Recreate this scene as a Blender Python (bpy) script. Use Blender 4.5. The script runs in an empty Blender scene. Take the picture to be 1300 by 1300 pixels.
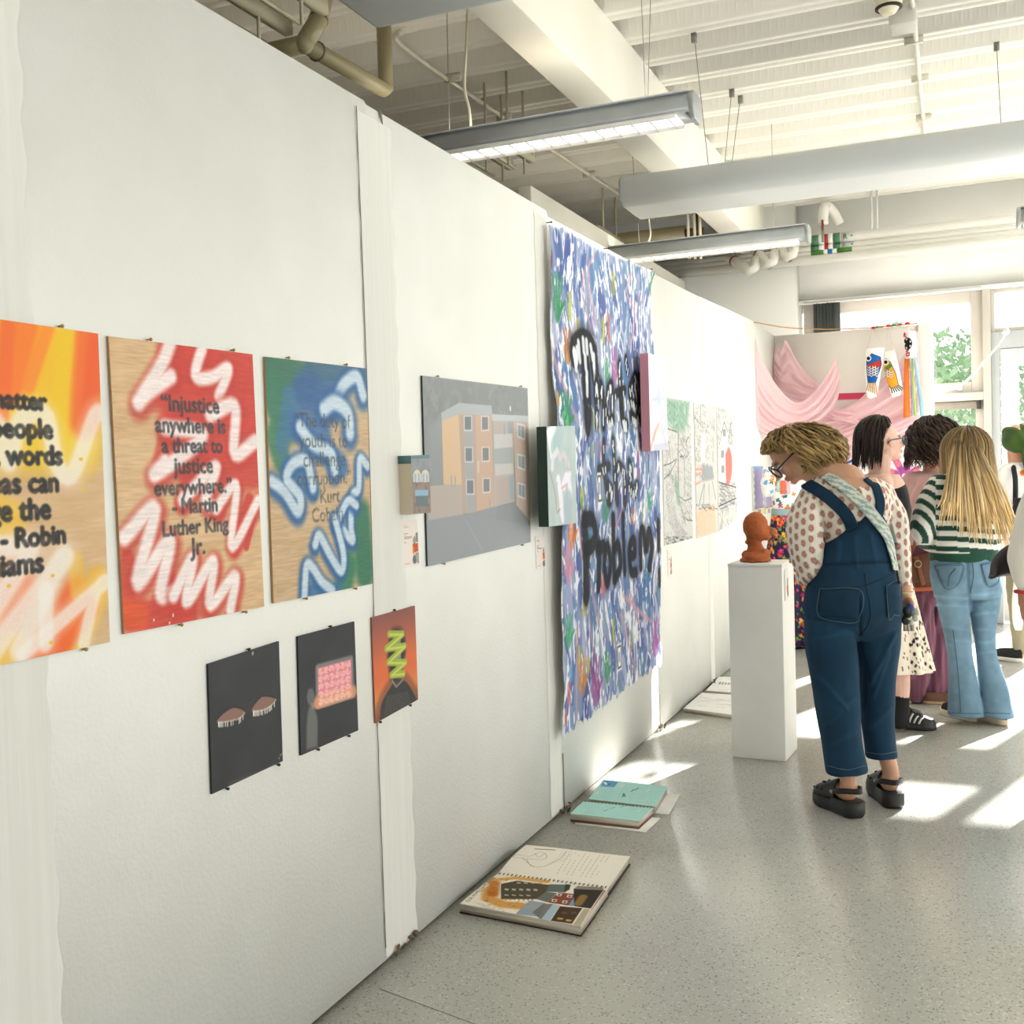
import bpy, bmesh, math, random
import numpy as np
from mathutils import Vector, Matrix
from mathutils.bvhtree import BVHTree
S = bpy.context.scene
COL = S.collection
rnd = random.Random(7)
nrg = np.random.default_rng(11)

# ---------------------------------------------------------------- camera
CAMP = np.array([1.611, 0.0, 1.430]); YAW, PIT, ROL, FPX = -0.40587, -0.034224, -0.029901, 1364.5
_f = np.array([math.sin(YAW)*math.cos(PIT), math.cos(YAW)*math.cos(PIT), math.sin(PIT)])
_r0 = np.array([math.cos(YAW), -math.sin(YAW), 0.0]); _u0 = np.cross(_r0, _f)
CR = math.cos(ROL)*_r0 + math.sin(ROL)*_u0
CU = -math.sin(ROL)*_r0 + math.cos(ROL)*_u0
cam_data = bpy.data.cameras.new('camera'); cam = bpy.data.objects.new('camera', cam_data); COL.objects.link(cam)
cam.matrix_world = Matrix(((CR[0], CU[0], -_f[0], CAMP[0]), (CR[1], CU[1], -_f[1], CAMP[1]), (CR[2], CU[2], -_f[2], CAMP[2]), (0, 0, 0, 1)))
cam_data.sensor_width = 36.0; cam_data.lens = FPX/1300*36.0
cam_data.clip_start = 0.05; cam_data.clip_end = 300
S.camera = cam

# ---------------------------------------------------------------- world, sun, window light, added fill, exposure
S.view_settings.view_transform = 'Standard'; S.view_settings.look = 'None'
S.view_settings.gamma = 1.0; S.view_settings.use_curve_mapping = False
S.view_settings.exposure = -0.06
wd = bpy.data.worlds.new('sky'); S.world = wd; wd.use_nodes = True
_n = wd.node_tree.nodes; _bg = _n['Background']
_tc = _n.new('ShaderNodeTexCoord'); _sx = _n.new('ShaderNodeSeparateXYZ'); _rp = _n.new('ShaderNodeValToRGB')
wd.node_tree.links.new(_tc.outputs['Generated'], _sx.inputs[0]); wd.node_tree.links.new(_sx.outputs['Z'], _rp.inputs[0])
_rp.color_ramp.elements[0].color = (1.0, 0.99, 0.96, 1); _rp.color_ramp.elements[1].color = (0.72, 0.85, 1.0, 1)
wd.node_tree.links.new(_rp.outputs[0], _bg.inputs[0]); _bg.inputs[1].default_value = 1.9
def light(name, typ, loc, direction, energy, color=(1, 1, 1), size=None):
    d = bpy.data.lights.new(name, typ); o = bpy.data.objects.new(name, d); COL.objects.link(o)
    o.location = loc; o.rotation_euler = Vector(direction).to_track_quat('-Z', 'Y').to_euler()
    d.energy = energy; d.color = color
    if typ == 'AREA': d.shape = 'RECTANGLE'; d.size, d.size_y = size
    return o
SUN_DX = -0.33; SUN_EL = math.radians(25.0)
_sd = Vector((SUN_DX, -1.0, 0)).normalized()*math.cos(SUN_EL) + Vector((0, 0, -math.sin(SUN_EL)))
sun = light('sun', 'SUN', (6, 18, 9), _sd, 22.0, (1.0, 0.98, 0.95)); sun.data.angle = math.radians(0.6)
# daylight entering by the back and side window walls (skylight outside the glass, facing in)
light('skylight_back_windows', 'AREA', (4.2, 10.62, 1.6), (0, -1, -0.05), 190, (0.94, 0.97, 1.0), (5.0, 2.5))
light('skylight_side_windows', 'AREA', (7.85, 3.9, 2.0), (-1, 0, -0.03), 132, (0.96, 0.98, 1.0), (6.2, 2.4))

light('front_fill_light', 'AREA', (3.6, -3.85, 1.9), (-.05, 1, -0.05), 62, (0.98, 0.985, 1.0), (6.5, 2.2))  # added fill from behind the camera; the front wall has no windows

# ---------------------------------------------------------------- pixel helpers (photograph pixels -> points on real planes)
def ray(x, y): return _f + CR*(x-650)/FPX - CU*(y-650)/FPX
def onx(x, y, X=0.0): d = ray(x, y); return CAMP + d*((X-CAMP[0])/d[0])
def ony(x, y, Y): d = ray(x, y); return CAMP + d*((Y-CAMP[1])/d[1])
def onz(x, y, Z=0.0): d = ray(x, y); return CAMP + d*((Z-CAMP[2])/d[2])
RH = np.array([math.cos(YAW), -math.sin(YAW), 0.0])      # horizontal, to the right of the view
FH = np.array([math.sin(YAW), math.cos(YAW), 0.0])       # horizontal, away from the viewer
ZH = np.array([0, 0, 1.0])
def onf(x, y, D): d = ray(x, y); return CAMP + d*(D/(d@FH))   # D metres ahead
def depth_of(p): return float((np.asarray(p)-CAMP)@FH)

# ---------------------------------------------------------------- small tools
def lin(c):
    c = np.asarray(c, float)
    return np.where(c <= 0.04045, c/12.92, ((c+0.055)/1.055)**2.4)
def rgb(h):
    if isinstance(h, str): return np.array([int(h[i:i+2], 16)/255 for i in (1, 3, 5)])
    return np.asarray(h, float)
MATS = {}
def mat(name, col='#ffffff', rough=0.6, spec=0.3, metal=0.0, bump=None, attr=None, trans=0.0, alpha=1.0, emit=None, var=None, sheen=0.0, stretch=(1, 1, 1), coat=0.0, vscale=None):
    if name in MATS: return MATS[name]
    m = bpy.data.materials.new(name); m.use_nodes = True; MATS[name] = m
    nt = m.node_tree; b = nt.nodes['Principled BSDF']; L = nt.links
    c = lin(rgb(col)); b.inputs['Base Color'].default_value = (*c, 1)
    b.inputs['Roughness'].default_value = rough; b.inputs['Specular IOR Level'].default_value = spec
    b.inputs['Metallic'].default_value = metal; b.inputs['Alpha'].default_value = alpha
    b.inputs['Transmission Weight'].default_value = trans
    b.inputs['Coat Weight'].default_value = coat
    if sheen: b.inputs['Sheen Weight'].default_value = sheen
    tc = nt.nodes.new('ShaderNodeTexCoord'); mp = nt.nodes.new('ShaderNodeMapping'); L.new(tc.outputs['Object'], mp.inputs[0])
    mp.inputs['Scale'].default_value = stretch
    if attr:
        a = nt.nodes.new('ShaderNodeVertexColor'); a.layer_name = attr; L.new(a.outputs[0], b.inputs['Base Color'])
    elif var is not None or not emit:
        c2 = lin(rgb(var)) if var is not None else c*0.9
        nz = nt.nodes.new('ShaderNodeTexNoise'); nz.inputs['Scale'].default_value = vscale or 9; nz.inputs['Detail'].default_value = 4
        rp = nt.nodes.new('ShaderNodeValToRGB'); rp.color_ramp.elements[0].position = .35; rp.color_ramp.elements[1].position = .65
        rp.color_ramp.elements[0].color = (*c2, 1); rp.color_ramp.elements[1].color = (*c, 1)
        L.new(mp.outputs[0], nz.inputs[0]); L.new(nz.outputs[0], rp.inputs[0]); L.new(rp.outputs[0], b.inputs['Base Color'])
    if bump:
        nz = nt.nodes.new('ShaderNodeTexNoise'); nz.inputs['Scale'].default_value = bump[0]; nz.inputs['Detail'].default_value = 5
        bp = nt.nodes.new('ShaderNodeBump'); bp.inputs['Strength'].default_value = bump[1]; bp.inputs['Distance'].default_value = 0.01
        L.new(mp.outputs[0], nz.inputs[0]); L.new(nz.outputs[0], bp.inputs['Height']); L.new(bp.outputs[0], b.inputs['Normal'])
    if emit:
        b.inputs['Emission Color'].default_value = (*lin(rgb(emit[0])), 1); b.inputs['Emission Strength'].default_value = emit[1]
    return m
def glass_mat(name, tint=(1, 1, 1), gloss=0.06):
    if name in MATS: return MATS[name]
    m = bpy.data.materials.new(name); m.use_nodes = True; MATS[name] = m; nt = m.node_tree
    for n in list(nt.nodes):
        if n.type != 'OUTPUT_MATERIAL': nt.nodes.remove(n)
    t = nt.nodes.new('ShaderNodeBsdfTransparent'); t.inputs[0].default_value = (*tint, 1)
    g = nt.nodes.new('ShaderNodeBsdfGlossy'); g.inputs['Roughness'].default_value = 0.02
    x = nt.nodes.new('ShaderNodeMixShader'); x.inputs[0].default_value = gloss
    nt.links.new(t.outputs[0], x.inputs[1]); nt.links.new(g.outputs[0], x.inputs[2]); nt.links.new(x.outputs[0], nt.nodes['Material Output'].inputs[0])
    return m
def wloc(o):
    v = Vector((0, 0, 0))
    while o is not None: v = v + o.location; o = o.parent
    return v
def mk(name, V, F, m, parent=None, smooth=False, colors=None, origin=None, merge=False):
    """one mesh object from world-space vertices"""
    V = np.asarray(V, float)
    if parent is not None: base = np.array(wloc(parent))
    elif origin is not None: base = np.asarray(origin, float)
    else: base = np.array([(V[:, 0].min()+V[:, 0].max())/2, (V[:, 1].min()+V[:, 1].max())/2, V[:, 2].min()])
    me = bpy.data.meshes.new(name)
    F = [tuple(int(i) for i in f) for f in F] if not isinstance(F, np.ndarray) else F
    me.vertices.add(len(V)); me.vertices.foreach_set('co', (V-base).astype(np.float32).ravel())
    if isinstance(F, np.ndarray):
        n = F.shape[1]; lt = np.full(len(F), n, np.int32); flat = F.astype(np.int32).ravel()
    else:
        lt = np.array([len(f) for f in F], np.int32); flat = np.array([i for f in F for i in f], np.int32)
    ls = np.concatenate([[0], np.cumsum(lt)[:-1]]).astype(np.int32)
    me.loops.add(len(flat)); me.loops.foreach_set('vertex_index', flat)
    me.polygons.add(len(lt)); me.polygons.foreach_set('loop_start', ls); me.polygons.foreach_set('loop_total', lt)
    me.update(calc_edges=True); me.validate()
    if colors is not None:
        at = me.color_attributes.new('paint', 'FLOAT_COLOR', 'POINT')
        c4 = np.ones((len(V), 4), np.float32); c4[:, :3] = lin(np.clip(colors, 0, 1)); at.data.foreach_set('color', c4.ravel())
    if smooth: me.polygons.foreach_set('use_smooth', np.ones(len(lt), bool))
    me.materials.append(m)
    o = bpy.data.objects.new(name, me); COL.objects.link(o)
    if parent is not None: o.parent = parent
    else: o.location = base
    return o
def thing(name, label, cat, loc, group=None):
    o = bpy.data.objects.new(name, None); COL.objects.link(o); o.location = tuple(float(v) for v in loc); o.empty_display_size = .05
    return tag(o, label, cat, group)
def tag(o, label=None, cat=None, group=None, kind=None):
    if label: o['label'] = label
    if cat: o['category'] = cat
    if group: o['group'] = group
    if kind: o['kind'] = kind
    return o
class MB:
    """collects solids into one mesh"""
    def __init__(s): s.V = []; s.F = []
    def add(s, V, F):
        n = len(s.V); s.V += [tuple(v) for v in V]; s.F += [tuple(int(i)+n for i in f) for f in F]; return s
    def box(s, lo, hi):
        x0, y0, z0 = lo; x1, y1, z1 = hi
        V = [(x0, y0, z0), (x1, y0, z0), (x1, y1, z0), (x0, y1, z0), (x0, y0, z1), (x1, y0, z1), (x1, y1, z1), (x0, y1, z1)]
        return s.add(V, [(0, 3, 2, 1), (4, 5, 6, 7), (0, 1, 5, 4), (1, 2, 6, 5), (2, 3, 7, 6), (3, 0, 4, 7)])
    def obox(s, c, ax, ay, az):
        """oriented box from its centre and three half-axis vectors"""
        c, ax, ay, az = map(np.asarray, (c, ax, ay, az)); V = []
        for k in (-1, 1):
            for i, j in ((-1, -1), (1, -1), (1, 1), (-1, 1)): V.append(c+i*ax+j*ay+k*az)
        return s.add(V, [(0, 3, 2, 1), (4, 5, 6, 7), (0, 1, 5, 4), (1, 2, 6, 5), (2, 3, 7, 6), (3, 0, 4, 7)])
    def tube(s, pts, r, n=8, cap=True):
        pts = [np.asarray(p, float) for p in pts]; rs = r if hasattr(r, '__len__') else [r]*len(pts)
        V = []; up = None
        for i, p in enumerate(pts):
            t = pts[min(i+1, len(pts)-1)]-pts[max(i-1, 0)]; t = t/(np.linalg.norm(t)+1e-9)
            if up is None:
                up = np.array([0, 0, 1.0]) if abs(t[2]) < .9 else np.array([1.0, 0, 0])
            a = np.cross(t, up); a /= np.linalg.norm(a)+1e-9; up = np.cross(a, t)
            for k in range(n):
                q = 2*math.pi*k/n; V.append(p+rs[i]*(math.cos(q)*a+math.sin(q)*up))
        F = [(i*n+k, i*n+(k+1) % n, (i+1)*n+(k+1) % n, (i+1)*n+k) for i in range(len(pts)-1) for k in range(n)]
        if cap: F += [tuple(range(n))[::-1], tuple((len(pts)-1)*n+k for k in range(n))]
        return s.add(V, F)
    def ball(s, c, r, n=10, axes=None):
        c = np.asarray(c, float); r = np.asarray(r if hasattr(r, '__len__') else (r, r, r), float); V = []; m = n//2+1
        A = np.eye(3) if axes is None else np.asarray(axes)
        for i in range(1, m):
            ph = math.pi*i/m
            for k in range(n):
                th = 2*math.pi*k/n; V.append(c+(r*np.array([math.sin(ph)*math.cos(th), math.sin(ph)*math.sin(th), math.cos(ph)]))@A)
        V += [c+np.array([0, 0, r[2]])@A, c-np.array([0, 0, r[2]])@A]; t = len(V)-2
        F = [(i*n+k, (i+1)*n+k, (i+1)*n+(k+1) % n, i*n+(k+1) % n) for i in range(m-2) for k in range(n)]
        F += [(t, k, (k+1) % n) for k in range(n)] + [(t+1, (m-2)*n+(k+1) % n, (m-2)*n+k) for k in range(n)]
        return s.add(V, F)
    def prism(s, poly, d):
        """polygon of points pushed along vector d"""
        poly = [np.asarray(p, float) for p in poly]; d = np.asarray(d, float); n = len(poly)
        return s.add(poly+[p+d for p in poly], [tuple(range(n))[::-1], tuple(range(n, 2*n))]+[(i, (i+1) % n, n+(i+1) % n, n+i) for i in range(n)])
    def build(s, name, m, parent=None, smooth=False, bev=0.0, origin=None, angle=None):
        o = mk(name, np.array(s.V), s.F, m, parent, smooth, origin=origin)
        if bev:
            md = o.modifiers.new('bevel', 'BEVEL'); md.width = bev; md.segments = 2; md.limit_method = 'ANGLE'
        return o
def smooth_pts(P, n):
    """Catmull-Rom resampling of a list of vectors (rows) to n rows"""
    P = np.asarray(P, float); k = len(P)
    if k < 3:
        t = np.linspace(0, k-1, n)[:, None]; return P[0]+(P[-1]-P[0])*t/(k-1)
    Q = np.vstack([2*P[0]-P[1], P, 2*P[-1]-P[-2]]); out = []
    for t in np.linspace(0, k-1-1e-9, n):
        i = int(t); u = t-i; a, b, c, d = Q[i], Q[i+1], Q[i+2], Q[i+3]
        out.append(.5*((2*b)+(-a+c)*u+(2*a-5*b+4*c-d)*u*u+(-a+3*b-3*c+d)*u**3))
    return np.array(out)
def vnoise(P, scale, seed=0):
    """smooth value noise on points, -1..1"""
    P = np.asarray(P, float)*scale+seed*17.13; I = np.floor(P).astype(np.int64); f = P-I; f = f*f*(3-2*f); r = 0
    for dx in (0, 1):
        for dy in (0, 1):
            for dz in (0, 1):
                h = ((I[..., 0]+dx)*73856093) ^ ((I[..., 1]+dy)*19349663) ^ ((I[..., 2]+dz)*83492791)
                h = (h*2654435761) % 4294967296; h = (h ^ (h >> 15))*2246822519 % 4294967296
                v = ((h ^ (h >> 13)) % 65536)/32767.5-1
                r = r+v*np.where(dx, f[..., 0], 1-f[..., 0])*np.where(dy, f[..., 1], 1-f[..., 1])*np.where(dz, f[..., 2], 1-f[..., 2])
    return r
# ================================================================ the setting
HW = 2.525
YB = 10.30; ZC = 3.80; YP = 9.79
def wall_mat():
    m = mat('white_wall_paint', '#efefe9', .62, .25, bump=(95, .13), var='#eaeae3', vscale=3)
    return m
M_WALL = wall_mat()
M_WHITE = mat('white_ceiling_paint', '#f0ede2', .55, .3, var='#ebe7da', vscale=2)
M_SMOOTHW = mat('smooth_white_paint', '#efefea', .45, .35, var='#eae9e2', vscale=2)
def struct(o): o['kind'] = 'structure'; return o
# floor: speckled grey vinyl, waxed
def floor_mat():
    m = bpy.data.materials.new('speckled_vinyl_floor'); m.use_nodes = True; nt = m.node_tree; L = nt.links; b = nt.nodes['Principled BSDF']
    tc = nt.nodes.new('ShaderNodeTexCoord')
    def vor(sc, lo, hi, c0, c1):
        v = nt.nodes.new('ShaderNodeTexVoronoi'); v.inputs['Scale'].default_value = sc; L.new(tc.outputs['Object'], v.inputs['Vector'])
        r = nt.nodes.new('ShaderNodeValToRGB'); r.color_ramp.interpolation = 'CONSTANT'
        s = nt.nodes.new('ShaderNodeSeparateColor'); L.new(v.outputs['Color'], s.inputs[0]); L.new(s.outputs[0], r.inputs[0])
        e = r.color_ramp.elements; e[0].color = (*c0, 1); e[1].position = lo; e[1].color = (*c1, 1)
        x = e.new(hi); x.color = (*c0, 1)
        return r.outputs[0]
    n = nt.nodes.new('ShaderNodeTexNoise'); n.inputs['Scale'].default_value = 1.6; n.inputs['Detail'].default_value = 6; L.new(tc.outputs['Object'], n.inputs[0])
    rb = nt.nodes.new('ShaderNodeValToRGB'); L.new(n.outputs[0], rb.inputs[0])
    rb.color_ramp.elements[0].color = (*lin(rgb('#bcbcb3')), 1); rb.color_ramp.elements[1].color = (*lin(rgb('#cbcac1')), 1)
    def mixc(fac, a, c, mode='MIX'):
        x = nt.nodes.new('ShaderNodeMix'); x.data_type = 'RGBA'; x.blend_type = mode
        if isinstance(fac, float): x.inputs[0].default_value = fac
        else: L.new(fac, x.inputs[0])
        L.new(a, x.inputs[6])
        if isinstance(c, tuple): x.inputs[7].default_value = c
        else: L.new(c, x.inputs[7])
        return x.outputs[2]
    dark = vor(210, .12, .18, (0, 0, 0), (1, 1, 1)); lite = vor(180, .5, .56, (0, 0, 0), (1, 1, 1))
    c = mixc(dark, rb.outputs[0], (*lin(rgb('#98988e')), 1)); c = mixc(lite, c, (*lin(rgb('#d6d5cb')), 1))
    L.new(c, b.inputs['Base Color'])
    n2 = nt.nodes.new('ShaderNodeTexNoise'); n2.inputs['Scale'].default_value = 3.5; n2.inputs['Detail'].default_value = 5; L.new(tc.outputs['Object'], n2.inputs[0])
    mr = nt.nodes.new('ShaderNodeMapRange'); mr.inputs['To Min'].default_value = .16; mr.inputs['To Max'].default_value = .30; L.new(n2.outputs[0], mr.inputs[0]); L.new(mr.outputs[0], b.inputs['Roughness'])
    b.inputs['Specular IOR Level'].default_value = .55
    return m
struct(MB().box((-4, -4, -.1), (8, 10.36, 0)).build('floor', floor_mat()))
# the long white board partition on the left; its top dips from board to board
PW = 1.397; Y0 = 2.794
tops = [(-4, 2.53), (2.75, 2.53), (2.76, 2.522), (4.20, 2.522), (4.22, 2.500), (5.55, 2.518), (5.58, 2.515), (6.9, 2.545), (6.95, 2.55), (8.8, 2.612), (9.79, 2.60)]
V = []; F = []
for y, z in tops: V += [(0, y, .012), (0, y, z), (-.07, y, z), (-.07, y, .012)]
for i in range(len(tops)-1):
    a = 4*i
    for k in range(4): F.append((a+k, a+(k+1) % 4, a+4+(k+1) % 4, a+4+k))
F += [(0, 3, 2, 1), (a+4, a+5, a+6, a+7)]
wl = struct(mk('wall_left', V, F, M_WALL))
# filler strips brushed over the joints, and the cracks beside them
M_TAPE = mat('brushed_filler', '#e0dfd8', .58, .25, bump=(60, .22), stretch=(1, 1, .03), var='#dcdbd3', vscale=40)
M_CRACK = mat('crack_brown', '#8f8470', .8, .1)
for k, (ya, yb) in enumerate(((1.20, 1.505), (2.705, 2.90), (4.06, 4.20), (5.57, 5.72), (7.0, 7.12))):
    nn = 60; V = []; F = []
    for i in range(nn+1):
        z = .02+(2.49-.02)*i/nn
        j = .004*math.sin(i*1.7+k)
        for q, x in ((ya+j, .0012), (ya+.012+j, .0030), (ya+(yb-ya)*.3, .0026), (ya+(yb-ya)*.45+j, .0034), ((ya*.35+yb*.65), .0026), (yb-.015-j, .0026), (yb+j*1.5, .0008)): V.append((x, q, z))
    for i in range(nn):
        for q in range(6): F.append((7*i+q, 7*i+q+1, 7*i+8+q, 7*i+7+q))
    struct(mk('trim_%d' % (k+1), V, F, M_TAPE, smooth=True))
mb = MB()
for (y, z0, z1, w) in ((2.703, .05, 2.50, .0022), (4.212, .0, .25, .004), (5.73, 0, .2, .002)):
    zz = np.linspace(z0, z1, 24); pts = [(.0035, y+.004*math.sin(3*z+y), z) for z in zz]; mb.tube(pts, w*.55, 5)
mb.prism([onx(480, 139, .003), onx(484, 143, .003), onx(485, 158, .003)], (.003, 0, 0))
struct(mb.build('trim_6', M_CRACK))
m = MB(); sa, sb = onz(491, 1259), onz(599, 1299); dd = (sb-sa)/np.linalg.norm(sb-sa); nn_ = np.array([-dd[1], dd[0], 0])*.0014
e0, e1 = sa-dd*.03, sb+dd*1.2; m.add([e0-nn_+[0, 0, .0006], e1-nn_+[0, 0, .0006], e1+nn_+[0, 0, .0006], e0+nn_+[0, 0, .0006]], [(0, 1, 2, 3)]); struct(m.build('trim_13', mat('floor_weld', '#6f6e66', .6)))
m = MB(); g_ = np.random.default_rng(2)
for yy in (2.78, 2.84, 4.20, 4.24, 5.69, 5.74, 6.98, 7.05):
    for k in range(5): m.ball((.006+g_.uniform(0, .02), yy+g_.normal(0, .03), .006+g_.uniform(0, .03)), (g_.uniform(.003, .008), g_.uniform(.005, .014), g_.uniform(.003, .010)), 6)
struct(m.build('trim_14', mat('broken_board_edge', '#6e5f4c', .9, .1)))
# lower display wall across the end, with its pale end post
struct(MB().box((0, YP, .01), (1.20, YP+.06, 2.60)).build('wall_display', mat('display_wall_paint', '#f3ece6', .6, .25, bump=(90, .15), var='#efe7e1', vscale=2)))
struct(MB().box((1.20, YP-.02, 0), (1.315, YP+.09, 2.605)).build('trim_7', M_SMOOTHW, bev=.004))
# window wall
W = MB()
W.box((-4, YB, 2.93), (8, YB+.25, 4.1)); W.box((-4, YB, 0), (.17, YB+.25, 2.93)); W.box((.17, YB, 0), (1.71, YB+.25, .55))
W.box((3.42, YB, 0), (8, YB+.25, .12)); W.box((7.7, YB, 0), (8, YB+.25, 2.93))
struct(W.build('wall_back', M_SMOOTHW))
struct(MB().box((-4, 10.02, 0), (.155, YB, 3.8)).build('wall_back_pier', M_SMOOTHW))
M_FRAME = mat('grey_white_window_frame', '#c6c0b6', .4, .4, var='#c1bab0', vscale=3)
M_GLASS = glass_mat('window_glass')
def win(n, x0, x1, z0, z1, fw, rails=(), mull=()):
    y0, y1 = YB+.03, YB+.10; m = MB()
    m.box((x0, y0, z0), (x0+fw, y1, z1)); m.box((x1-fw, y0, z0), (x1, y1, z1)); m.box((x0+fw, y0, z1-fw), (x1-fw, y1, z1)); m.box((x0+fw, y0, z0), (x1-fw, y1, z0+fw))
    for z in rails: m.box((x0+fw, y0, z-.03), (x1-fw, y1, z+.03))
    for x in mull: m.box((x-.03, y0, z0+fw), (x+.03, y1, z1-fw))
    o = struct(m.build('window_%d' % n, M_FRAME, bev=.005))
    mk('glass_pane', [(x0+fw, YB+.065, z0+fw), (x1-fw, YB+.065, z0+fw), (x1-fw, YB+.065, z1-fw), (x0+fw, YB+.065, z1-fw)], [(0, 1, 2, 3)], M_GLASS, o)
    return o
w1 = win(1, .18, 1.71, 2.03, 2.925, .10)
MB().box((1.44, YB-.02, 2.065), (1.53, YB+.03, 2.10)).box((1.50, YB-.05, 2.06), (1.535, YB+.02, 2.11)).build('window_handle', mat('white_plastic', '#efefec', .35, .45), w1)
w2 = win(2, .18, 1.71, .55, 1.97, .07)
MB().box((.25, YB-.01, 1.895), (1.65, YB+.03, 1.955)).build('trickle_vent', mat('vent_brown_grey', '#a89e90', .5, .3, bump=(300, .6), stretch=(1, 1, .01)), w2)
MB().box((1.65, YB-.015, 1.89), (1.685, YB+.03, 1.96)).build('vent_cap', mat('dark_vent_end', '#3b3a38', .5), w2)
struct(MB().box((1.705, YB-.03, 0), (1.768, YB+.12, 2.925)).box((.17, YB-.02, 1.965), (1.706, YB+.10, 2.035)).build('trim_8', M_FRAME, bev=.004))
struct(MB().box((.15, YB-.06, 2.925), (7.7, YB+.12, 2.955)).build('trim_9', M_SMOOTHW, bev=.003))
win(3, 1.77, 3.40, 2.55, 2.925, .035)
# grey double-glazed door under the transom
d = MB(); gz = mat('grey_door_paint', '#b9bcbf', .4, .4, var='#b4b7ba', vscale=4)
d.box((1.77, YB+.0, 0), (1.84, YB+.10, 2.55)); d.box((3.33, YB, 0), (3.40, YB+.10, 2.55)); d.box((1.84, YB, 2.40), (3.33, YB+.10, 2.55))
dr = struct(d.build('door_1', gz, bev=.004))
d = MB(); d.box((1.845, YB-.01, .03), (1.985, YB+.08, 2.395)); d.box((3.18, YB-.01, .03), (3.325, YB+.08, 2.395)); d.box((1.985, YB-.01, 2.255), (3.18, YB+.08, 2.395)); d.box((1.985, YB-.01, .03), (3.18, YB+.08, .22))
d.build('door_leaf', mat('pale_door_paint', '#dcdbd6', .4, .4, var='#d6d5cf', vscale=4), dr, bev=.004)
mk('glass_pane', [(1.985, YB+.04, .22), (3.18, YB+.04, .22), (3.18, YB+.04, 2.255), (1.985, YB+.04, 2.255)], [(0, 1, 2, 3)], M_GLASS, dr)
win(4, 3.42, 7.7, .12, 2.925, .05, rails=(1.98,), mull=(4.85, 6.28))
# rest of the room
struct(MB().box((8, -4, 0), (8.25, 10.55, .75)).box((8, -4, 3.25), (8.25, 10.55, 4.1)).box((8, 7.0, .75), (8.25, 10.55, 3.25)).box((8, -4, .75), (8.25, -1.8, 3.25)).build('wall_right', M_SMOOTHW))
struct(MB().box((-4.2, -4.2, 0), (8.25, -4, 4.1)).build('wall_front', M_SMOOTHW))
struct(MB().box((-2.75, -4, 0), (-2.6, 10.02, 3.8)).build('wall_far_left', mat('dull_wall', '#857a62', .6, .2)))
# profiled steel deck
def deck_mat():
    m = mat('cream_steel_deck', '#eeebe2', .5, .35, var='#eae6dc', vscale=2)
    nt = m.node_tree; L = nt.links; b = nt.nodes['Principled BSDF']; tc = nt.nodes.new('ShaderNodeTexCoord'); s = nt.nodes.new('ShaderNodeSeparateXYZ'); L.new(tc.outputs['Object'], s.inputs[0])
    def mth(op, a, c=None):
        n = nt.nodes.new('ShaderNodeMath'); n.operation = op
        for i, v in enumerate((a, c)):
            if v is None: continue
            if isinstance(v, (int, float)): n.inputs[i].default_value = v
            else: L.new(v, n.inputs[i])
        return n.outputs[0]
    sx = mth('SINE', mth('MULTIPLY', s.outputs[0], 140.0)); sy = mth('SINE', mth('MULTIPLY', s.outputs[1], 17.7*4.5))
    h = mth('POWER', mth('MAXIMUM', mth('MULTIPLY', sx, sy), 0.0), 2.5)
    bp = nt.nodes.new('ShaderNodeBump'); bp.inputs['Strength'].default_value = .22; bp.inputs['Distance'].default_value = .006; L.new(h, bp.inputs['Height']); L.new(bp.outputs[0], b.inputs['Normal'])
    return m
prof = []
y = 5.514-.355*27
while y < 10.5:
    f0 = y-.122
    prof += [(f0-.04, ZC+.115), (f0, ZC), (f0+.045, ZC), (f0+.050, ZC+.006), (f0+.072, ZC+.006), (f0+.077, ZC), (f0+.122, ZC), (f0+.162, ZC+.115)]
    y += .355
V = []; F = []
for (yy, z) in prof: V += [(-4, yy, z), (8, yy, z), (-4, yy, z+.02 if z > ZC+.1 else ZC+.16), (8, yy, ZC+.16)]
V = [(a, b, c) if i % 4 < 2 else (a, b, ZC+.16) for i, (a, b, c) in enumerate(V)]
for i in range(len(prof)-1):
    a = 4*i; F += [(a, a+4, a+5, a+1), (a+2, a+3, a+7, a+6)]
struct(mk('ceiling', V, F, deck_mat()))
# boxed-in beam and things of the building behind the partition
struct(MB().box((-.31, -4, 3.39), (-.11, YB, ZC+.01)).build('trim_10', M_WHITE, bev=.006))
struct(MB().box((-.936, 6.17, .0), (-.85, 10.0, 3.2)).build('wall_behind', M_WHITE, bev=.006))
# ================================================================ painter: pictures are worked out on a fine grid of points
_glyph = {}
def text_tris(s):
    if s in _glyph: return _glyph[s]
    c = bpy.data.curves.new('t', 'FONT'); c.body = s; c.size = 1.0; c.resolution_u = 3
    o = bpy.data.objects.new('t', c); COL.objects.link(o); dg = bpy.context.evaluated_depsgraph_get(); dg.update()
    ev = o.evaluated_get(dg); me = ev.to_mesh(); me.calc_loop_triangles()
    P = np.array([v.co[:2] for v in me.vertices]); T = np.array([t.vertices[:] for t in me.loop_triangles])
    ev.to_mesh_clear(); bpy.data.objects.remove(o); bpy.data.curves.remove(c)
    _glyph[s] = (P, T); return P, T
def blur(a, n=1):
    for _ in range(n):
        p = np.pad(a, 1, mode='edge'); a = (p[:-2, 1:-1]+p[2:, 1:-1]+p[1:-1, :-2]+p[1:-1, 2:]+2*p[1:-1, 1:-1])/6
    return a
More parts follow.
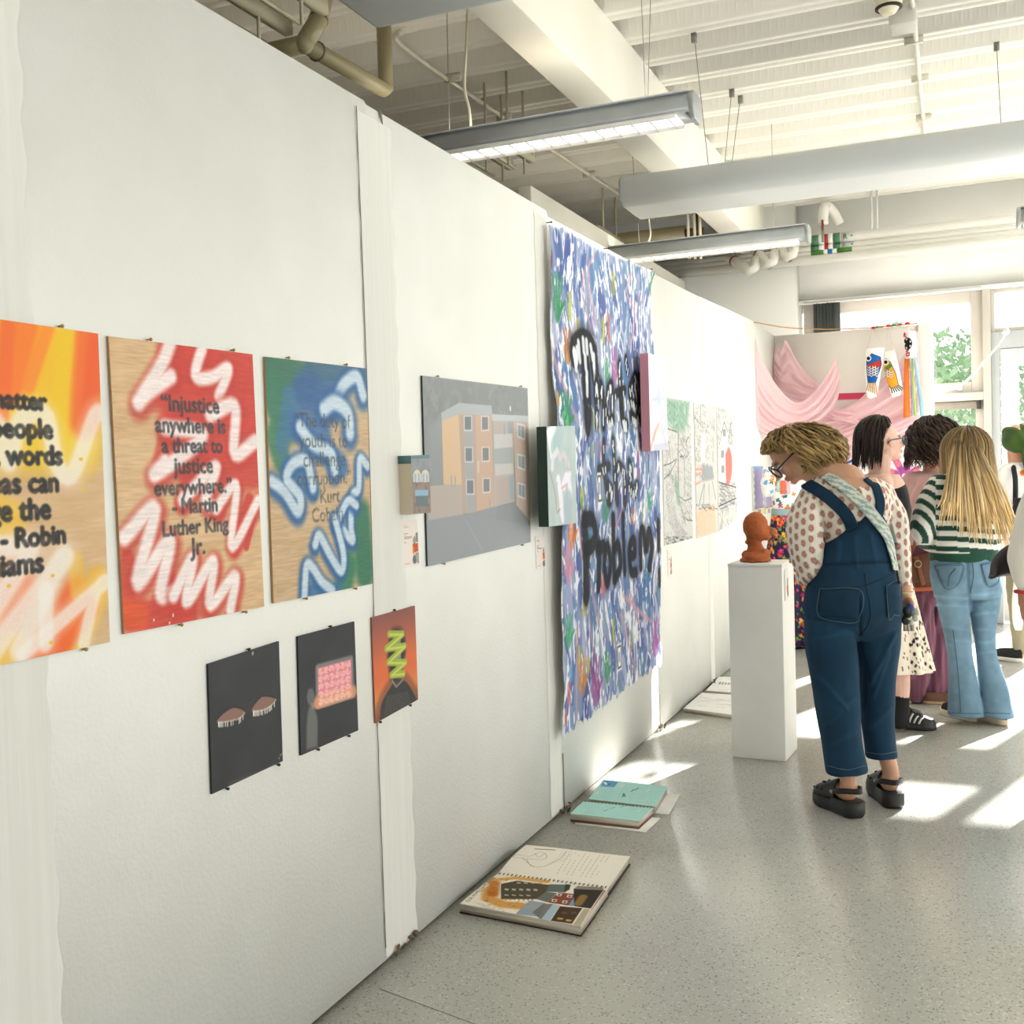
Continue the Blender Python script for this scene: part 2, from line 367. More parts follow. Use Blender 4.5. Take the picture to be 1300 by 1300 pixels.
class Board:
    """a flat panel with a painted front. corners TL, TR, BR, BL as world points; n = outward normal"""
    def __init__(s, TL, TR, BR, BL, n, nx, ny, base='#ffffff'):
        s.c = [np.asarray(p, float) for p in (TL, TR, BR, BL)]; s.n = np.asarray(n, float)
        s.U = (s.c[1]-s.c[0]+s.c[2]-s.c[3])/2; s.V = (s.c[3]-s.c[0]+s.c[2]-s.c[1])/2
        s.w = np.linalg.norm(s.U); s.h = np.linalg.norm(s.V); s.nx, s.ny = nx, ny
        s.xs = np.linspace(0, s.w, nx); s.ys = np.linspace(0, s.h, ny); s.X, s.Y = np.meshgrid(s.xs, s.ys)
        s.img = np.ones((ny, nx, 3))*rgb(base)
        M = np.array([[s.U@s.U, s.U@s.V], [s.U@s.V, s.V@s.V]]); s.Mi = np.linalg.inv(M)
        s.ctr = sum(s.c)/4
    def p2m(s, pts, crop=None):
        """photo pixels -> metres on the board"""
        out = []
        for (x, y) in pts:
            if crop: x, y = crop[0]+x/crop[2], crop[1]+y/crop[2]
            d = ray(x, y); t = ((s.ctr-CAMP)@s.n)/(d@s.n); q = CAMP+d*t-s.ctr
            a, b = s.Mi@np.array([q@s.U, q@s.V]); out.append(((a+.5)*s.w, (b+.5)*s.h))
        return np.array(out)
    def noise(s, sc, seed=0, st=(1, 1)):
        return vnoise(np.stack([s.X*st[0], s.Y*st[1], np.zeros_like(s.X)], -1), sc, seed)
    def mix(s, m, col, sl=np.s_[:, :]):
        m = np.clip(m, 0, 1)[..., None]; s.img[sl] = s.img[sl]*(1-m)+rgb(col)*m
    def win(s, x0, x1, y0, y1):
        i0, i1 = np.searchsorted(s.xs, [x0, x1]); j0, j1 = np.searchsorted(s.ys, [y0, y1]); return np.s_[j0:j1, i0:i1]
    def stroke(s, P, w, col, a=1.0, soft=.3, grain=0.0, gseed=3):
        P = np.asarray(P, float); r = w*(1+soft); sl = s.win(P[:, 0].min()-r, P[:, 0].max()+r, P[:, 1].min()-r, P[:, 1].max()+r)
        X, Y = s.X[sl], s.Y[sl]
        if X.size == 0: return
        D = np.full(X.shape, 9.0)
        if len(P) == 1: D = np.hypot(X-P[0, 0], Y-P[0, 1])
        for (x0, y0), (x1, y1) in zip(P[:-1], P[1:]):
            dx, dy = x1-x0, y1-y0; L2 = dx*dx+dy*dy+1e-12; t = np.clip(((X-x0)*dx+(Y-y0)*dy)/L2, 0, 1)
            D = np.minimum(D, np.hypot(X-x0-t*dx, Y-y0-t*dy))
        h = w/2; e = max(soft*h, 1e-4); m = np.clip((h+e/2-D)/e, 0, 1); m = m*m*(3-2*m)*a
        if grain: m = m*(1-grain*(.5+.5*vnoise(np.stack([X*260, Y*900, 0*X], -1), 1, gseed)))
        s.mix(m, col, sl)
    def poly(s, P, col, a=1.0, soft=.002):
        P = np.asarray(P, float); r = soft*2; sl = s.win(P[:, 0].min()-r, P[:, 0].max()+r, P[:, 1].min()-r, P[:, 1].max()+r); X, Y = s.X[sl], s.Y[sl]
        if X.size == 0: return
        ins = np.zeros(X.shape, bool); D = np.full(X.shape, 9.0); n = len(P)
        for i in range(n):
            x0, y0 = P[i]; x1, y1 = P[(i+1) % n]
            c = ((y0 > Y) != (y1 > Y)) & (X < (x1-x0)*(Y-y0)/((y1-y0) if y1 != y0 else 1e-12)+x0); ins ^= c
            dx, dy = x1-x0, y1-y0; t = np.clip(((X-x0)*dx+(Y-y0)*dy)/(dx*dx+dy*dy+1e-12), 0, 1); D = np.minimum(D, np.hypot(X-x0-t*dx, Y-y0-t*dy))
        m = np.clip(.5+np.where(ins, D, -D)/max(soft, 1e-4), 0, 1)*a; s.mix(m, col, sl)
    def text(s, txt, cx, cy, width, col, bold=0, a=1.0, rot=0.0, grain=0.0, bl=1, sy=1.0, skew=0.0):
        P, T = text_tris(txt); x0, x1 = P[:, 0].min(), P[:, 0].max(); k = width/(x1-x0)
        Q = np.stack([(P[:, 0]-(x0+x1)/2)*k, -(P[:, 1]-.26)*k*sy], -1); Q[:, 1] += Q[:, 0]*skew
        c, sn = math.cos(rot), math.sin(rot); Q = np.stack([Q[:, 0]*c-Q[:, 1]*sn+cx, Q[:, 0]*sn+Q[:, 1]*c+cy], -1)
        m = np.zeros((s.ny, s.nx)); SS = 2
        gx = (s.nx-1)/s.w; gy = (s.ny-1)/s.h
        big = np.zeros((s.ny*SS, s.nx*SS), bool)
        G = Q*np.array([gx*SS, gy*SS])+.5
        for t in T:
            p = G[t]; i0, j0 = np.floor(p.min(0)).astype(int); i1, j1 = np.ceil(p.max(0)).astype(int)+1
            i0, j0 = max(i0, 0), max(j0, 0); i1, j1 = min(i1, s.nx*SS), min(j1, s.ny*SS)
            if i1 <= i0 or j1 <= j0: continue
            X, Y = np.meshgrid(np.arange(i0, i1)+.5, np.arange(j0, j1)+.5)
            def e(a, b): return (p[b, 0]-p[a, 0])*(Y-p[a, 1])-(p[b, 1]-p[a, 1])*(X-p[a, 0])
            e0, e1, e2 = e(0, 1), e(1, 2), e(2, 0)
            big[j0:j1, i0:i1] |= ((e0 >= 0) & (e1 >= 0) & (e2 >= 0)) | ((e0 <= 0) & (e1 <= 0) & (e2 <= 0))
        for _ in range(bold):
            p = np.pad(big, 1); big = p[:-2, 1:-1] | p[2:, 1:-1] | p[1:-1, :-2] | p[1:-1, 2:] | big
        m = big.reshape(s.ny, SS, s.nx, SS).mean((1, 3)); m = blur(m, bl)
        if grain: m = m*(1-grain*np.clip(s.noise(90, 5)+.3, 0, 1))
        s.mix(m*a, col)
    def speckle(s, cols, n, wr, lr, a=1.0, ang=(0, .3), region=None, soft=.3):
        """n short strokes of random colours"""
        for _ in range(n):
            x, y = nrg.uniform(0, s.w), nrg.uniform(0, s.h)
            if region is not None and not region(x, y): continue
            l = nrg.uniform(*lr)/2; t = nrg.normal(ang[0], ang[1]); dx, dy = math.sin(t)*l, math.cos(t)*l
            s.stroke([(x-dx, y-dy), (x+dx*.2, y), (x+dx, y+dy)], nrg.uniform(*wr), cols[nrg.integers(len(cols))], a, soft)
    def build(s, name, m, thick, edge='#c8b08a', parent=None, disp=None, keep=None, origin=None):
        """front grid, rim and back, the front standing `thick` proud of the corner plane"""
        u = np.linspace(0, 1, s.nx); v = np.linspace(0, 1, s.ny); UU, VV = np.meshgrid(u, v)
        P = sum(w[..., None]*c for w, c in zip(((1-UU)*(1-VV), UU*(1-VV), UU*VV, (1-UU)*VV), s.c))
        B = P.copy(); P = P+s.n*thick
        if disp is not None: P = P+disp(UU, VV)[..., None]*s.n; B = B if keep is None else B+(disp(UU, VV)[..., None]*s.n)
        nx, ny = s.nx, s.ny; idx = np.arange(nx*ny).reshape(ny, nx)
        q = np.stack([idx[1:, :-1], idx[1:, 1:], idx[:-1, 1:], idx[:-1, :-1]], -1).reshape(-1, 4)
        if keep is not None: q = q[keep(UU[:-1, :-1]+.5/nx, VV[:-1, :-1]+.5/ny).ravel()]
        V = P.reshape(-1, 3); C = s.img.reshape(-1, 3)
        ring = np.concatenate([idx[0, :-1], idx[:-1, -1], idx[-1, :0:-1], idx[:0:-1, 0]]); n = len(ring)
        if keep is None:
            BV = B.reshape(-1, 3)[ring]; o0 = len(V); V = np.vstack([V, V[ring], BV]); C = np.vstack([C, np.ones((2*n, 3))*rgb(edge)])
            k = np.arange(n); k2 = (k+1) % n; side = np.stack([o0+k, o0+k2, o0+n+k2, o0+n+k], -1); q = np.vstack([q, side])
            b = [(o0+n+0, o0+n+(nx-1), o0+n+(nx-1)+(ny-1), o0+n+2*(nx-1)+(ny-1))]; q = np.vstack([q, np.array(b)])
        elif thick > 0:
            BV = B.reshape(-1, 3); o0 = len(V); V = np.vstack([V, BV]); C = np.vstack([C, np.ones((len(BV), 3))*rgb(edge)]); qb = q[:, ::-1]+o0
            e = np.concatenate([q[:, [0, 1]], q[:, [1, 2]], q[:, [2, 3]], q[:, [3, 0]]]); es = np.sort(e, 1); key = es[:, 0]*10000000+es[:, 1]
            _, inv, cnt = np.unique(key, return_inverse=True, return_counts=True); rim = e[cnt[inv] == 1]
            q = np.vstack([q, qb, np.stack([rim[:, 1], rim[:, 0], rim[:, 0]+o0, rim[:, 1]+o0], -1)])
            used = np.unique(q); remap = np.zeros(len(V), int); remap[used] = np.arange(len(used)); V = V[used]; C = C[used]; q = remap[q]
        return mk(name, V, q, m, parent, smooth=disp is not None, colors=C, origin=origin)
def wall_board(px4, nx, ny, X=0.0015, base='#ffffff'):
    return Board(*[onx(x, y, X) for x, y in px4], (1, 0, 0), nx, ny, base)
M_PAINT = mat('painted_surface', attr='paint', rough=.5, spec=.3, bump=(160, .08))
M_MATTE = mat('matt_paper', attr='paint', rough=.8, spec=.15)
M_PIN = mat('brass_pin', '#b08d57', .35, .5, metal=.8)
M_PIND = mat('dark_pin', '#3a3530', .5, .3)
def pins(board, fr, parent, m=M_PIN, t=.006):
    """little nails at the rim that hold a board; fr = list of (u, v)"""
    for u, v in fr:
        p = board.c[0]*(1-u)*(1-v)+board.c[1]*u*(1-v)+board.c[2]*u*v+board.c[3]*(1-u)*v
        d = np.array([0, 0, .004 if v < .5 else -.004]); mb = MB(); mb.tube([p+d, p+d+np.array([t+.002, 0, 0])], .0022, 6); mb.ball(p+d+np.array([t+.003, 0, 0]), .004, 8); mb.build('nail', m, parent)
def wood(b, c0='#c9a377', c1='#dcbc92', seed=1):
    n = b.noise(9, seed, (1, 6))+.5*b.noise(30, seed+1, (1, 7))+.25*b.noise(120, seed+2, (.6, 6)); g = np.clip(.5+.5*n, 0, 1)[..., None]
    b.img[:] = rgb(c0)*(1-g)+rgb(c1)*g
# ================================================================ works on the long wall
RIM = (1, 0, 0)
def poster(px4, label, paint, pinuv):
    b = wall_board(px4, 230, 350); wood(b, seed=int(px4[0][1])); paint(b)
    g = np.clip(.06*b.noise(60, 9, (.5, 5)), -1, 1)[..., None]; b.img[:] = np.clip(b.img*(1+g), 0, 1)
    o = thing('plywood_quote_board', label, 'artwork', sum(b.c)/4, 'spray-painted quote boards on the wall')
    b.build('board', M_PAINT, .006, '#a98257', o); pins(b, pinuv, o); return o
def zig(b, pts, w, crop, col='#f4f1ef', halo='#c03228', a=.97, hw=1.9, ha=.75, off=(.004, .006)):
    P = b.p2m(pts, crop); P = smooth_pts(P, len(P)*5)
    if halo: b.stroke(P+np.array(off), w*hw, halo, ha, .9)
    b.stroke(P, w*1.08, col, a, 1.0, .15)
# 1: orange and yellow board, cut by the frame
_tr, _br = onx(121, 424), onx(136, 815)
def p_orange(b):
    c = (0, 380, 2.708)
    for pts, w, col, a in (
        ([(-200, 60), (300, 90)], .20, '#f2b41e', .95), ([(-300, 250), (320, 250)], .20, '#f0bb1c', .9), ([(-200, 430), (250, 480)], .14, '#f0c81e', .85),
        ([(30, 80), (-60, 420)], .05, '#f07a2a', .9), ([(100, 60), (30, 330)], .045, '#f47b28', .95), ([(160, 90), (90, 300)], .03, '#f6862c', .8), ([(300, 90), (280, 420)], .07, '#ee6b28', .95), ([(330, 120), (300, 400)], .05, '#ec5f26', .9), ([(220, 90), (190, 400)], .04, '#edc21c', .9),
        ([(20, 100), (0, 400)], .03, '#ef6a2c', .8), ([(250, 1000), (120, 1230)], .06, '#ee6127', .85), ([(330, 980), (250, 1180)], .07, '#ecb21e', .8), ([(290, 1060), (160, 1240)], .055, '#ef6025', .9), ([(60, 1000), (-60, 1200)], .08, '#f06a3a', .8), ([(40, 1200), (0, 1250)], .06, '#edc132', .8), ([(250, 900), (260, 1000)], .04, '#e9b93c', .7),
        ([(-120, 700), (20, 760)], .08, '#efc030', .7), ([(60, 860), (-80, 960)], .05, '#f0a070', .5)):
        b.stroke(b.p2m(pts, c), w, col, a, .9)
    for pts, w in (([(-120, 640), (-30, 420), (20, 560), (60, 420), (150, 400), (185, 560), (240, 600), (310, 420), (330, 390)], .036), ([(-200, 1100), (-60, 880), (60, 850), (90, 870), (-40, 1080)], .04), ([(-60, 1240), (200, 910), (180, 930), (60, 1200)], .042), ([(70, 1220), (340, 985), (320, 1010), (280, 1180)], .030), ([(150, 1000), (150, 1180)], .034)):
        b.stroke(smooth_pts(b.p2m(pts, c), 40), w*1.7, '#f3d9c8', .35, .9); b.stroke(smooth_pts(b.p2m(pts, c), 40), w, '#f1ece6', .85, .8, .3)
    for x, y in ((268, 550), (145, 345), (278, 655), (20, 985), (170, 950), (165, 1180)): b.stroke(b.p2m([(x, y), (x+6, y)], c), .006, '#ecb81f', .9, .3)
    for t, xr, yr, wd in (('\u201cNo matter', 152, 360, 0.228), ('what people', 172, 455, .256), ('tell you, words', 205, 545, 0.308), ('and ideas can', 192, 636, 0.288), ('change the', 165, 727, .24), ('world.\u201d - Robin', 216, 815, 0.320), ('Williams', 140, 910, 0.188)):
        q = b.p2m([(xr, yr)], c)[0]; b.text(t, q[0]-wd/2, q[1], wd, '#1c1b1b', 3, .95, grain=.25, bl=1)
L1 = lambda dz: None
_tl = _tr+np.array([0, -.475, 0]); _bl = _br+np.array([0, -.475, 0])
b = Board(_tl+np.array([.0015, 0, 0]), _tr+np.array([.0015, 0, 0]), _br+np.array([.0015, 0, 0]), _bl+np.array([.0015, 0, 0]), (1, 0, 0), 230, 350); wood(b, seed=4); p_orange(b)
o = thing('plywood_quote_board', 'orange and yellow spray-painted plywood board with stencilled quote, cut by the left edge', 'artwork', sum(b.c)/4, 'spray-painted quote boards on the wall')
b.build('board', M_PAINT, .006, '#a98257', o); pins(b, [(.80, 0), (.86, 1), (.2, 0), (.2, 1)], o)
# 2: red board
def p_red(b):
    c = (0, 380, 2.708)
    for pts, w, a in (([(600, 190), (700, 240)], .11, .95), ([(760, 220), (850, 260)], .13, .95), ([(610, 330), (850, 350)], .16, .95), ([(620, 470), (840, 470)], .13, .95), ([(640, 560), (860, 590)], .10, .9), ([(850, 690), (800, 860)], .035, .95), ([(880, 680), (840, 850)], .02, .9), ([(440, 1090), (640, 1090)], .07, .9), ([(430, 900), (430, 1080)], .045, .85), ([(640, 620), (620, 700)], .05, .7), ([(560, 470), (530, 610)], .04, .7), ([(720, 1000), (700, 1070)], .05, .7), ([(560, 960), (600, 1060)], .06, .8)):
        b.stroke(b.p2m(pts, c), w, '#c93a2c', a, .8)
    b.stroke(b.p2m([(430, 1080), (470, 1090)], c), .06, '#dc5526', .9, .9)
    for pts, w in (([(578, 150), (545, 230), (470, 350), (500, 320), (580, 265)], .034), ([(690, 160), (665, 262), (720, 270), (778, 240), (745, 335)], .030), ([(715, 400), (800, 370), (800, 530), (870, 490)], .034), ([(560, 440), (690, 470), (530, 600), (560, 560)], .034), ([(620, 690), (735, 575), (700, 690), (740, 720)], .030), ([(735, 720), (805, 640), (790, 850), (880, 690)], .026), ([(420, 820), (525, 720), (465, 975), (575, 830), (545, 1010), (590, 1010)], .034), ([(590, 1020), (655, 890), (635, 1040), (725, 900), (715, 1050), (800, 950), (785, 1065)], .030)):
        zig(b, pts, w, c)
    for t, x0, x1, y in (('\u201cInjustice', 548, 745, 368), ('anywhere is', 528, 767, 440), ('a threat to', 550, 757, 509), ('justice', 592, 724, 578), ('everywhere.\u201d', 524, 790, 650), ('- Martin', 587, 740, 715), ('Luther King', 553, 778, 786), ('Jr.', 648, 697, 856)):
        q = b.p2m([(x0, y), (x1, y)], c); b.text(t, (q[0, 0]+q[1, 0])/2, (q[0, 1]+q[1, 1])/2, q[1, 0]-q[0, 0], '#333236', 2, .92, grain=.3)
    for x, y in ((522, 1103), (588, 1085), (575, 1112), (700, 180)): b.stroke(b.p2m([(x, y), (x, y+4)], c), .004, '#eeeae6', .9, .2)
poster([(135, 427), (318, 450), (333, 770), (155, 805)], 'red and white spray-painted plywood board with stencilled justice quote', p_red, [(.25, 0), (.84, 0), (.36, 1), (.84, 1)])
# 3: green and blue board
def p_blue(b):
    c = (240, 420, 3.6125)
    b.mix(.35+0*b.X, '#ad9a80')
    for pts, w, col, a in (([(370, 160), (520, 240)], .12, '#2d6a55', .95), ([(380, 300), (440, 420)], .11, '#2f7258', .95), ([(380, 480), (420, 600)], .07, '#36785a', .9), ([(560, 170), (800, 220)], .08, '#2f5f7d', .9), ([(520, 280), (640, 330)], .11, '#2c5d96', .9), ([(480, 420), (600, 480)], .09, '#3466a0', .85), ([(620, 560), (690, 620)], .07, '#3268a4', .85), ([(780, 850), (800, 1100)], .10, '#2f7157', .95), ([(720, 1080), (700, 1170)], .09, '#2f7a56', .95), ([(560, 1200), (680, 1200)], .05, '#2f6f9a', .85), ([(440, 620), (560, 740)], .05, '#2f6aa0', .8), ([(450, 300), (420, 520)], .06, '#38709a', .7)):
        b.stroke(b.p2m(pts, c), w, col, a, .8)
    for pts, w in (([(790, 300), (760, 215), (700, 250), (660, 330)], .036), ([(610, 360), (660, 330), (720, 380), (730, 470)], .040), ([(500, 440), (560, 520), (640, 560), (660, 640)], .034), ([(370, 690), (430, 740), (490, 830), (500, 760), (440, 680), (470, 610), (530, 600), (560, 720)], .030), ([(810, 620), (775, 590), (770, 720), (740, 760), (735, 900), (740, 960), (670, 880)], .026), ([(670, 880), (720, 780), (760, 800)], .024), ([(570, 980), (590, 940), (640, 1030), (690, 1100), (700, 1020), (660, 860)], .026), ([(520, 1230), (530, 1080), (560, 1090), (600, 1150), (650, 1190)], .026)):
        zig(b, pts, w, c, '#e6eeef', '#235a94', .86, 2.1, .9, (-.003, .006))
    for t, x0, x1, y in (('\u201cThe duty of', 475, 731, 420), ('youth is to', 498, 718, 512), ('challenge', 516, 709, 597), ('corruption.\u201d', 486, 736, 682), ('- Kurt', 563, 683, 766), ('Cobain', 556, 698, 848)):
        q = b.p2m([(x0, y), (x1, y)], c); b.text(t, (q[0, 0]+q[1, 0])/2, (q[0, 1]+q[1, 1])/2, q[1, 0]-q[0, 0], '#3c4247', 1, .72, grain=.6)
poster([(334, 453), (463, 468), (471, 741), (345, 766)], 'green and blue spray-painted plywood board with stencilled youth quote', p_blue, [(.2, 0), (.77, 0), (.29, 1), (.8, 1)])
# three small canvases below
def small(px4, name, label, paint, edge, nx=110, ny=150, pn=()):
    b = wall_board(px4, nx, ny); paint(b)
    o = thing(name, label, 'painting', sum(b.c)/4, 'small dark paintings below the boards'); b.build('panel', M_PAINT, .005, edge, o); pins(b, pn, o, M_PIND, .004); return o
CB = (240, 740, 4.0625)
def p_eyes(b):
    b.img[:] = rgb('#2e2f31')+.02*b.noise(14, 2)[..., None]
    for e in ([(128, 712), (170, 668), (225, 640), (278, 660), (255, 695), (200, 712), (150, 718)], [(308, 655), (340, 610), (375, 583), (438, 595), (415, 632), (370, 655), (330, 662)]):
        P = smooth_pts(b.p2m(e+[e[0]], CB), 40); b.poly(P, '#8b675b', 1, .003); b.stroke(P[18:36], .004, '#e8ddd0', .5, .4)
        for q in P[20:36]: b.stroke([q, q+np.array([.0, .011])], .002, '#efece4', .95, .4)
        b.stroke(P[:18], .004, '#1d1d1f', .8, .5)
    b.stroke(b.p2m([(319, 362), (319, 366)], CB), .008, '#8f938f', 1, .2)
    b.stroke(b.p2m([(200, 1040), (300, 1000), (430, 945)], CB), .012, '#55524c', .5, .9)
    for x, y in ((462, 885), (470, 880), (455, 903)): b.stroke(b.p2m([(x, y)], CB), .004, '#c9c6be', .9, .3)
small([(262, 843), (352, 814), (357, 966), (267, 1008)], 'eyes_painting', 'black painting of two closed brown eyelids with white lashes', p_eyes, '#1d1d1e', pn=[(.55, 0), (.2, 1), (.93, 1)])
def p_window(b):
    b.img[:] = rgb('#303134')+.025*b.noise(16, 5)[..., None]
    Q = b.p2m([(655, 440), (828, 393), (833, 583), (660, 640)], CB)
    b.stroke(np.vstack([Q, Q[:1]]), .022, '#9a9a97', .7, .9); b.poly(Q, '#e6808c', 1, .002)
    b.stroke(b.p2m([(650, 620), (840, 560)], CB), .035, '#e9a079', .8, .9); b.poly(b.p2m([(640, 650), (660, 652), (850, 590), (850, 700), (640, 760)], CB), '#303134', 1, .003)
    for i in range(6):
        for j in range(5):
            x = 672+i*28; y = 458+j*39-i*8
            if j == 4 and i > 5: continue
            for r in (3, 8, 13):
                th = np.linspace(0, 5.2, 12)+i+j; P = b.p2m([(x+r*math.cos(t), y+r*1.15*math.sin(t)) for t in th], CB); b.stroke(P, .0022, '#f5d8cf', .75, .5)
    b.poly(smooth_pts(b.p2m([(598, 860), (600, 720), (612, 640), (632, 640), (655, 700), (655, 845)], CB), 30), '#6f716f', .85, .01)
    b.poly(smooth_pts(b.p2m([(598, 590), (608, 548), (630, 548), (640, 590), (625, 628), (608, 625), (598, 590)], CB), 24), '#68696a', .9, .006)
    b.stroke(b.p2m([(626, 625), (630, 640)], CB), .008, '#a08a78', .8, .5)
small([(376, 808), (448, 789), (453, 927), (380, 959)], 'window_painting', 'black painting of a grey figure beside a glowing pink square', p_window, '#202022', pn=[(.55, 0), (.28, 1), (.82, 1)])
def p_zig(b):
    t = b.Y/b.h; b.img[:] = rgb('#86504c')*(1-np.clip(t*2, 0, 1))[..., None]+rgb('#d96a3c')*np.clip(t*2, 0, 1)[..., None]
    m = np.clip((t-.62)/.3, 0, 1); b.mix(m, '#e0924a'); b.mix(np.clip((t-.8)/.2, 0, 1)*.8, '#a0442e')
    P = smooth_pts(b.p2m([(975, 720), (985, 620), (1030, 540), (1060, 495), (1110, 510), (1150, 570), (1165, 625), (1120, 660)], CB), 40)
    b.stroke(P, .05, '#5a3a34', .5, .9); b.poly(np.vstack([P, b.p2m([(1060, 690)], CB)]), '#33312f', 1, .006)
    H = smooth_pts(b.p2m([(1035, 490), (1020, 380), (1035, 260), (1065, 235), (1095, 255), (1105, 350), (1085, 460), (1060, 505), (1035, 490)], CB), 40)
    b.stroke(H, .02, '#5b3833', .6, .9); b.poly(H, '#2d2c2b', 1, .006); b.stroke(b.p2m([(1072, 300), (1075, 460)], CB), .03, '#8b8b88', .8, .6)
    for k in range(16): b.stroke(b.p2m([(1000+k*9, 680-k*2), (1015+k*7, 580-k)], CB), .0022, '#7c7b78', .6, .5)
    for k in range(8): b.stroke(b.p2m([(1060+k*3, 290), (1062+k*3, 440)], CB), .0018, '#b9b8b4', .5, .5)
    Z = b.p2m([(1025, 265), (1095, 262), (1010, 340), (1105, 325), (1020, 410), (1108, 410), (1035, 475), (1100, 468)], CB)
    b.stroke(Z, .022, '#9fb33c', .95, .4); b.stroke(Z+.002, .007, '#d3d873', .7, .5)
    b.stroke(b.p2m([(1040, 505), (1062, 535), (1095, 500)], CB), .008, '#8d8c88', .8, .5)
small([(470, 784), (525, 769), (529, 888), (475, 918)], 'portrait_painting', 'orange painting of a dark faceless figure under green zigzag paint', p_zig, '#8a5b4a', pn=[(.5, 0), (.1, 1), (.8, 1)])
# tiny brick house canvas and captions
CB8 = (495, 570, 8.39)
b = Board(*[onx(x, y, .002) for x, y in ((505, 579), (529, 578), (531, 651), (508, 653))], (1, 0, 0), 60, 110)
b.img[:] = rgb('#8d9196')+.05*b.noise(60, 3)[..., None]
b.poly(b.p2m([(60, 50), (300, 50), (300, 108), (60, 108)], CB8), '#5f8088', 1)
b.poly(b.p2m([(80, 360), (300, 355), (300, 720), (80, 720)], CB8), '#8f8076', 1); b.mix(np.clip(b.noise(120, 4), 0, 1)*(b.Y > b.h*.25)*.6, '#5d524c')
for x in (152, 240):
    b.poly(b.p2m([(x-42, 355), (x-42, 275), (x-25, 235), (x, 225), (x+25, 235), (x+42, 275), (x+42, 355)], CB8), '#d8c8b4', 1); b.poly(b.p2m([(x-30, 350), (x-30, 280), (x, 250), (x+30, 280), (x+30, 350)], CB8), '#9fb0b8', 1); b.stroke(b.p2m([(x, 260), (x, 350)], CB8), .006, '#d7dde0')
b.poly(b.p2m([(130, 440), (272, 438), (272, 500), (130, 505)], CB8), '#8fb0c8', 1); b.poly(b.p2m([(135, 505), (270, 500), (270, 612), (145, 618)], CB8), '#66757b', 1)
o = thing('house_canvas', 'tiny deep-edged canvas of a brick house front above a pale caption card', 'painting', sum(b.c)/4)
b.build('canvas', M_PAINT, .045, '#cfc2aa', o); MB().obox(np.array([.025, b.c[0][1]-.0008, b.c[0][2]-.012]), (.0225, 0, 0), (0, .0012, 0), (0, 0, .012)).build('painted_corner', mat('teal_edge', '#5b7a80', .6), o)
def caption(px4, label, cr, parent_thing=None):
    b = wall_board(px4, 50, 110, .001, '#eadfd8'); w, h = b.w, b.h
    for v, l in ((.12, .2), (.155, .28), (.29, .24), (.33, .15), (.36, .5), (.39, .45), (.47, .12)): b.stroke([(w*.14, h*v), (w*(.14+l), h*v)], .0022, '#8b8480', .8, .3)
    b.stroke([(w*.14, h*.93), (w*.4, h*.93)], .003, '#c98a76', .8, .3)
    for pts, c in (([(.66, .42), (.8, .34), (.9, .44), (.8, .54), (.68, .52)], '#9c9f9c'), ([(.85, .3), (1, .28), (1, .5), (.88, .5)], '#8b8d8b'), ([(.64, .52), (.98, .52), (.98, .70), (.64, .72)], '#cf6244'), ([(.62, .6), (.74, .6), (.72, .74), (.62, .74)], '#e0923c'), ([(.6, .84), (.72, .74), (.85, .84), (.8, .96), (.62, .95)], '#70767a'), ([(.78, .72), (1, .72), (1, .96), (.84, .95)], '#a3a5a4')): b.poly(np.array(pts)*np.array([w, h]), c, 1, .001)
    o = b.build('caption_card', M_MATTE, .0012, '#e6dbd2'); tag(o, label, 'label', 'caption cards on the wall'); return o
caption([(509, 661), (529, 659), (532, 717), (511, 721)], 'pale caption card on the wall directly under the tiny house canvas', CB8)
caption([(679, 681), (692, 681), (694, 720), (681, 722)], 'pale caption card under the mint canvas, beside the cloth edge', None)
caption([(847, 698), (852, 697), (853, 730), (848, 732)], 'white caption card on the wall below the three tall drawings', None)
# grey painting of a block of flats
CF = (490, 460, 4.6417)
b = wall_board([(534, 477), (668, 493), (672, 688), (541, 719)], 210, 260)
b.img[:] = rgb('#85898a')+.05*b.noise(9, 3)[..., None]+.03*b.noise(40, 4, (1, .4))[..., None]
def fp(pts, col, a=1, soft=.004): b.poly(b.p2m(pts, CF), col, a, soft)
fp([(210, 80), (830, 150), (830, 320), (210, 330)], '#7a7f7c', .7, .06)
for k in range(60):
    x, y = nrg.uniform(210, 830), nrg.uniform(90, 320); b.stroke(b.p2m([(x, y), (x+nrg.uniform(-30, 30), y+nrg.uniform(10, 60))], CF), .02, ['#9a9d9a', '#6e736f', '#8d918e'][k % 3], .3, .9)
fp([(225, 925), (445, 895), (850, 960), (860, 1070), (245, 1200)], '#8c9196'); fp([(445, 890), (760, 830), (850, 950), (550, 1130)], '#8b9095', .6, .02)
fp([(230, 730), (440, 715), (445, 895), (240, 930)], '#b3a69c')
fp([(320, 340), (420, 305), (440, 720), (330, 722)], '#d9b48b'); fp([(420, 300), (615, 310), (630, 850), (520, 880), (455, 890)], '#c8a58c')
fp([(620, 330), (740, 330), (750, 820), (630, 850)], '#b9ada6'); fp([(740, 310), (835, 320), (850, 945), (760, 840)], '#cdb3a0')
fp([(316, 300), (420, 240), (612, 255), (618, 312), (420, 305), (320, 345)], '#adb2b6'); fp([(615, 305), (740, 312), (833, 315), (833, 352), (740, 345), (618, 345)], '#bcc4c8')
fp([(425, 310), (450, 310), (462, 890), (442, 890)], '#b29a88'); fp([(505, 310), (520, 310), (528, 880), (512, 880)], '#b4978a', .8)
fp([(450, 310), (503, 310), (515, 880), (465, 880)], '#9da2a6', .9)
for (x, y) in ((475, 360), (480, 545), (488, 735)): fp([(x-26, y-45), (x+22, y-45), (x+24, y+45), (x-24, y+45)], '#d9dadb'); fp([(x-21, y-40), (x+18, y-40), (x+19, y+38), (x-20, y+38)], '#6d7478')
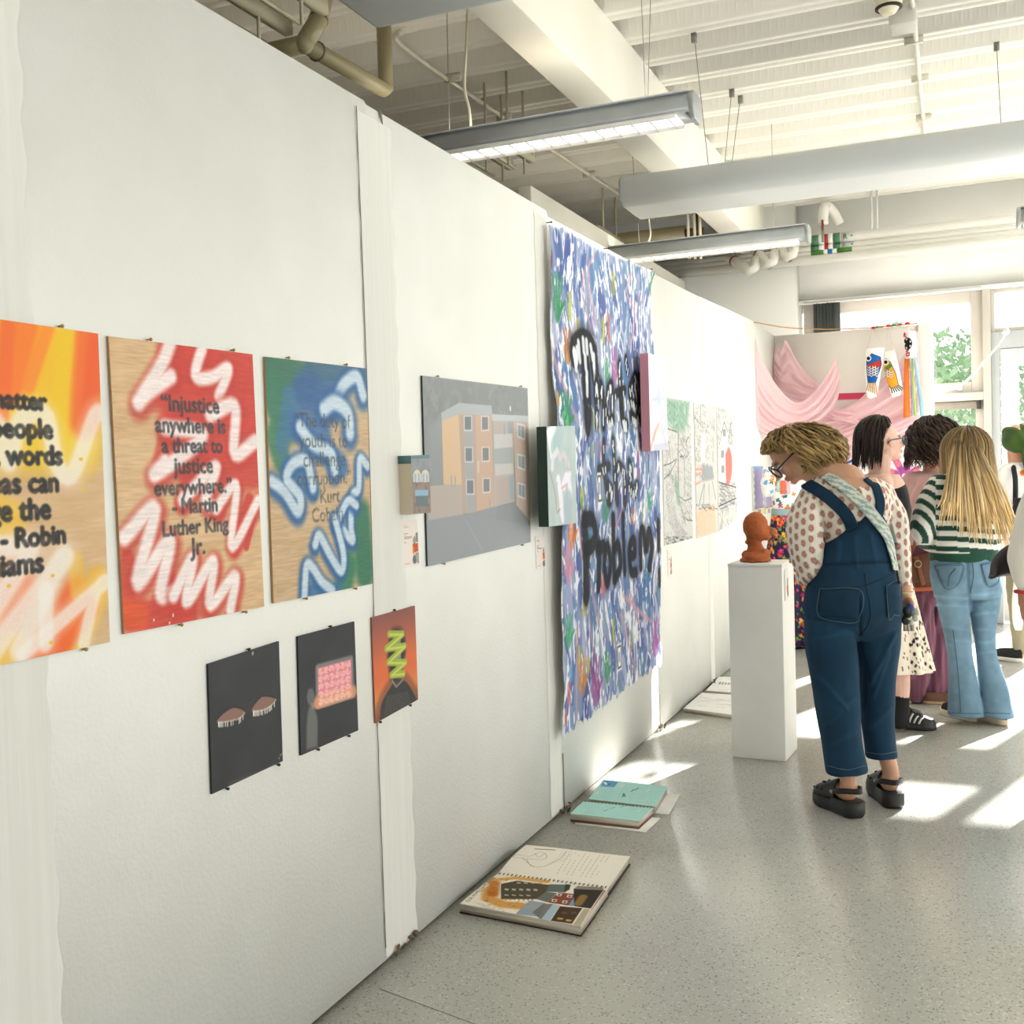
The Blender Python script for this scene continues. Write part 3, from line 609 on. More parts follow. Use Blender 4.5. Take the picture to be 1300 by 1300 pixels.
for (x, y) in ((575, 360), (579, 542), (584, 725)): fp([(x-24, y-44), (x+22, y-44), (x+23, y+44), (x-23, y+46)], '#dcd6d2'); fp([(x-19, y-38), (x+17, y-38), (x+18, y+36), (x-18, y+38)], '#73797b')
for (x, y) in ((788, 405), (790, 585), (792, 755)): fp([(x-25, y-48), (x+22, y-36), (x+24, y+56), (x-22, y+38)], '#e4e6e6'); fp([(x-20, y-38), (x+17, y-28), (x+18, y+44), (x-18, y+28)], '#9aa4aa'); b.stroke(b.p2m([(x-1, y-38), (x+1, y+38)], CF), .004, '#e4e6e6')
fp([(628, 425), (735, 420), (738, 500), (630, 510)], '#cbc9c6'); fp([(632, 600), (738, 590), (742, 655), (636, 668)], '#c9c4c0'); fp([(622, 510), (738, 500), (738, 595), (630, 600)], '#a2a8ac', .8); fp([(640, 680), (745, 665), (748, 810), (640, 850)], '#b7a79d')
fp([(708, 350), (740, 350), (742, 420), (712, 420)], '#9aa0a5'); fp([(715, 670), (745, 665), (748, 805), (722, 815)], '#9ba5ac')
b.stroke(b.p2m([(724, 265), (724, 280)], CF), .012, '#d3dadc', 1, .2)
for x, y in ((375, 700), (398, 705), (603, 840), (688, 395)): b.stroke(b.p2m([(x, y-28), (x, y+28)], CF), .008, '#7f9cae', .9, .4)
b.stroke(b.p2m([(460, 930), (560, 1110)], CF), .006, '#a1a5a8', .6, .5); b.stroke(b.p2m([(535, 590), (535, 640)], CF), .016, '#e0cfc4', .6, .8)
b.mix(.16+0*b.X, '#aeb3b5')
o = thing('building_painting', 'grey unframed painting of an orange block of flats under cloudy sky', 'painting', sum(b.c)/4)
b.build('panel', M_PAINT, .006, '#33383a', o); pins(b, [(.12, 0), (.92, 0), (.13, 1), (.9, 1)], o, mat('steel_pin', '#9a9a98', .3, .5, metal=.8))
# mint canvas with dark green edges, standing in front of the cloth's border
CM = (670, 530, 6.5)
b = Board(*[onx(x, y, .06) for x, y in ((681, 542), (718, 541), (720, 664), (684, 669))], (1, 0, 0), 110, 190, '#aebfbc')
b.img[:] += .02*b.noise(20, 8)[..., None]
b.poly(b.p2m([(70, 110), (100, 68), (170, 66), (128, 170), (125, 300), (110, 350)], CM), '#eef2ef', .95, .006)
for pts, w, col, a in (([(180, 130), (165, 190), (140, 250)], .09, '#9fb9bd', .8), ([(120, 420), (125, 330), (160, 280)], .03, '#e3d9ea', .8), ([(170, 300), (185, 340), (220, 300), (260, 400)], .025, '#cfc3d4', .7), ([(170, 520), (190, 640), (200, 780), (210, 830)], .045, '#e9e2ee', .95), ([(215, 560), (235, 500), (265, 490), (270, 640)], .045, '#e7dfec', .95), ([(255, 680), (245, 760), (250, 840)], .085, '#9fb0bb', .85), ([(100, 450), (140, 600), (160, 790), (185, 760)], .010, '#b48a84', .8), ([(210, 340), (225, 450)], .007, '#c59a96', .7), ([(240, 340), (255, 460)], .006, '#c8a0a0', .7), ([(200, 585), (240, 555)], .012, '#c9a09a', .7), ([(160, 270), (175, 290)], .012, '#d9d59a', .7), ([(275, 490), (285, 560)], .012, '#9cc3cc', .8), ([(160, 540), (160, 600)], .012, '#8fc0cc', .8)):
    b.stroke(b.p2m(pts, CM), w, col, a, .6)
o = thing('mint_canvas', 'mint green deep-edged canvas hung over the left border of the cloth', 'painting', sum(b.c)/4); b.build('canvas', M_PAINT, .042, '#2c4038', o)
# pink canvas over the right border of the cloth
CP = (800, 420, 4.335)
b = Board(*[onx(x, y, .06) for x, y in ((812, 449), (834, 455), (838, 571), (815, 573))], (1, 0, 0), 90, 190, '#f0e6ee')
for pts, w, col, a in (([(120, 150), (150, 160), (150, 400)], .10, '#dcebeb', .8), ([(88, 140), (88, 240)], .02, '#b9d0da', .8), ([(75, 380), (115, 375), (150, 382)], .02, '#bcbcd2', .7), ([(110, 300), (112, 370)], .06, '#e9cfd6', .7), ([(112, 350), (112, 400)], .05, '#a9cfe0', .8), ([(70, 640), (90, 560), (110, 520)], .03, '#f0a79a', .8), ([(120, 480), (160, 460)], .03, '#ddc6e6', .7), ([(90, 650), (160, 640)], .05, '#bfc0d0', .8), ([(130, 540), (150, 620)], .05, '#bcbad6', .6), ([(100, 600), (120, 500)], .02, '#f2c9a8', .7), ([(130, 520), (135, 560)], .02, '#a6d3dd', .7), ([(84, 600), (92, 560)], .02, '#e98e86', .8)):
    b.stroke(b.p2m(pts, CP), w, col, a, .6)
o = thing('pink_canvas', 'pale pink deep-edged canvas hung over the right border of the cloth', 'painting', sum(b.c)/4); b.build('canvas', M_PAINT, .045, '#c98c98', o)
# three tall drawings
CD = (830, 495, 6.345)
def drawing(px4, label, paint, seed):
    b = wall_board(px4, 90, 230, .0008, '#d0d0cc'); paint(b, seed)
    o = b.build('street_drawing', M_MATTE, .0015, '#e8e6e0', disp=lambda u, v: .003+.002*np.sin(v*5+u*2)); tag(o, label, 'drawing', 'tall charcoal street drawings'); return o
def scrib(b, x0, x1, y0, y1, n, col='#48484c', w=.008, a=.8, l=40, tilt=0.2):
    for _ in range(n):
        x, y = nrg.uniform(x0, x1), nrg.uniform(y0, y1); d = nrg.uniform(.3, 1)*l; t = nrg.normal(tilt, .35); b.stroke(b.p2m([(x, y), (x+d*math.sin(t), y+d*math.cos(t))], CD), w, col, a*nrg.uniform(.4, 1), .6)
def d_tree(b, s):
    b.poly(b.p2m([(60, 60), (280, 90), (270, 200), (240, 340), (180, 330), (110, 260), (70, 200)], CD), '#8fb09c', .9, .05); scrib(b, 60, 270, 80, 330, 120, '#7aa08c', .012, .45, 60); scrib(b, 60, 250, 70, 300, 40, '#cfdfd4', .012, .5, 50)
    b.stroke(b.p2m([(190, 325), (190, 520), (195, 790)], CD), .02, '#a08a78', .9, .4)
    b.poly(b.p2m([(170, 660), (200, 800), (215, 940), (190, 930), (160, 760)], CD), '#8fae9d', .85, .02)
    for k in range(10): b.stroke(smooth_pts(b.p2m([(90+k*9, 740), (100+k*6, 900), (130+k*8, 1080), (190+k*9, 1200-k*4)], CD), 16), .004, '#66666a', .5, .6)
    for pts in ([(75, 360), (110, 420), (130, 580)], [(70, 300), (180, 340)], [(70, 610), (130, 590), (170, 560)], [(205, 540), (240, 560), (245, 860)], [(205, 860), (250, 890), (300, 870)], [(220, 960), (260, 1040), (310, 1050)], [(75, 720), (130, 660), (180, 560)]): b.stroke(smooth_pts(b.p2m(pts, CD), 12), .006, '#48484c', .8, .5)
    scrib(b, 75, 300, 340, 1240, 260, '#77777b', .007, .45); scrib(b, 205, 300, 360, 560, 60, '#4c4c50', .006, .6); scrib(b, 70, 170, 620, 720, 40, '#66666a', .006, .5); scrib(b, 250, 300, 560, 880, 50, '#5a5a5e', .005, .5); scrib(b, 80, 300, 1180, 1260, 90, '#58585c', .008, .5, 30, 1.2); scrib(b, 70, 120, 340, 600, 30, '#66666a', .005, .5); scrib(b, 215, 310, 880, 1050, 50, '#66666a', .006, .45)
drawing([(839, 504), (876, 510), (879, 683), (843, 693)], 'charcoal street drawing with a green tree, left of the three tall sheets', d_tree, 1)
def d_road(b, s):
    scrib(b, 300, 480, 110, 700, 330, '#55555a', .005, .55); b.poly(b.p2m([(330, 990), (400, 950), (490, 920), (500, 1150), (325, 1195)], CD), '#efc3a4', .75, .03); scrib(b, 330, 495, 950, 1170, 60, '#e2a481', .006, .5)
    b.poly(b.p2m([(385, 600), (470, 620), (480, 720), (380, 740)], CD), '#9a9ea2', .8, .02); b.stroke(b.p2m([(428, 640), (428, 690)], CD), .018, '#86b2cf', .9, .5)
    for pts in ([(400, 760), (360, 930)], [(405, 760), (395, 930)], [(440, 760), (445, 920)], [(470, 740), (495, 880)]): b.stroke(b.p2m(pts, CD), .010, '#5a5a5e', .8, .4)
    for pts in ([(330, 640), (385, 640)], [(330, 690), (370, 670)], [(330, 760), (370, 740)]): b.stroke(b.p2m(pts, CD), .016, '#e39a78', .8, .4)
    b.poly(b.p2m([(375, 360), (410, 360), (405, 560), (378, 580)], CD), '#f2f1ee', .8, .01); b.stroke(b.p2m([(305, 200), (370, 280)], CD), .006, '#48484c', .8); b.stroke(b.p2m([(370, 120), (372, 280)], CD), .008, '#505054', .7)
    b.stroke(b.p2m([(480, 470), (480, 490)], CD), .03, '#efc0a6', .7, .6); scrib(b, 320, 500, 920, 960, 30, '#58585c', .008, .6, 30, 1.3)
drawing([(880, 511), (908, 516), (911, 675), (884, 684)], 'charcoal street drawing with an orange road, middle of the three tall sheets', d_road, 2)
def d_house(b, s):
    b.poly(b.p2m([(520, 480), (600, 440), (635, 450), (640, 760), (520, 740)], CD), '#f1f0ec', .9, .01)
    scrib(b, 505, 660, 150, 1120, 240, '#77777b', .007, .4); scrib(b, 505, 660, 150, 460, 90, '#55555a', .006, .55); scrib(b, 520, 660, 740, 930, 120, '#66666b', .008, .5, 40, .9)
    b.poly(b.p2m([(520, 460), (555, 270), (585, 340), (590, 440)], CD), '#f1f0ec', .9, .01)
    for pts in ([(520, 450), (560, 260), (588, 340)], [(595, 420), (610, 270), (625, 440)], [(520, 930), (660, 880)], [(520, 740), (660, 790)]): b.stroke(b.p2m(pts, CD), .010, '#4c4c50', .85, .5)
    for x, y in ((548, 520), (552, 640), (562, 350)): b.poly(b.p2m([(x-14, y-30), (x+12, y-32), (x+12, y+28), (x-14, y+30)], CD), '#8c8e90', .9, .004)
    b.poly(smooth_pts(b.p2m([(570, 520), (600, 460), (625, 540), (625, 680), (600, 760), (580, 740), (570, 520)], CD), 30), '#e3685c', .85, .02); scrib(b, 575, 620, 650, 760, 16, '#e58a80', .008, .6, 40, 0)
    for pts in ([(530, 950), (590, 940), (600, 1000)], [(560, 940), (540, 1080), (525, 1140)], [(660, 920), (655, 1000)]): b.stroke(b.p2m(pts, CD), .008, '#5f5f63', .7, .6)
    scrib(b, 525, 600, 930, 1100, 40, '#66666a', .006, .5)
drawing([(909, 516), (932, 521), (935, 660), (912, 675)], 'charcoal street drawing with a red splash, right of the three tall sheets', d_house, 3)
# the big painted cloth
CT = (690, 410, 8.6667); CT2 = (690, 550, 6.193); CT3 = (690, 740, 6.5); CT0 = (660, 260, 3.825)
b = Board(*[onx(x, y, .012) for x, y in ((690, 281), (824, 344), (836, 846), (706, 937))], (1, 0, 0), 250, 380, '#f0f0f2')
blues = ['#4f5f9a', '#5a6ea5', '#6a7eae', '#5f82ae', '#8795ba', '#44558c', '#728fb0', '#527aa4', '#8fa0bc']
b.speckle(['#9aa3c6', '#8790b8', '#a5afca', '#7f93b6'], 330, (.06, .12), (.12, .34), .8, (.05, .3), soft=.5)
b.speckle(blues, 620, (.022, .06), (.06, .22), .75, (.05, .35), soft=.6)
for x, y, w in ((800, 390, .14), (760, 380, .10), (715, 320, .12), (735, 470, .13), (715, 620, .10), (725, 715, .10), (735, 870, .09), (770, 800, .07), (815, 500, .12), (700, 300, .08)):
    q = b.p2m([(x, y), (x+4, y+45)]); b.stroke(q, w, '#4c5b99', .75, .7)
for x, y, w in ((815, 720, .12), (800, 560, .08), (790, 470, .10), (712, 470, .05), (780, 690, .07), (745, 690, .06)): b.stroke(b.p2m([(x, y), (x, y+30)]), w, '#467cb0', .7, .7)
for y in np.linspace(350, 850, 7): b.stroke(b.p2m([(760+20*math.sin(y), y), (765+20*math.sin(y), y+35)]), .09, '#93a5bd', .6, .8)
_wp = b.noise(5, 21)*.05; _fl = vnoise(np.stack([(b.X+_wp)*46, (b.Y+_wp*1.5)*13, 0*b.X], -1), 1, 5)+.55*vnoise(np.stack([(b.X+_wp)*95, b.Y*34, 0*b.X], -1), 1, 6)+.35*b.noise(4, 7)
b.mix(np.clip((_fl-.30)/.16, 0, 1)*.94, '#f3f3f5')
b.speckle(['#f6f6f6', '#ececf2'], 170, (.006, .014), (.03, .10), .9, (.1, .5))
for pts, crop in (([(300, 330), (290, 420), (320, 560), (345, 760)], CT0), ([(350, 240), (320, 330), (350, 590)], CT0), ([(520, 340), (500, 430), (540, 540), (525, 700)], CT0), ([(120, 610), (150, 760), (190, 900), (225, 1040)], CT0), ([(280, 100), (320, 300), (360, 580)], CT3), ([(330, 0), (400, 340)], CT3), ([(210, 380), (215, 1190)], CT3), ([(610, 250), (690, 560), (735, 745)], CT3), ([(630, 100), (780, 250), (870, 320)], CT3), ([(690, 80), (760, 330)], CT3), ([(600, 570), (540, 740)], CT2), ([(215, 760), (235, 980)], CT2)):
    b.stroke(smooth_pts(b.p2m(pts, crop), 20), .022, '#d99a9e', .8, .6, .4)
def hand_print(x, y, crop, col, s=.075, rot=0, a=.9):
    q = b.p2m([(x, y)], crop)[0]; R = lambda dx, dy: q+s*np.array([dx*math.cos(rot)-dy*math.sin(rot), dx*math.sin(rot)+dy*math.cos(rot)])
    b.stroke([R(-.25, .1), R(.25, .15), R(0, .5)], s*.75, col, a, .3, .5)
    for t in (-.45, -.15, .15, .42): b.stroke([R(t*.8, -.3), R(t*1.5, -1.25+abs(t)*.5)], s*.22, col, a, .3, .4)
    b.stroke([R(.35, .3), R(.95, -.1)], s*.24, col, a, .3, .4)
hand_print(160, 470, CT0, '#2f8a4a', .10); hand_print(625, 400, CT0, '#22804a', .07); hand_print(160, 1010, CT, '#2f9450', .085, .2); hand_print(140, 430, CT3, '#37a05c', .07); hand_print(485, 720, CT3, '#3a8f55', .075, -.1); hand_print(650, 560, CT, '#4a9c5e', .06); hand_print(455, 620, CT2, '#3f8f5a', .06); hand_print(785, 540, CT2, '#3fa05e', .05)
hand_print(215, 290, CT, '#d0762c', .075, .2); hand_print(150, 790, CT2, '#e0792f', .08); hand_print(265, 800, CT3, '#d98a35', .085); hand_print(380, 850, CT3, '#9c4a86', .11); hand_print(895, 470, CT3, '#a6559c', .10); hand_print(750, 520, CT, '#b565a0', .09); hand_print(125, 1060, CT2, '#d88a98', .08); hand_print(430, 1210, CT2, '#cc5a62', .06)
for x, y, crop, col, l, w in ((225, 490, CT0, '#a4ad3a', 90, .05), (265, 590, CT0, '#d9c23a', 50, .035), (440, 385, CT0, '#a8a43c', 70, .05), (385, 610, CT0, '#c3bd3c', 90, .045), (410, 600, CT0, '#d8664a', 120, .035), (565, 465, CT0, '#8a4a70', 40, .03), (125, 260, CT0, '#6a3a66', 60, .03), (270, 210, CT3, '#d5bd35', 60, .05), (235, 600, CT3, '#b7b43a', 90, .04), (318, 680, CT3, '#c8bc38', 60, .04), (545, 400, CT3, '#b9b63c', 160, .035), (700, 460, CT3, '#a9b765', 130, .035), (165, 740, CT3, '#5c9cc4', 80, .05), (515, 230, CT3, '#4f9cc8', 90, .035), (150, 920, CT3, '#cf6a60', 130, .04), (125, 1120, CT3, '#d3766c', 90, .03), (235, 500, CT2, '#dcd043', 70, .05), (235, 560, CT2, '#6d8f3e', 60, .035), (330, 140, CT2, '#b7b63c', 70, .03), (700, 250, CT2, '#a8629a', 170, .035), (670, 650, CT2, '#d77a3a', 90, .035), (740, 660, CT2, '#b9b84a', 110, .02), (595, 690, CT2, '#5f9c4c', 110, .025), (310, 840, CT2, '#3e8fc4', 90, .07), (860, 930, CT, '#d9c23c', 120, .02), (480, 1080, CT, '#a9b545', 130, .03), (560, 1140, CT, '#d9c040', 80, .02), (410, 130, CT2, '#cf6f6a', 100, .03), (85, 830, CT, '#d8a23a', 90, .03), (900, 60, CT3, '#4f9a5a', 120, .02)):
    b.stroke(b.p2m([(x, y-l/2), (x, y+l/2)], crop), w, col, .85, .5, .5)
def letter(pts, crop, w, fill=True, col='#1e1f22'):
    P = smooth_pts(b.p2m(pts, crop), len(pts)*5); b.stroke(P, w*1.6, '#30343c', .6, .7, .4); b.stroke(P, w*1.1, col, .96, .3, .2)
    if fill:
        for q in P[::2]:
            if nrg.random() < .6: b.stroke([q+nrg.normal(0, w*.12, 2), q+np.array([0, w*.5])], w*.34, '#e9eef2', .9, .5)
letter([(400, 1050), (395, 700), (390, 330), (300, 300), (290, 380), (300, 260), (400, 190), (480, 280), (500, 560), (520, 640)], CT, .10)
letter([(400, 1160), (400, 1000)], CT, .07, False); letter([(520, 640), (500, 780), (520, 940), (550, 820), (520, 700)], CT, .055); letter([(520, 980), (525, 1120)], CT, .05); letter([(575, 700), (610, 860), (620, 1120)], CT, .06)
letter([(660, 900), (670, 760), (710, 690), (730, 800), (735, 1020)], CT, .06); letter([(650, 950), (690, 1080), (740, 1060)], CT, .05); letter([(805, 470), (820, 620), (830, 800), (850, 1080), (880, 1120)], CT, .06); letter([(770, 780), (870, 740)], CT, .045); letter([(880, 400), (905, 540)], CT, .045)
letter([(985, 590), (930, 740), (950, 900), (990, 860), (975, 680)], CT, .055); letter([(935, 1020), (970, 1080), (1000, 1000), (1010, 860)], CT, .055); letter([(1020, 600), (1030, 800), (1025, 1080)], CT, .05, False)
T2 = .045
for pts in ([(450, 70), (445, 220), (470, 480), (490, 540)], [(400, 290), (490, 260)], [(530, 60), (535, 240), (550, 540)], [(535, 330), (570, 250), (605, 330), (610, 550)], [(640, 400), (655, 300), (640, 240), (655, 440), (690, 420)], [(480, 400), (510, 460), (480, 540)], [(640, 420), (680, 480), (695, 400)]): letter(pts, CT2, T2, True, '#34363a')
for pts, w in (([(260, 680), (270, 900), (275, 1290)], .075), ([(255, 690), (330, 680), (360, 800), (330, 880), (270, 920)], .065), ([(385, 890), (390, 1080), (385, 1210)], .055), ([(380, 910), (430, 890)], .06), ([(450, 900), (440, 1060), (470, 1180), (495, 1020), (470, 890)], .05), ([(515, 660), (520, 900), (530, 1150)], .05), ([(525, 920), (560, 880), (580, 1040), (535, 1150)], .05), ([(595, 650), (605, 880), (615, 1090)], .04), ([(650, 960), (685, 950), (680, 840), (650, 900), (660, 1080), (695, 1090)], .05), ([(730, 1050), (725, 800), (745, 760), (760, 900)], .045), ([(770, 900), (785, 770), (805, 900), (790, 1050)], .055), ([(850, 700), (855, 900)], .05), ([(865, 1080), (872, 1170)], .045)): letter(pts, CT2, w, False)
for x, y, crop, w, h in ((405, 435, CT2, .05, .11), (595, 610, CT3, .055, .10)):
    q = b.p2m([(x, y)], crop)[0]; R = np.array([(-w/2, -h/2), (w/2, -h/2), (w/2, h/2), (-w/2, h/2)])
    b.poly(q+R*1.3, '#f4f3f1', 1, .003); b.stroke(np.vstack([q+R, q+R[:1]]), .012, '#6a4a3c', .9, .4); b.poly(q+R*.5, '#8d97b4', .8, .003)
q = b.p2m([(810, 55)], CT3)[0]; b.stroke([q, q+np.array([0, .02])], .03, '#efe6e2', .95, .3); b.stroke([q+np.array([0, .005])], .012, '#8d3f3a', .9, .4)
eg = np.minimum.reduce([b.X, b.w-b.X, b.Y, b.h-b.Y]); b.mix(np.clip(1-(eg-.004)/.018, 0, 1)*(.5+.5*np.sign(b.noise(26, 6)+.3)), '#f2f1f1')
def kp(u, v):
    j = .006*np.sin(u*40)+.004*np.sin(u*91+1)+.003*np.sin(u*170); i = .006*np.sin(v*23)+.004*np.sin(v*57)
    return (v < .992+j*.9) & (u > .006+i) & (u < .992-i*1.2) & (v > .004+j*.3)
def cloth_disp(u, v): return .006+.012*(1+np.sin(u*7+v*2))*np.sin(v*3.1)**2+.035*np.clip(v-.25, 0, 1)*(.6+.4*np.sin(u*5+1))+.008*(1+np.sin(v*16+u*9))*(1-v)+.03*np.clip((u-.93)/.07, 0, 1)*np.clip(1-v/.04, 0, 1)
b.mix(.05+0*b.X, '#8f97a8')
o = thing('painted_cloth', 'large blue and white painted cloth with black lettering and handprints', 'wall hanging', sum(b.c)/4)
b.build('cloth', M_MATTE, .002, '#f0efee', o, disp=cloth_disp, keep=kp)
pins(b, [(.02, .002), (.5, .0), (.985, .0)], o, M_PIND, .02)
# ================================================================ things hung from the ceiling
M_ALU = mat('grey_aluminium', '#a9adad', .38, .5, metal=.35); M_LWHITE = mat('white_luminaire_end', '#e2e4e4', .4, .4)
M_LAMP = mat('lit_louvre', '#ffffff', .4, emit=('#fff8ea', 1.7)); M_WIRE = mat('steel_wire', '#8e8b84', .4, .4, metal=.5); M_CORD = mat('white_cord', '#ece6d2', .5)
def bar_profile(y, z, w, h):
    """rounded-top pendant body, y across, z its underside"""
    P = [(y-w/2, z+.012), (y-w/2-.004, z+.03), (y-w/2, z+h*.75), (y-w*.40, z+h), (y+w*.40, z+h), (y+w/2, z+h*.75), (y+w/2+.004, z+.03), (y+w/2, z+.012)]
    return P
def luminaire(x0, x1, y, z, label, wires=(), cord=None):
    o = thing('pendant_luminaire', label, 'ceiling light', ((x0+x1)/2, y, z), 'linear pendant lights')
    P = bar_profile(y, z, .17, .10)
    m = MB(); m.prism([(x0, a, c) for a, c in P], (x1-x0, 0, 0)); m.build('housing', M_ALU, o)
    m = MB(); m.prism([(x0, a, c) for a, c in ((y-.082, z+.10), (y-.09, z+.098), (y-.085, z+.106), (y+.085, z+.106), (y+.09, z+.098))], (x1-x0, 0, 0)); m.build('top_lip', M_LWHITE, o)
    MB().box((x0+.02, y-.07, z+.004), (x1-.06, y+.07, z+.010)).build('lamp_tray', M_LAMP, o)
    m = MB()
    for k in range(int((x1-x0)/.085)): m.box((x0+.03+k*.085, y-.075, z-.006), (x0+.036+k*.085, y+.075, z+.004))
    m.box((x0, y-.085, z-.008), (x1-.06, y-.078, z+.014)); m.box((x0, y+.078, z-.008), (x1-.06, y+.085, z+.014)); m.build('louvre', mat('bright_louvre', '#f2f0ea', .25, .6), o)
    for xa, xb in ((x1-.004, x1+.022), (x0-.022, x0+.004)):
        m = MB(); pr = [(y-.088, z+.03), (y-.06, z-.012), (y+.06, z-.012), (y+.088, z+.03), (y+.088, z+.08), (y+.06, z+.108), (y-.06, z+.108), (y-.088, z+.08)]
        m.prism([(xa, a, c) for a, c in pr], (xb-xa, 0, 0)); m.build('end_cap', M_ALU, o, bev=.006)
    for (xa, xb, ya) in wires: MB().tube([(xa, ya, ZC-.003), (xb, y, z+.10)], .0018, 5).build('suspension_wire', M_WIRE, o)
    if cord is not None: MB().tube(smooth_pts(cord, 30), .006, 6).build('power_cord', M_CORD, o, smooth=True)
    ld = bpy.data.lights.new('lamp_light', 'AREA'); lo = bpy.data.objects.new('lamp_light', ld); COL.objects.link(lo); ld.shape = 'RECTANGLE'; ld.size = x1-x0-.1; ld.size_y = .13; ld.energy = 7*(x1-x0); ld.color = (1, .95, .86)
    lo.parent = o; lo.location = (0, 0, -.02)
    ud = bpy.data.lights.new('lamp_uplight', 'AREA'); uo = bpy.data.objects.new('lamp_uplight', ud); COL.objects.link(uo); ud.shape = 'RECTANGLE'; ud.size = x1-x0-.1; ud.size_y = .1; ud.energy = 1.3*(x1-x0); ud.color = (1, .9, .72); uo.parent = o; uo.location = (0, 0, .125); uo.rotation_euler = (math.pi, 0, 0)
    return o
pr = ony(874, 144, 4.67); pl = ony(560, 199, 4.67)
c0, c1 = ony(591, 0, 4.75), ony(597, 160, 4.75)
F1Z = pr[2]
luminaire(pl[0]-1.3, pr[0], 4.755, F1Z, 'grey pendant strip light over the wall, nearest to the viewer', [(ony(817, 60, 4.75)[0], ony(819, 121, 4.75)[0], 4.72), (ony(822, 60, 4.75)[0], ony(822, 121, 4.75)[0], 4.86), (ony(569, 60, 4.75)[0], ony(570, 165, 4.75)[0], 4.75)],
          [(c0[0], 4.75, ZC), (c0[0]+.01, 4.75, c0[2]), ony(592, 60, 4.75), ony(590, 110, 4.75), ony(596, 140, 4.75), (c1[0], 4.76, F1Z+.11)])
pr = ony(1022, 303, 7.67); pl = ony(792, 327, 7.67); c1 = ony(822, 314, 7.75)
luminaire(pl[0]-1.2, pr[0], 7.755, pr[2], 'grey pendant strip light by the pipes, its lit louvre ending beside the green bands', [(ony(985, 230, 7.75)[0], ony(982, 297, 7.75)[0], 7.62), (ony(810, 250, 7.75)[0], ony(812, 316, 7.75)[0], 7.62)],
          [ony(826, 262, 7.75), ony(824, 280, 7.75), ony(826, 297, 7.75), (c1[0], 7.76, pr[2]+.10)])
pq = ony(1296, 283, 7.67); luminaire(pq[0], pq[0]+1.9, 7.755, pq[2], 'white end of a pendant strip light cut by the right edge', [(pq[0]+.3, pq[0]+.3, 7.62)])
# long white radiant panels (trough section)
M_RAD = mat('pale_grey_radiant_panel', '#d9dddd', .42, .4, var='#d4d8d8', vscale=2)
def panel(y0, x0, x1, z, label, wires):
    o = thing('radiant_panel', label, 'heating panel', ((x0+x1)/2, y0, z), 'hanging radiant panels')
    w = .50; P = [(y0-w*.36, z), (y0-w*.46, z+.03), (y0-w*.5, z+.075), (y0-w*.5, z+.15), (y0-w*.42, z+.175), (y0+w*.42, z+.175), (y0+w*.5, z+.15), (y0+w*.5, z+.075), (y0+w*.46, z+.03), (y0+w*.36, z)]
    MB().prism([(x0, a, c) for a, c in P], (x1-x0, 0, 0)).build('panel_body', M_RAD, o, bev=.02)
    for (a, b_) in wires:
        a = np.array([a[0], a[1], ZC-.004])
        m = MB(); m.tube([a, b_], .0022, 5); m.build('suspension_wire', M_WIRE, o)
        MB().box((a[0]-.015, a[1]-.012, ZC-.05), (a[0]+.015, a[1]+.012, ZC-.003)).build('wire_clamp', mat('zinc_clamp', '#8d8c86', .4, .5, metal=.6), o)
    return o
a1, a2, a3 = onz(881, 42, ZC), onz(929, 113, ZC), onz(1265, 53, ZC)
panel(6.33, -.27, 6.5, 2.985, 'long pale radiant panel hanging across the room behind the strip light', [(a1, (.25, 6.15, 3.16)), (a2, (.26, 6.5, 3.16)), (a3, (1.77, 6.2, 3.16)), (onz(975, 176, ZC)+np.array([0, -1.0, 0]), (.3, 6.5, 3.16))])
panel(3.12, -.27, 6.5, 2.985, 'pale blue-grey underside of the radiant panel cut by the top edge', [((.9, 3.0, ZC), (.9, 3.0, 3.16))])
# brown heating pipes over the partition
M_BP = mat('beige_pipe_paint', '#a69b78', .35, .5, var='#9f9470', vscale=3)
XV = ony(490, 80, 4.75)[0]
p1 = onx(490, 36, XV); p2 = onx(490, 116, XV); p3 = onx(386, 56, XV); p4 = onx(404, 26, XV); p5 = onx(413, -12, XV)
o = thing('heating_pipe', 'beige heating pipe with elbows above the near part of the partition', 'pipe', p2)
p1[2] = ZC-.004; p1[1] = p2[1]; p1[0] = p2[0]
m = MB(); k = p2+(p3-p2)*.03; m.tube([p1, p2+np.array([0, 0, .05]), p2+np.array([0, 0, .015]), k+np.array([0, 0, .003]), p2+(p3-p2)*.08, p3], .037, 16); m.build('pipe_run', M_BP, o, smooth=True)
m = MB(); m.tube([p3-np.array([1.2, 0, 0]), p3-np.array([.1, 0, 0]), p3], .039, 16); m.ball(p3, .042, 14); m.build('branch_pipe', M_BP, o, smooth=True)
m = MB(); m.tube([p3, p4, p4+(p5-p4)*.2, p5], .042, 16); m.build('riser', M_BP, o, smooth=True)
for q, d in ((p4+(p5-p4)*.02, p5-p4), (p2+(p3-p2)*.86, p3-p2)):
    d = d/np.linalg.norm(d); MB().tube([q-d*.004, q+d*.004], .0445, 16).build('joint_collar', mat('dark_collar', '#6e6650', .4), o)
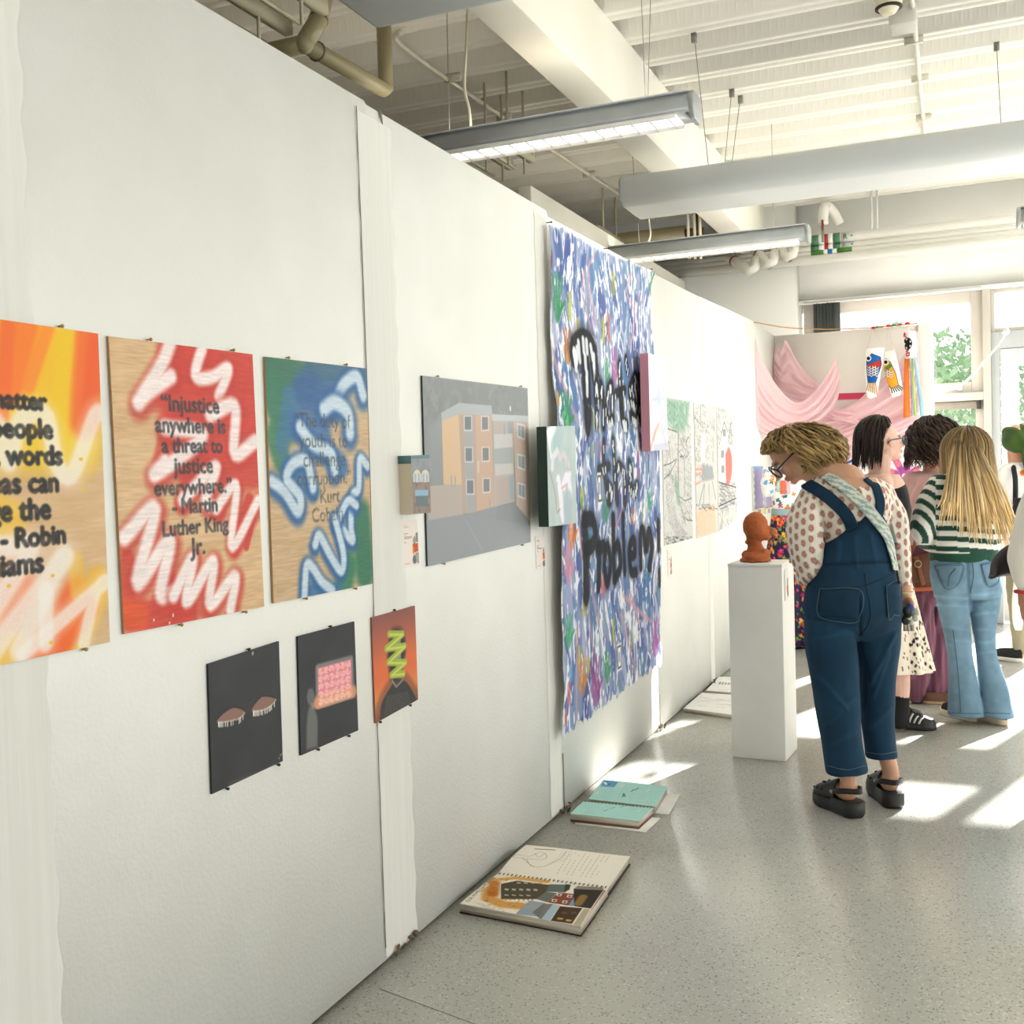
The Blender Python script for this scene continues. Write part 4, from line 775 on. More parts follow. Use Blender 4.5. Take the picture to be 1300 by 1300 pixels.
# thin white conduits under the deck
M_CON = mat('white_conduit', '#dedac9', .4, .4)
def conduit(pts, label, clips, r=.013):
    o = thing('cable_conduit', label, 'conduit', pts[0]); MB().tube(smooth_pts(pts, 40), r, 8).build('tube', M_CON, o, smooth=True)
    for p in clips: MB().box((p[0]-.05, p[1]-.012, p[2]-.016), (p[0]+.05, p[1]+.012, ZC-.003)).build('saddle_clip', M_CON, o)
    return o
za = 3.77; A = onz(508, 40, za); Bq = onz(515, 62, za); Cq = onz(640, 150, za); Dq = onz(790, 250, za)
conduit([A, Bq, Cq, Dq, Dq+(Dq-Cq)*.4], 'thin white conduit under the deck beyond the beam', [onz(575, 100, za), onz(640, 150, za), onz(748, 222, za)], .014)
za = 3.775
cd = conduit([onz(1152, -30, za), onz(1160, 22, za), onz(1170, 130, za), onz(1176, 190, za), onz(1180, 215, za)], 'thin white conduit running from the junction box under the white deck', [onz(1160, 52, za), onz(1168, 100, za), onz(1173, 150, za)], .014)
q = onz(1149, 28, 3.74); MB().box((q[0]-.075, q[1]-.10, 3.70), (q[0]+.06, q[1]+.07, ZC-.003)).build('junction_box', mat('junction_box_plastic', '#dcd9d0', .4), cd, bev=.008)
q = onz(1128, 4, 3.75)
o = thing('smoke_detector', 'round cream smoke detector on the deck beside the junction box', 'smoke detector', q)
def lathe(prof, c, n=28):
    V = [(c[0]+r*math.cos(2*math.pi*k/n), c[1]+r*math.sin(2*math.pi*k/n), c[2]+z) for r, z in prof for k in range(n)]
    F = [(i*n+k, i*n+(k+1) % n, (i+1)*n+(k+1) % n, (i+1)*n+k) for i in range(len(prof)-1) for k in range(n)]
    return V, F+[tuple(range(n))[::-1], tuple((len(prof)-1)*n+k for k in range(n))]
V, F = lathe([(.02, -.055), (.035, -.05), (.05, -.03), (.065, -.015), (.07, .02), (.07, ZC-q[2])], q); mk('casing', V, F, mat('cream_plastic', '#e9dfc4', .45), o, True)
V, F = lathe([(.053, -.03), (.066, -.028), (.066, -.020), (.053, -.016)], q); mk('vent_ring', V, F, mat('dark_vent', '#2c2a26', .6), o, True)
# steel strut brackets
M_STR = mat('painted_strut', '#c9c1a6', .5)
for (px, py, ln, lab) in ((367, 40, .9, 'painted steel strut over the partition, nearest the top edge'), (412, 14, .7, 'painted steel strut behind the beige pipe elbow'), (648, 212, .5, 'painted steel strut below the near strip light, left of a pair'), (675, 203, .5, 'painted steel strut below the near strip light, right of a pair'), (790, 312, .7, 'painted steel strut with hanging rods beside the top of the cloth')):
    e = onz(px, py, 3.42); o = thing('ceiling_strut', lab, 'bracket', e-np.array([0, ln, 0]), 'ceiling struts behind the partition')
    MB().box((e[0]-.02, e[1]-ln, 3.40), (e[0]+.02, e[1], 3.46)).build('channel', M_STR, o)
    MB().box((e[0]-.10, e[1]-ln, 3.36), (e[0]-.085, e[1]-.05, 3.375)).build('lower_rail', M_STR, o)
    for t in (.25, .75): MB().tube([(e[0], e[1]-ln*t, 3.30), (e[0], e[1]-ln*t, ZC+.05)], .008, 6).build('hanger_rod', M_STR, o)
# pipe rack along the window wall
M_PW = mat('white_lagged_pipe', '#e3e1da', .45, .35, var='#dedcd4', vscale=3)
g_, w_, r_, b_ = (mat('band_'+n, c, .45) for n, c in (('green', '#4f7d5c'), ('white', '#f0f0ee'), ('red', '#a8322c'), ('blue', '#1f6fb4')))
dg = mat('band_leaf_green', '#4b8034', .45)
for k, (ya, yb, yw, nm, lab) in enumerate(((277, 9.98, .042, 'R', 'upper white lagged pipe with green and red bands lettered R'), (288, 9.98, .021, 'F', 'second white pipe below, with green and red bands lettered F'), (294, 9.98, .021, '', 'third white pipe with green and blue bands'), (303, 9.98, .040, None, 'lowest and thickest plain white pipe along the window wall'))):
    p = ony(1292, ya, yb); z = p[2]; o = thing('heating_pipe', lab, 'pipe', (1.5, yb, z-yw), 'lagged pipes along the window wall')
    MB().tube([(-3.9, yb, z), (7.9, yb, z)], yw, 14).build('lagging', M_PW, o, smooth=True)
    if nm is None: continue
    bands = [(1030, 1040, g_), (1040, 1047, w_), (1047, 1052, r_), (1052, 1058, w_), (1058, 1067, g_)] if k < 2 else [(1030, 1046, dg), (1046, 1051, w_), (1051, 1057, b_), (1057, 1063, w_), (1063, 1082, dg)]
    for a, c, mm in bands:
        zz = 316-k*-6; MB().tube([(ony(a, zz, yb)[0], yb, z), (ony(c, zz, yb)[0], yb, z)], yw+.004, 14).build('band', mm, o, smooth=True)
    if nm:
        x0 = ony(1068, 312, yb)[0]; x1 = ony(1084, 310, yb)[0]; MB().tube([(x0, yb, z), (x1, yb, z)], yw+.003, 14).build('label_band', mat('label_grey', '#c9cdc8', .5), o, smooth=True)
        P, T = text_tris(nm); s_ = yw*1.5; V = [(x0+.02+a*s_, yb-yw-.007, z-yw*.55+c*s_) for a, c in P]; mk('band_letter', V, T, mat('label_black', '#222222', .6), o)
        m = MB(); m.box((x0+.085, yb-yw-.008, z-.004), (x1-.005, yb-yw-.006, z+.004)); m.build('band_arrow', mat('label_black', '#222222', .6), o)
M_RED = mat('red_valve', '#8d3a30', .5)
for j, (a, c) in enumerate((((926, 327), (952, 345)), ((959, 319), (976, 336)), ((988, 314), (1001, 327)))):
    A = ony(*a, 9.86); Bq = ony(c[0], c[1], 9.62)
    o = thing('pipe_elbow', ('white pipe elbow below the strip light, leftmost of three', 'white pipe elbow below the strip light, middle of three', 'white pipe elbow below the strip light, rightmost of three')[j], 'pipe', A, 'pipe elbows below the strip light')
    MB().tube([(A[0], 9.98, A[2]+.03), A, Bq, Bq+np.array([.03, .02, .03]), Bq+np.array([.04, .1, .12])], .045, 12).build('elbow', M_PW, o, smooth=True); q = A+(Bq-A)*.25; d = (Bq-A)/np.linalg.norm(Bq-A); MB().tube([q-d*.008, q+d*.008], .049, 12).build('joint_ring', M_RED, o)
q = ony(1048, 272, 9.9); o = thing('pipe_valve', 'white looped pipe with a red valve handle above the banded pipes', 'valve', q)
MB().tube(smooth_pts([(q[0]-.02, 9.9, q[2]-.09), (q[0]-.02, 9.9, q[2]), (q[0]+.0, 9.92, q[2]+.08), (q[0]+.06, 9.97, q[2]+.02), (q[0]+.1, 10.02, q[2]-.07)], 16), .045, 12).build('loop', M_PW, o, smooth=True)
MB().box((q[0]-.028, 9.83, q[2]-.15), (q[0]-.012, 9.85, q[2]-.06)).build('valve_handle', M_RED, o); MB().tube([(q[0]-.02, 9.85, q[2]-.25), (q[0]-.02, 9.85, q[2]-.09)], .012, 8).build('valve_stem', M_WIRE, o)
q = ony(1110, 290, 9.96); o = thing('pipe_hanger', 'pair of steel rods carrying the white pipes from the deck', 'bracket', q)
for d in (-.02, .025): MB().tube([(q[0]+d, 9.96, q[2]), (q[0]+d, 9.96, ZC+.02)], .010, 6).build('rod', M_LWHITE, o)
for (px, py, dz) in ((812, 300, .0), (822, 298, .0)):
    pass
q = onz(868, 298, 3.0); o = thing('pipe_hanger', 'thin cream rods hanging behind the partition beside the beam', 'bracket', ony(862, 300, 8.6))
for px in (874, 882, 889): e = ony(px, 305, 8.6); MB().tube([(e[0], 8.6, e[2]-.15), (e[0], 8.6, ZC)], .012, 6).build('rod', M_CORD, o)
e = ony(870, 296, 9.3); o = thing('heating_pipe', 'cream pipe with reddish valve in the dark gap beyond the partition', 'pipe', e)
MB().tube([(e[0]-2.2, 9.3, e[2]), (e[0], 9.3, e[2])], .07, 12).build('pipe_run', M_BP, o, smooth=True); MB().tube([(e[0], 9.3, e[2]), (e[0]+.16, 9.3, e[2])], .035, 10).tube([(e[0]+.12, 9.3, e[2]-.1), (e[0]+.12, 9.3, e[2]+.18)], .03, 8).ball((e[0]+.12, 9.3, e[2]+.2), .06, 8).build('valve', mat('rusty_valve', '#6a4636', .5, .5), o)
# vertical blind bunched at the end of the window
o = thing('vertical_blind', 'charcoal vertical blind bunched at the left end of the window', 'blind', (ony(1050, 400, 10.25)[0], 10.25, 2.06))
for k in range(7):
    x = ony(1037+k*4.2, 400, 10.24)[0]; m = MB(); t = .5+.2*math.sin(k*2); m.obox((x, 10.235, 2.49), (.032*math.cos(t), .032*math.sin(t), 0), (-.001*math.sin(t), .001*math.cos(t), 0), (0, 0, .43)); m.build('slat', mat('charcoal_slat', '#4d524f' if k != 6 else '#4d524f', .7), o)
MB().box((.2, 10.22, 2.915), (1.7, 10.25, 2.935)).build('head_rail', M_LWHITE, o)
# ================================================================ on the floor
def fuse(parts, vox=.006, sm=3, disp=None):
    """one continuous skin from overlapping closed solids"""
    V = []; F = []
    for v, f in parts:
        n = len(V); V += [tuple(p) for p in v]; F += [tuple(int(i)+n for i in g) for g in f]
    me = bpy.data.meshes.new('tmp'); me.from_pydata(V, [], F); o = bpy.data.objects.new('tmp', me); COL.objects.link(o)
    r = o.modifiers.new('r', 'REMESH'); r.mode = 'VOXEL'; r.voxel_size = vox
    if sm: s = o.modifiers.new('s', 'SMOOTH'); s.iterations = sm; s.factor = .5
    dg = bpy.context.evaluated_depsgraph_get(); dg.update(); ev = o.evaluated_get(dg); m2 = ev.to_mesh()
    n = len(m2.vertices); A = np.empty(n*3, np.float32); m2.vertices.foreach_get('co', A); A = A.reshape(-1, 3).astype(float)
    k = len(m2.polygons); Q = np.empty(len(m2.loops), np.int32); m2.loops.foreach_get('vertex_index', Q)
    N = np.empty(n*3, np.float32); m2.vertices.foreach_get('normal', N); N = N.reshape(-1, 3).astype(float)
    Q = Q.reshape(-1, 4) if len(Q) == 4*k else [tuple(p.vertices) for p in m2.polygons]
    ev.to_mesh_clear(); bpy.data.objects.remove(o); bpy.data.meshes.remove(me)
    if disp is not None: A = A+N*disp(A, N)[:, None]
    return A, Q, N
def sol(fn):
    m = MB(); fn(m); return (m.V, m.F)
def book_slab(corners, z0, z1, m, name, parent):
    P = [np.array([c[0], c[1], z0]) for c in corners]; MB().prism(P[::-1], (0, 0, z1-z0)).build(name, m, parent)
M_PAGES = mat('page_edges', '#ddd6c6', .8, .1, bump=(400, .6), stretch=(.02, .02, 1), var='#b9ad98', vscale=120)
M_COVER = mat('dark_book_cover', '#3b2a28', .6)
def spiral(A, B, n, r, m, parent, z):
    A = np.array([A[0], A[1], z]); B = np.array([B[0], B[1], z]); mb = MB(); d = (B-A)/n; s = np.array([-d[1], d[0], 0]); s /= np.linalg.norm(s)
    for k in range(n):
        c = A+d*(k+.5); pts = [c+s*r*math.cos(t)+np.array([0, 0, r*.7*math.sin(t)]) for t in np.linspace(-.2, math.pi+.2, 7)]; mb.tube(pts, .0016, 5)
    mb.build('wire_binding', m, parent)
M_RING = mat('dark_wire', '#3a3733', .35, .5, metal=.6)
# big sketchbook, open
z = .030; px = dict(a=(632, 1110), b=(772, 1128), c=(737, 1177), d=(584, 1148), e=(668, 1075), f=(800, 1088))
q = {k: onz(*v, z) for k, v in px.items()}
book = thing('sketchbook', 'large open spiral sketchbook with a painted brown building, nearest on the floor', 'sketchbook', (q['a']+q['c'])/2*np.array([1, 1, 0]), 'open sketchbooks along the wall')
low = [q['a'], q['b'], q['c'], q['d']]; upp = [q['e'], q['f'], q['b'], q['a']]
gr = lambda P, k: [sum(P)/4+(p-sum(P)/4)*k for p in P]
book_slab(gr(low, 1.01), .001, .005, M_COVER, 'cover', book); book_slab(gr(upp, 1.0), .001, .005, M_COVER, 'cover', book)
book_slab(gr(low, .995), .005, z-.001, M_PAGES, 'page_block', book); book_slab(gr(upp, .97), .005, z-.008, M_PAGES, 'page_block', book)
CBK = (580, 1060, 5.652)
b = Board(*low, (0, 0, 1), 240, 150, '#ece5d6'); P = lambda pts: b.p2m(pts, CBK)
b.stroke(P([(230, 330), (420, 310), (640, 340)]), .03, '#d9a04c', .9, .9); b.stroke(P([(240, 400), (230, 470), (330, 510), (460, 520)]), .05, '#cf8a34', .8, .9); b.stroke(P([(270, 350), (260, 440)]), .04, '#b5641f', .8, .9)
for k in range(160):
    x, y = nrg.uniform(170, 480), nrg.uniform(310, 560); b.stroke(P([(x, y), (x+nrg.uniform(10, 26), y-nrg.uniform(-4, 10))]), .003, ['#d8932f', '#a5581f', '#e0b560', '#8a4a22'][k % 4], .7 if y < 500 else .4, .4)
b.poly(P([(310, 360), (430, 335), (665, 365), (640, 420), (570, 470), (320, 475)]), '#574c38', 1, .002); b.stroke(P([(312, 360), (312, 472)]), .004, '#d9d2c4', .9)
for y0, n, h in ((345, 4, 10), (395, 5, 14), (440, 4, 8), (468, 7, 10)):
    for i in range(n): x = (430 if y0 == 345 else 345)+i*(52 if n < 6 else 32); b.poly(P([(x, y0), (x+28 if n < 6 else x+14, y0+4), (x+24 if n < 6 else x+12, y0+4+h), (x-4, y0+h)]), '#a9b2ac' if n < 6 else '#8d8a6a', .95, .001)
b.poly(P([(665, 360), (810, 365), (780, 420), (640, 415)]), '#5f6d66', 1); b.poly(P([(780, 360), (820, 365), (810, 400), (770, 420)]), '#39402e', .9); b.poly(P([(640, 415), (720, 425), (650, 490), (570, 470)]), '#6d7069', 1)
b.poly(P([(730, 420), (890, 435), (830, 515), (650, 490)]), '#8b4a34', 1, .002); b.poly(P([(860, 430), (900, 440), (835, 515), (800, 510)]), '#6f9ac4', 1)
for x, y in ((735, 435), (810, 445), (700, 475), (775, 485)): b.poly(P([(x-14, y-10), (x+22, y-6), (x+12, y+12), (x-22, y+8)]), '#ddd8cf', 1); b.poly(P([(x-6, y-4), (x+12, y-2), (x+6, y+8), (x-12, y+5)]), '#4a4543', 1)
b.poly(P([(840, 395), (1060, 405), (960, 535), (840, 515)]), '#37342f', 1); b.stroke(P([(910, 450), (870, 500)]), .03, '#b98743', .7, .8); b.poly(P([(870, 375), (1060, 390), (1050, 410), (840, 395)]), '#8c8478', 1)
b.poly(P([(520, 480), (640, 495), (590, 590), (420, 575)]), '#96a2b0', 1, .004); b.stroke(P([(480, 530), (560, 520), (600, 560)]), .012, '#b9a76c', .6, .6); b.poly(P([(540, 560), (620, 500), (700, 500), (600, 610)]), '#71706e', .9)
b.poly(P([(690, 500), (740, 510), (660, 620), (600, 610)]), '#a9bfca', 1); b.poly(P([(740, 515), (900, 530), (820, 635), (670, 615)]), '#4a3b2c', 1)
for x, y in ((740, 600), (800, 612), (770, 560), (840, 560)): b.poly(P([(x-18, y-8), (x+22, y-4), (x+14, y+8), (x-24, y+5)]), '#c79a4c' if y > 590 else '#6a5236', 1)
b.poly(P([(910, 535), (955, 540), (880, 650), (830, 640)]), '#b9ae96', 1); b.poly(P([(1060, 410), (1075, 412), (900, 650), (885, 650)]), '#7a2f2c', .6)
qa = P([(80, 495), (270, 305)]); dd = qa[1]-qa[0]; b.text('OUR HOMETOWNS IN THE CRUIT'[:20], *(qa.mean(0)), np.linalg.norm(dd), '#4b4843', 0, .9, rot=math.atan2(dd[1], dd[0]), bl=0)
for k in range(9): b.stroke(P([(130+k*16, 500+k*8), (190+k*16, 505+k*9)]), .002, '#8a7f70', .6, .4)
dz = lambda u, v: .001+.004*np.sin(v*3.0)*(1+np.sin(u*6))*.5
b.build('page', M_MATTE, .0015, '#d8d0c0', book, disp=dz)
b = Board(*upp, (0, 0, 1), 240, 130, '#efe7d9'); P = lambda pts: b.p2m(pts, CBK)
for pts in ([(405, 185), (430, 165), (520, 180), (600, 145), (645, 170), (620, 200), (500, 195), (405, 185)], [(500, 200), (540, 245), (640, 240), (740, 190), (790, 130)], [(560, 160), (590, 185), (630, 160)], [(470, 190), (520, 230), (560, 248)]): b.stroke(smooth_pts(P(pts), 24), .0022, '#8d8780', .8, .4)
for k in range(5): b.stroke(smooth_pts(P([(650+k*22, 230-k*4), (730+k*20, 180), (760+k*16, 120)]), 12), .0015, '#b8b0a4', .7, .4)
b.stroke(P([(565, 120), (700, 125)]), .010, '#6f6b64', .8, .5)
for i in range(9):
    for j in range(9):
        x = 720+i*34+j*12; y = 290+i*3-j*18
        if nrg.random() < .85: b.stroke(P([(x, y), (x+6, y-11)]), .0022, '#a59d90', .8, .4)
b.build('page', M_MATTE, .0015, '#d8d0c0', book, disp=lambda u, v: .012*np.sin((1-v)*2.6)*(.6+.4*np.sin(u*4+1)))
spiral(q['a'], q['b'], 26, .008, M_RING, book, z)
# teal sketchbook
z = .034; px = dict(a=(741, 1018), b=(829, 1026.5), c=(811, 1043), d=(724, 1033.5), e=(766, 990.5), f=(848, 999), g=(747.5, 1015), h=(832, 1024.5))
q = {k: onz(*v, z) for k, v in px.items()}
book = thing('sketchbook', 'open spiral sketchbook with pale teal pages, on the floor below the big cloth', 'sketchbook', (q['a']+q['c'])/2*np.array([1, 1, 0]), 'open sketchbooks along the wall')
low = [q['a'], q['b'], q['c'], q['d']]; upp = [q['e'], q['f'], q['h'], q['g']]
ls = [p+np.array([.03, -.02, 0]) for p in gr(low, 1.03)]; book_slab(ls, .0005, .003, mat('loose_sheet', '#dcd9d0', .8), 'loose_sheet', book)
us = [p+np.array([.06, .01, 0]) for p in gr(upp, .95)]; book_slab(us, .0005, .003, mat('loose_sheet', '#dcd9d0', .8), 'loose_sheet', book)
book_slab(gr(low, 1.0), .003, .012, mat('rust_page_edges', '#7a5245', .8, bump=(300, .5), stretch=(.02, .02, 1)), 'page_block', book); book_slab(gr(low, .99), .012, z-.001, M_PAGES, 'page_block', book); book_slab(gr(upp, .97), .003, z-.003, M_PAGES, 'page_block', book)
CTL = (715, 980, 8.966)
for Pn, part in ((low, 0), (upp, 1)):
    b = Board(*Pn, (0, 0, 1), 150, 90, '#aedcd4'); P = lambda pts: b.p2m(pts, CTL)
    if part:
        b.poly(P([(470, 100), (630, 120), (580, 190), (425, 178)]), '#5f9cc6', 1); b.stroke(P([(475, 130), (500, 160)]), .012, '#e9e6df', 1); b.stroke(P([(500, 160), (530, 150)]), .008, '#2c3a48', 1)
        for x, y in ((670, 170), (950, 220), (370, 255)): b.poly(P([(x-35, y+25), (x+45, y-30), (x+20, y+5)]), '#e6e4dc', 1)
        b.stroke(P([(675, 300), (690, 260), (705, 295)]), .006, '#4a6461', .9); b.stroke(P([(775, 238), (800, 215), (815, 222), (860, 190)]), .006, '#55706c', .8)
        for i in range(8): b.stroke(P([(400+i*14, 300-i*14), (520+i*12, 310-i*14)]), .0018, '#8ab5ae', .8); b.stroke(P([(830+i*10, 345-i*17), (1010+i*14, 370-i*20)]), .0018, '#8ab5ae', .8)
        b.stroke(smooth_pts(P([(625, 330), (640, 270), (720, 200), (850, 190)]), 14), .0015, '#94b8b4', .8); b.stroke(smooth_pts(P([(760, 350), (765, 290), (820, 250)]), 14), .0015, '#94b8b4', .8)
    else:
        for x, y in ((240, 440), (455, 385), (865, 440)): b.poly(P([(x-35, y+25), (x+35, y-20), (x+5, y+10)]), '#e6e4dc', 1)
        for i in range(7): b.stroke(P([(150+i*16, 480-i*18), (330+i*16, 500-i*18)]), .0018, '#8ab5ae', .8); b.stroke(P([(560+i*20, 520-i*17), (800+i*20, 545-i*17)]), .0018, '#8ab5ae', .8)
        for x, y in ((460, 465), (540, 435), (650, 415)): b.stroke(P([(x, y), (x+50, y-22)]), .004, '#5f7f7a', .8)
    b.build('page', M_MATTE, .0015, '#c9dfd8', book, disp=lambda u, v: .001+.004*np.sin(v*3.1)*(.6+.4*np.sin(u*5)))
spiral(q['a'], q['b'], 20, .006, M_RING, book, z)
# two printed books farther along, partly behind the plinth
for nm, pxs, lab in (('open_magazine', ((891, 879.5), (960, 884), (955, 911), (867.5, 899.5)), 'white open magazine on the floor, the nearer of two by the plinth'), ('newspaper_pile', ((913, 859), (965, 862), (960, 881), (896, 877)), 'newspaper spread on the floor, the farther of two behind the plinth')):
    z = .022; Pq = [onz(*v, z) for v in pxs]; o = thing(nm, lab, 'printed paper', sum(Pq)/4*np.array([1, 1, 0]), 'printed papers by the plinth')
    book_slab(Pq, .001, z-.002, M_PAGES, 'page_block', o); b = Board(*Pq, (0, 0, 1), 90, 60, '#eae9e6')
    for k in range(60): x, y = nrg.uniform(.02, b.w*.9), nrg.uniform(.02, b.h*.95); b.stroke([(x, y), (x+.05, y)], .004, '#a9a8a8', .7)
    if nm != 'open_magazine':
        for k in range(9): b.stroke([(b.w*(.15+.065*k), b.h*.40), (b.w*(.15+.065*k), b.h*.52)], .011, '#6a6a6e', .8)
    b.build('page', M_MATTE, .001, '#d9d7d2', o)
# plinth
M_PL = mat('plinth_white_paint', '#eceae3', .5, .3, bump=(150, .1), var='#e6e4dc', vscale=4)
pl = thing('plinth', 'tall white plinth carrying the terracotta bust', 'plinth', (.63, 5.40, 0))
PZ = .962
m = MB(); m.prism([(.493, 5.278, 0), (.757, 5.264, 0), (.772, 5.530, 0), (.508, 5.544, 0)], (0, 0, PZ-.014)); m.build('body', M_PL, pl, bev=.003)
m = MB(); m.prism([(.491, 5.276, PZ-.014), (.759, 5.262, PZ-.014), (.774, 5.532, PZ-.014), (.506, 5.546, PZ-.014)], (0, 0, .014)); m.build('top_board', M_PL, pl, bev=.002)
A = np.array([.7615, 5.31, .93]); b = Board(A, A+np.array([.004, .075, 0]), A+np.array([.004, .075, -.15]), A+np.array([0, 0, -.15]), (1, -.055, 0), 40, 80, '#e3ddd8')
b.poly(np.array([(.045, .05), (.075, .04), (.075, .08), (.04, .09)]), '#9aa09c'); b.poly(np.array([(.04, .085), (.075, .08), (.075, .11), (.042, .11)]), '#cf5a3c'); b.poly(np.array([(.045, .11), (.075, .11), (.075, .14), (.05, .13)]), '#6a6f70')
o = b.build('caption_card', M_MATTE, .0015, '#e3ddd8'); tag(o, 'small caption card stuck on the right side of the plinth', 'label', 'caption cards on the wall')
# terracotta bust
yb = 5.40; B = lambda x, y, d=0.0: ony(x, y, yb+d)
def bust(m):
    m.ball(B(959, 668), (.062, .07, .072), 20); m.ball(B(965, 676), (.05, .055, .045), 16); m.ball(B(973, 680), (.022, .04, .026), 12); m.ball(B(975, 671), (.016, .02, .014), 10); m.tube([B(956, 672), B(958, 690), B(960, 704)], [.045, .034, .05], 14)
    m.ball(B(960, 706), (.068, .085, .030), 18); m.ball(B(947, 704), (.020, .05, .022), 12); m.ball(B(972, 703), (.022, .05, .026), 12); m.tube([B(959, 709)+np.array([0, 0, -.0]), np.array([B(959, 709)[0], yb, PZ+.003])], [.075, .078], 20)
    m.ball(B(949, 688), (.012, .03, .012), 10)
V, F, N = fuse([sol(bust)], .0045, 2, lambda A, N: .002*vnoise(A, 60, 1)+.001*vnoise(A, 160, 2)); V[:, 2] = np.maximum(V[:, 2], PZ+.0008)
M_TER = mat('terracotta', '#b5673c', .75, .2, bump=(70, .3), var='#a85a33', vscale=14)
bo = thing('clay_bust', 'small terracotta bust with a spiky mouth on top of the plinth', 'sculpture', (B(959, 709)[0], yb, PZ))
mk('bust', V, F, M_TER, bo, True)
m = MB()
for a, c in (((976, 672), (990, 680)), ((976, 674), (985, 683)), ((977, 671), (987, 674)), ((976, 673), (988, 684))): m.tube([B(*a), B((a[0]+c[0])/2, (a[1]+c[1])/2-1), B(*c, .01)], [.008, .006, .002], 7)
m.build('clay_spikes', mat('pale_terracotta', '#c07a52', .75), bo, True); MB().tube([B(963, 655), B(963.5, 650)], .004, 6).build('clay_stub', M_TER, bo)
# ================================================================ on and before the end display wall
def yboard(px4, Y, nx, ny, base): return Board(*[ony(x, y, Y) for x, y in px4], (0, -1, 0), nx, ny, base)
CE = (940, 400, 5.417)
b = yboard(((1058, 556), (1166, 548), (1168, 692), (1062, 702)), YP-.006, 130, 150, '#f1eef0'); P = lambda pts, c=(1060, 540, 10): b.p2m(pts, c)
for r, c in ((150, '#d9bccb'), (120, '#c9b6d4'), (95, '#e6cfd6'), (70, '#bfb5d6')): b.stroke(smooth_pts(P([(150+r*math.cos(t), 240-r*math.sin(t)) for t in np.linspace(0, 3.14, 9)]), 24), .012, c, .8, .4)
b.poly(smooth_pts(P([(90, 330), (150, 420), (225, 330), (90, 330)]), 20), '#e8602c', 1, .003); b.stroke(smooth_pts(P([(70, 420), (150, 480), (240, 440)]), 14), .02, '#2a5cb4', 1, .3); b.stroke(smooth_pts(P([(80, 330), (150, 440), (240, 330)]), 14), .008, '#4a3c78', .9, .3)
for k in range(8):
    t = k*math.pi/4+.3; c0 = np.array([880, 640]); d = np.array([math.cos(t), math.sin(t)]); Q = P([c0+d*75, c0+d*215])
    b.stroke(Q, .055, '#dd5f92', 1, .3); b.stroke(P([c0+d*60, c0+d*120]), .04, '#8c4a9c', .8, .6); b.stroke(P([c0+d*150, c0+d*200]), .03, '#ee9a8e', .6, .6)
b.stroke(P([(860, 900), (860, 1180)]), .14, '#d84a86', .8, .6)
o = b.build('flower_painting', M_PAINT, .004, '#e6e0e2'); tag(o, 'white painting of pink petals and coloured arcs on the end wall, behind the pink voile', 'painting')
b = yboard([(940+x/5.417, 400+y/5.417) for x, y in ((360, 548), (862, 532), (865, 640), (362, 655))], YP-.004, 80, 24, '#e2d8d4'); b.poly([(0, 0), (b.w, 0), (b.w, b.h*.42), (0, b.h*.42)], '#cf3f63', 1, .01); b.stroke([(0, .004), (b.w, .004)], .006, '#8d5a50', .8)
o = b.build('crimson_painting', M_PAINT, .006, '#b08070'); tag(o, 'painting with a crimson upper band showing above the folds of pink voile', 'painting')
for px4, lab in ((((954, 592), (967, 592), (968.5, 652), (956, 654)), 'narrow purple drawing with blue and yellow border, left of a pair by the corner'), (((968.5, 596), (978, 597), (979, 650), (970, 652.5)), 'narrow purple drawing with pastel border, right of a pair by the corner')):
    b = wall_board(px4, 40, 120, .002, '#9f94bd'); w, h = b.w, b.h; cs = ['#86aed6', '#e8d79a', '#86aed6', '#efc9a0']
    for k in range(14):
        for x in (w*.06, w*.94): b.stroke([(x, h*k/14), (x, h*(k+.9)/14)], w*.12, cs[k % 2], 1, .1)
    b.poly([(0, 0), (w, 0), (w, h*.06), (0, h*.06)], '#7fa8d4', 1); b.poly([(0, h*.87), (w, h*.87), (w, h), (0, h)], '#e6d49c', 1); b.poly([(w*.35, h*.9), (w*.65, h*.9), (w*.65, h), (w*.35, h)], '#a392c4', 1); b.stroke([(0, h*.87), (w, h*.86)], .006, '#5f5470', 1)
    o = b.build('framed_drawing', M_PAINT, .012, '#cfd3d0'); tag(o, lab, 'drawing', 'narrow purple drawings')
# pink voile
def voile_mat():
    m = bpy.data.materials.new('pink_voile'); m.use_nodes = True; nt = m.node_tree; b = nt.nodes['Principled BSDF']; b.inputs['Base Color'].default_value = (*lin(rgb('#ffecef')), 1); b.inputs['Roughness'].default_value = .7; b.inputs['Specular IOR Level'].default_value = .1
    t = nt.nodes.new('ShaderNodeBsdfTranslucent'); t.inputs[0].default_value = (*lin(rgb('#ffe6ea')), 1); x = nt.nodes.new('ShaderNodeMixShader'); x.inputs[0].default_value = .6
    tr = nt.nodes.new('ShaderNodeBsdfTransparent'); x2 = nt.nodes.new('ShaderNodeMixShader'); x2.inputs[0].default_value = .15
    L = nt.links; L.new(b.outputs[0], x.inputs[1]); L.new(t.outputs[0], x.inputs[2]); L.new(x.outputs[0], x2.inputs[1]); L.new(tr.outputs[0], x2.inputs[2]); L.new(x2.outputs[0], nt.nodes['Material Output'].inputs[0]); return m
M_VOI = voile_mat()
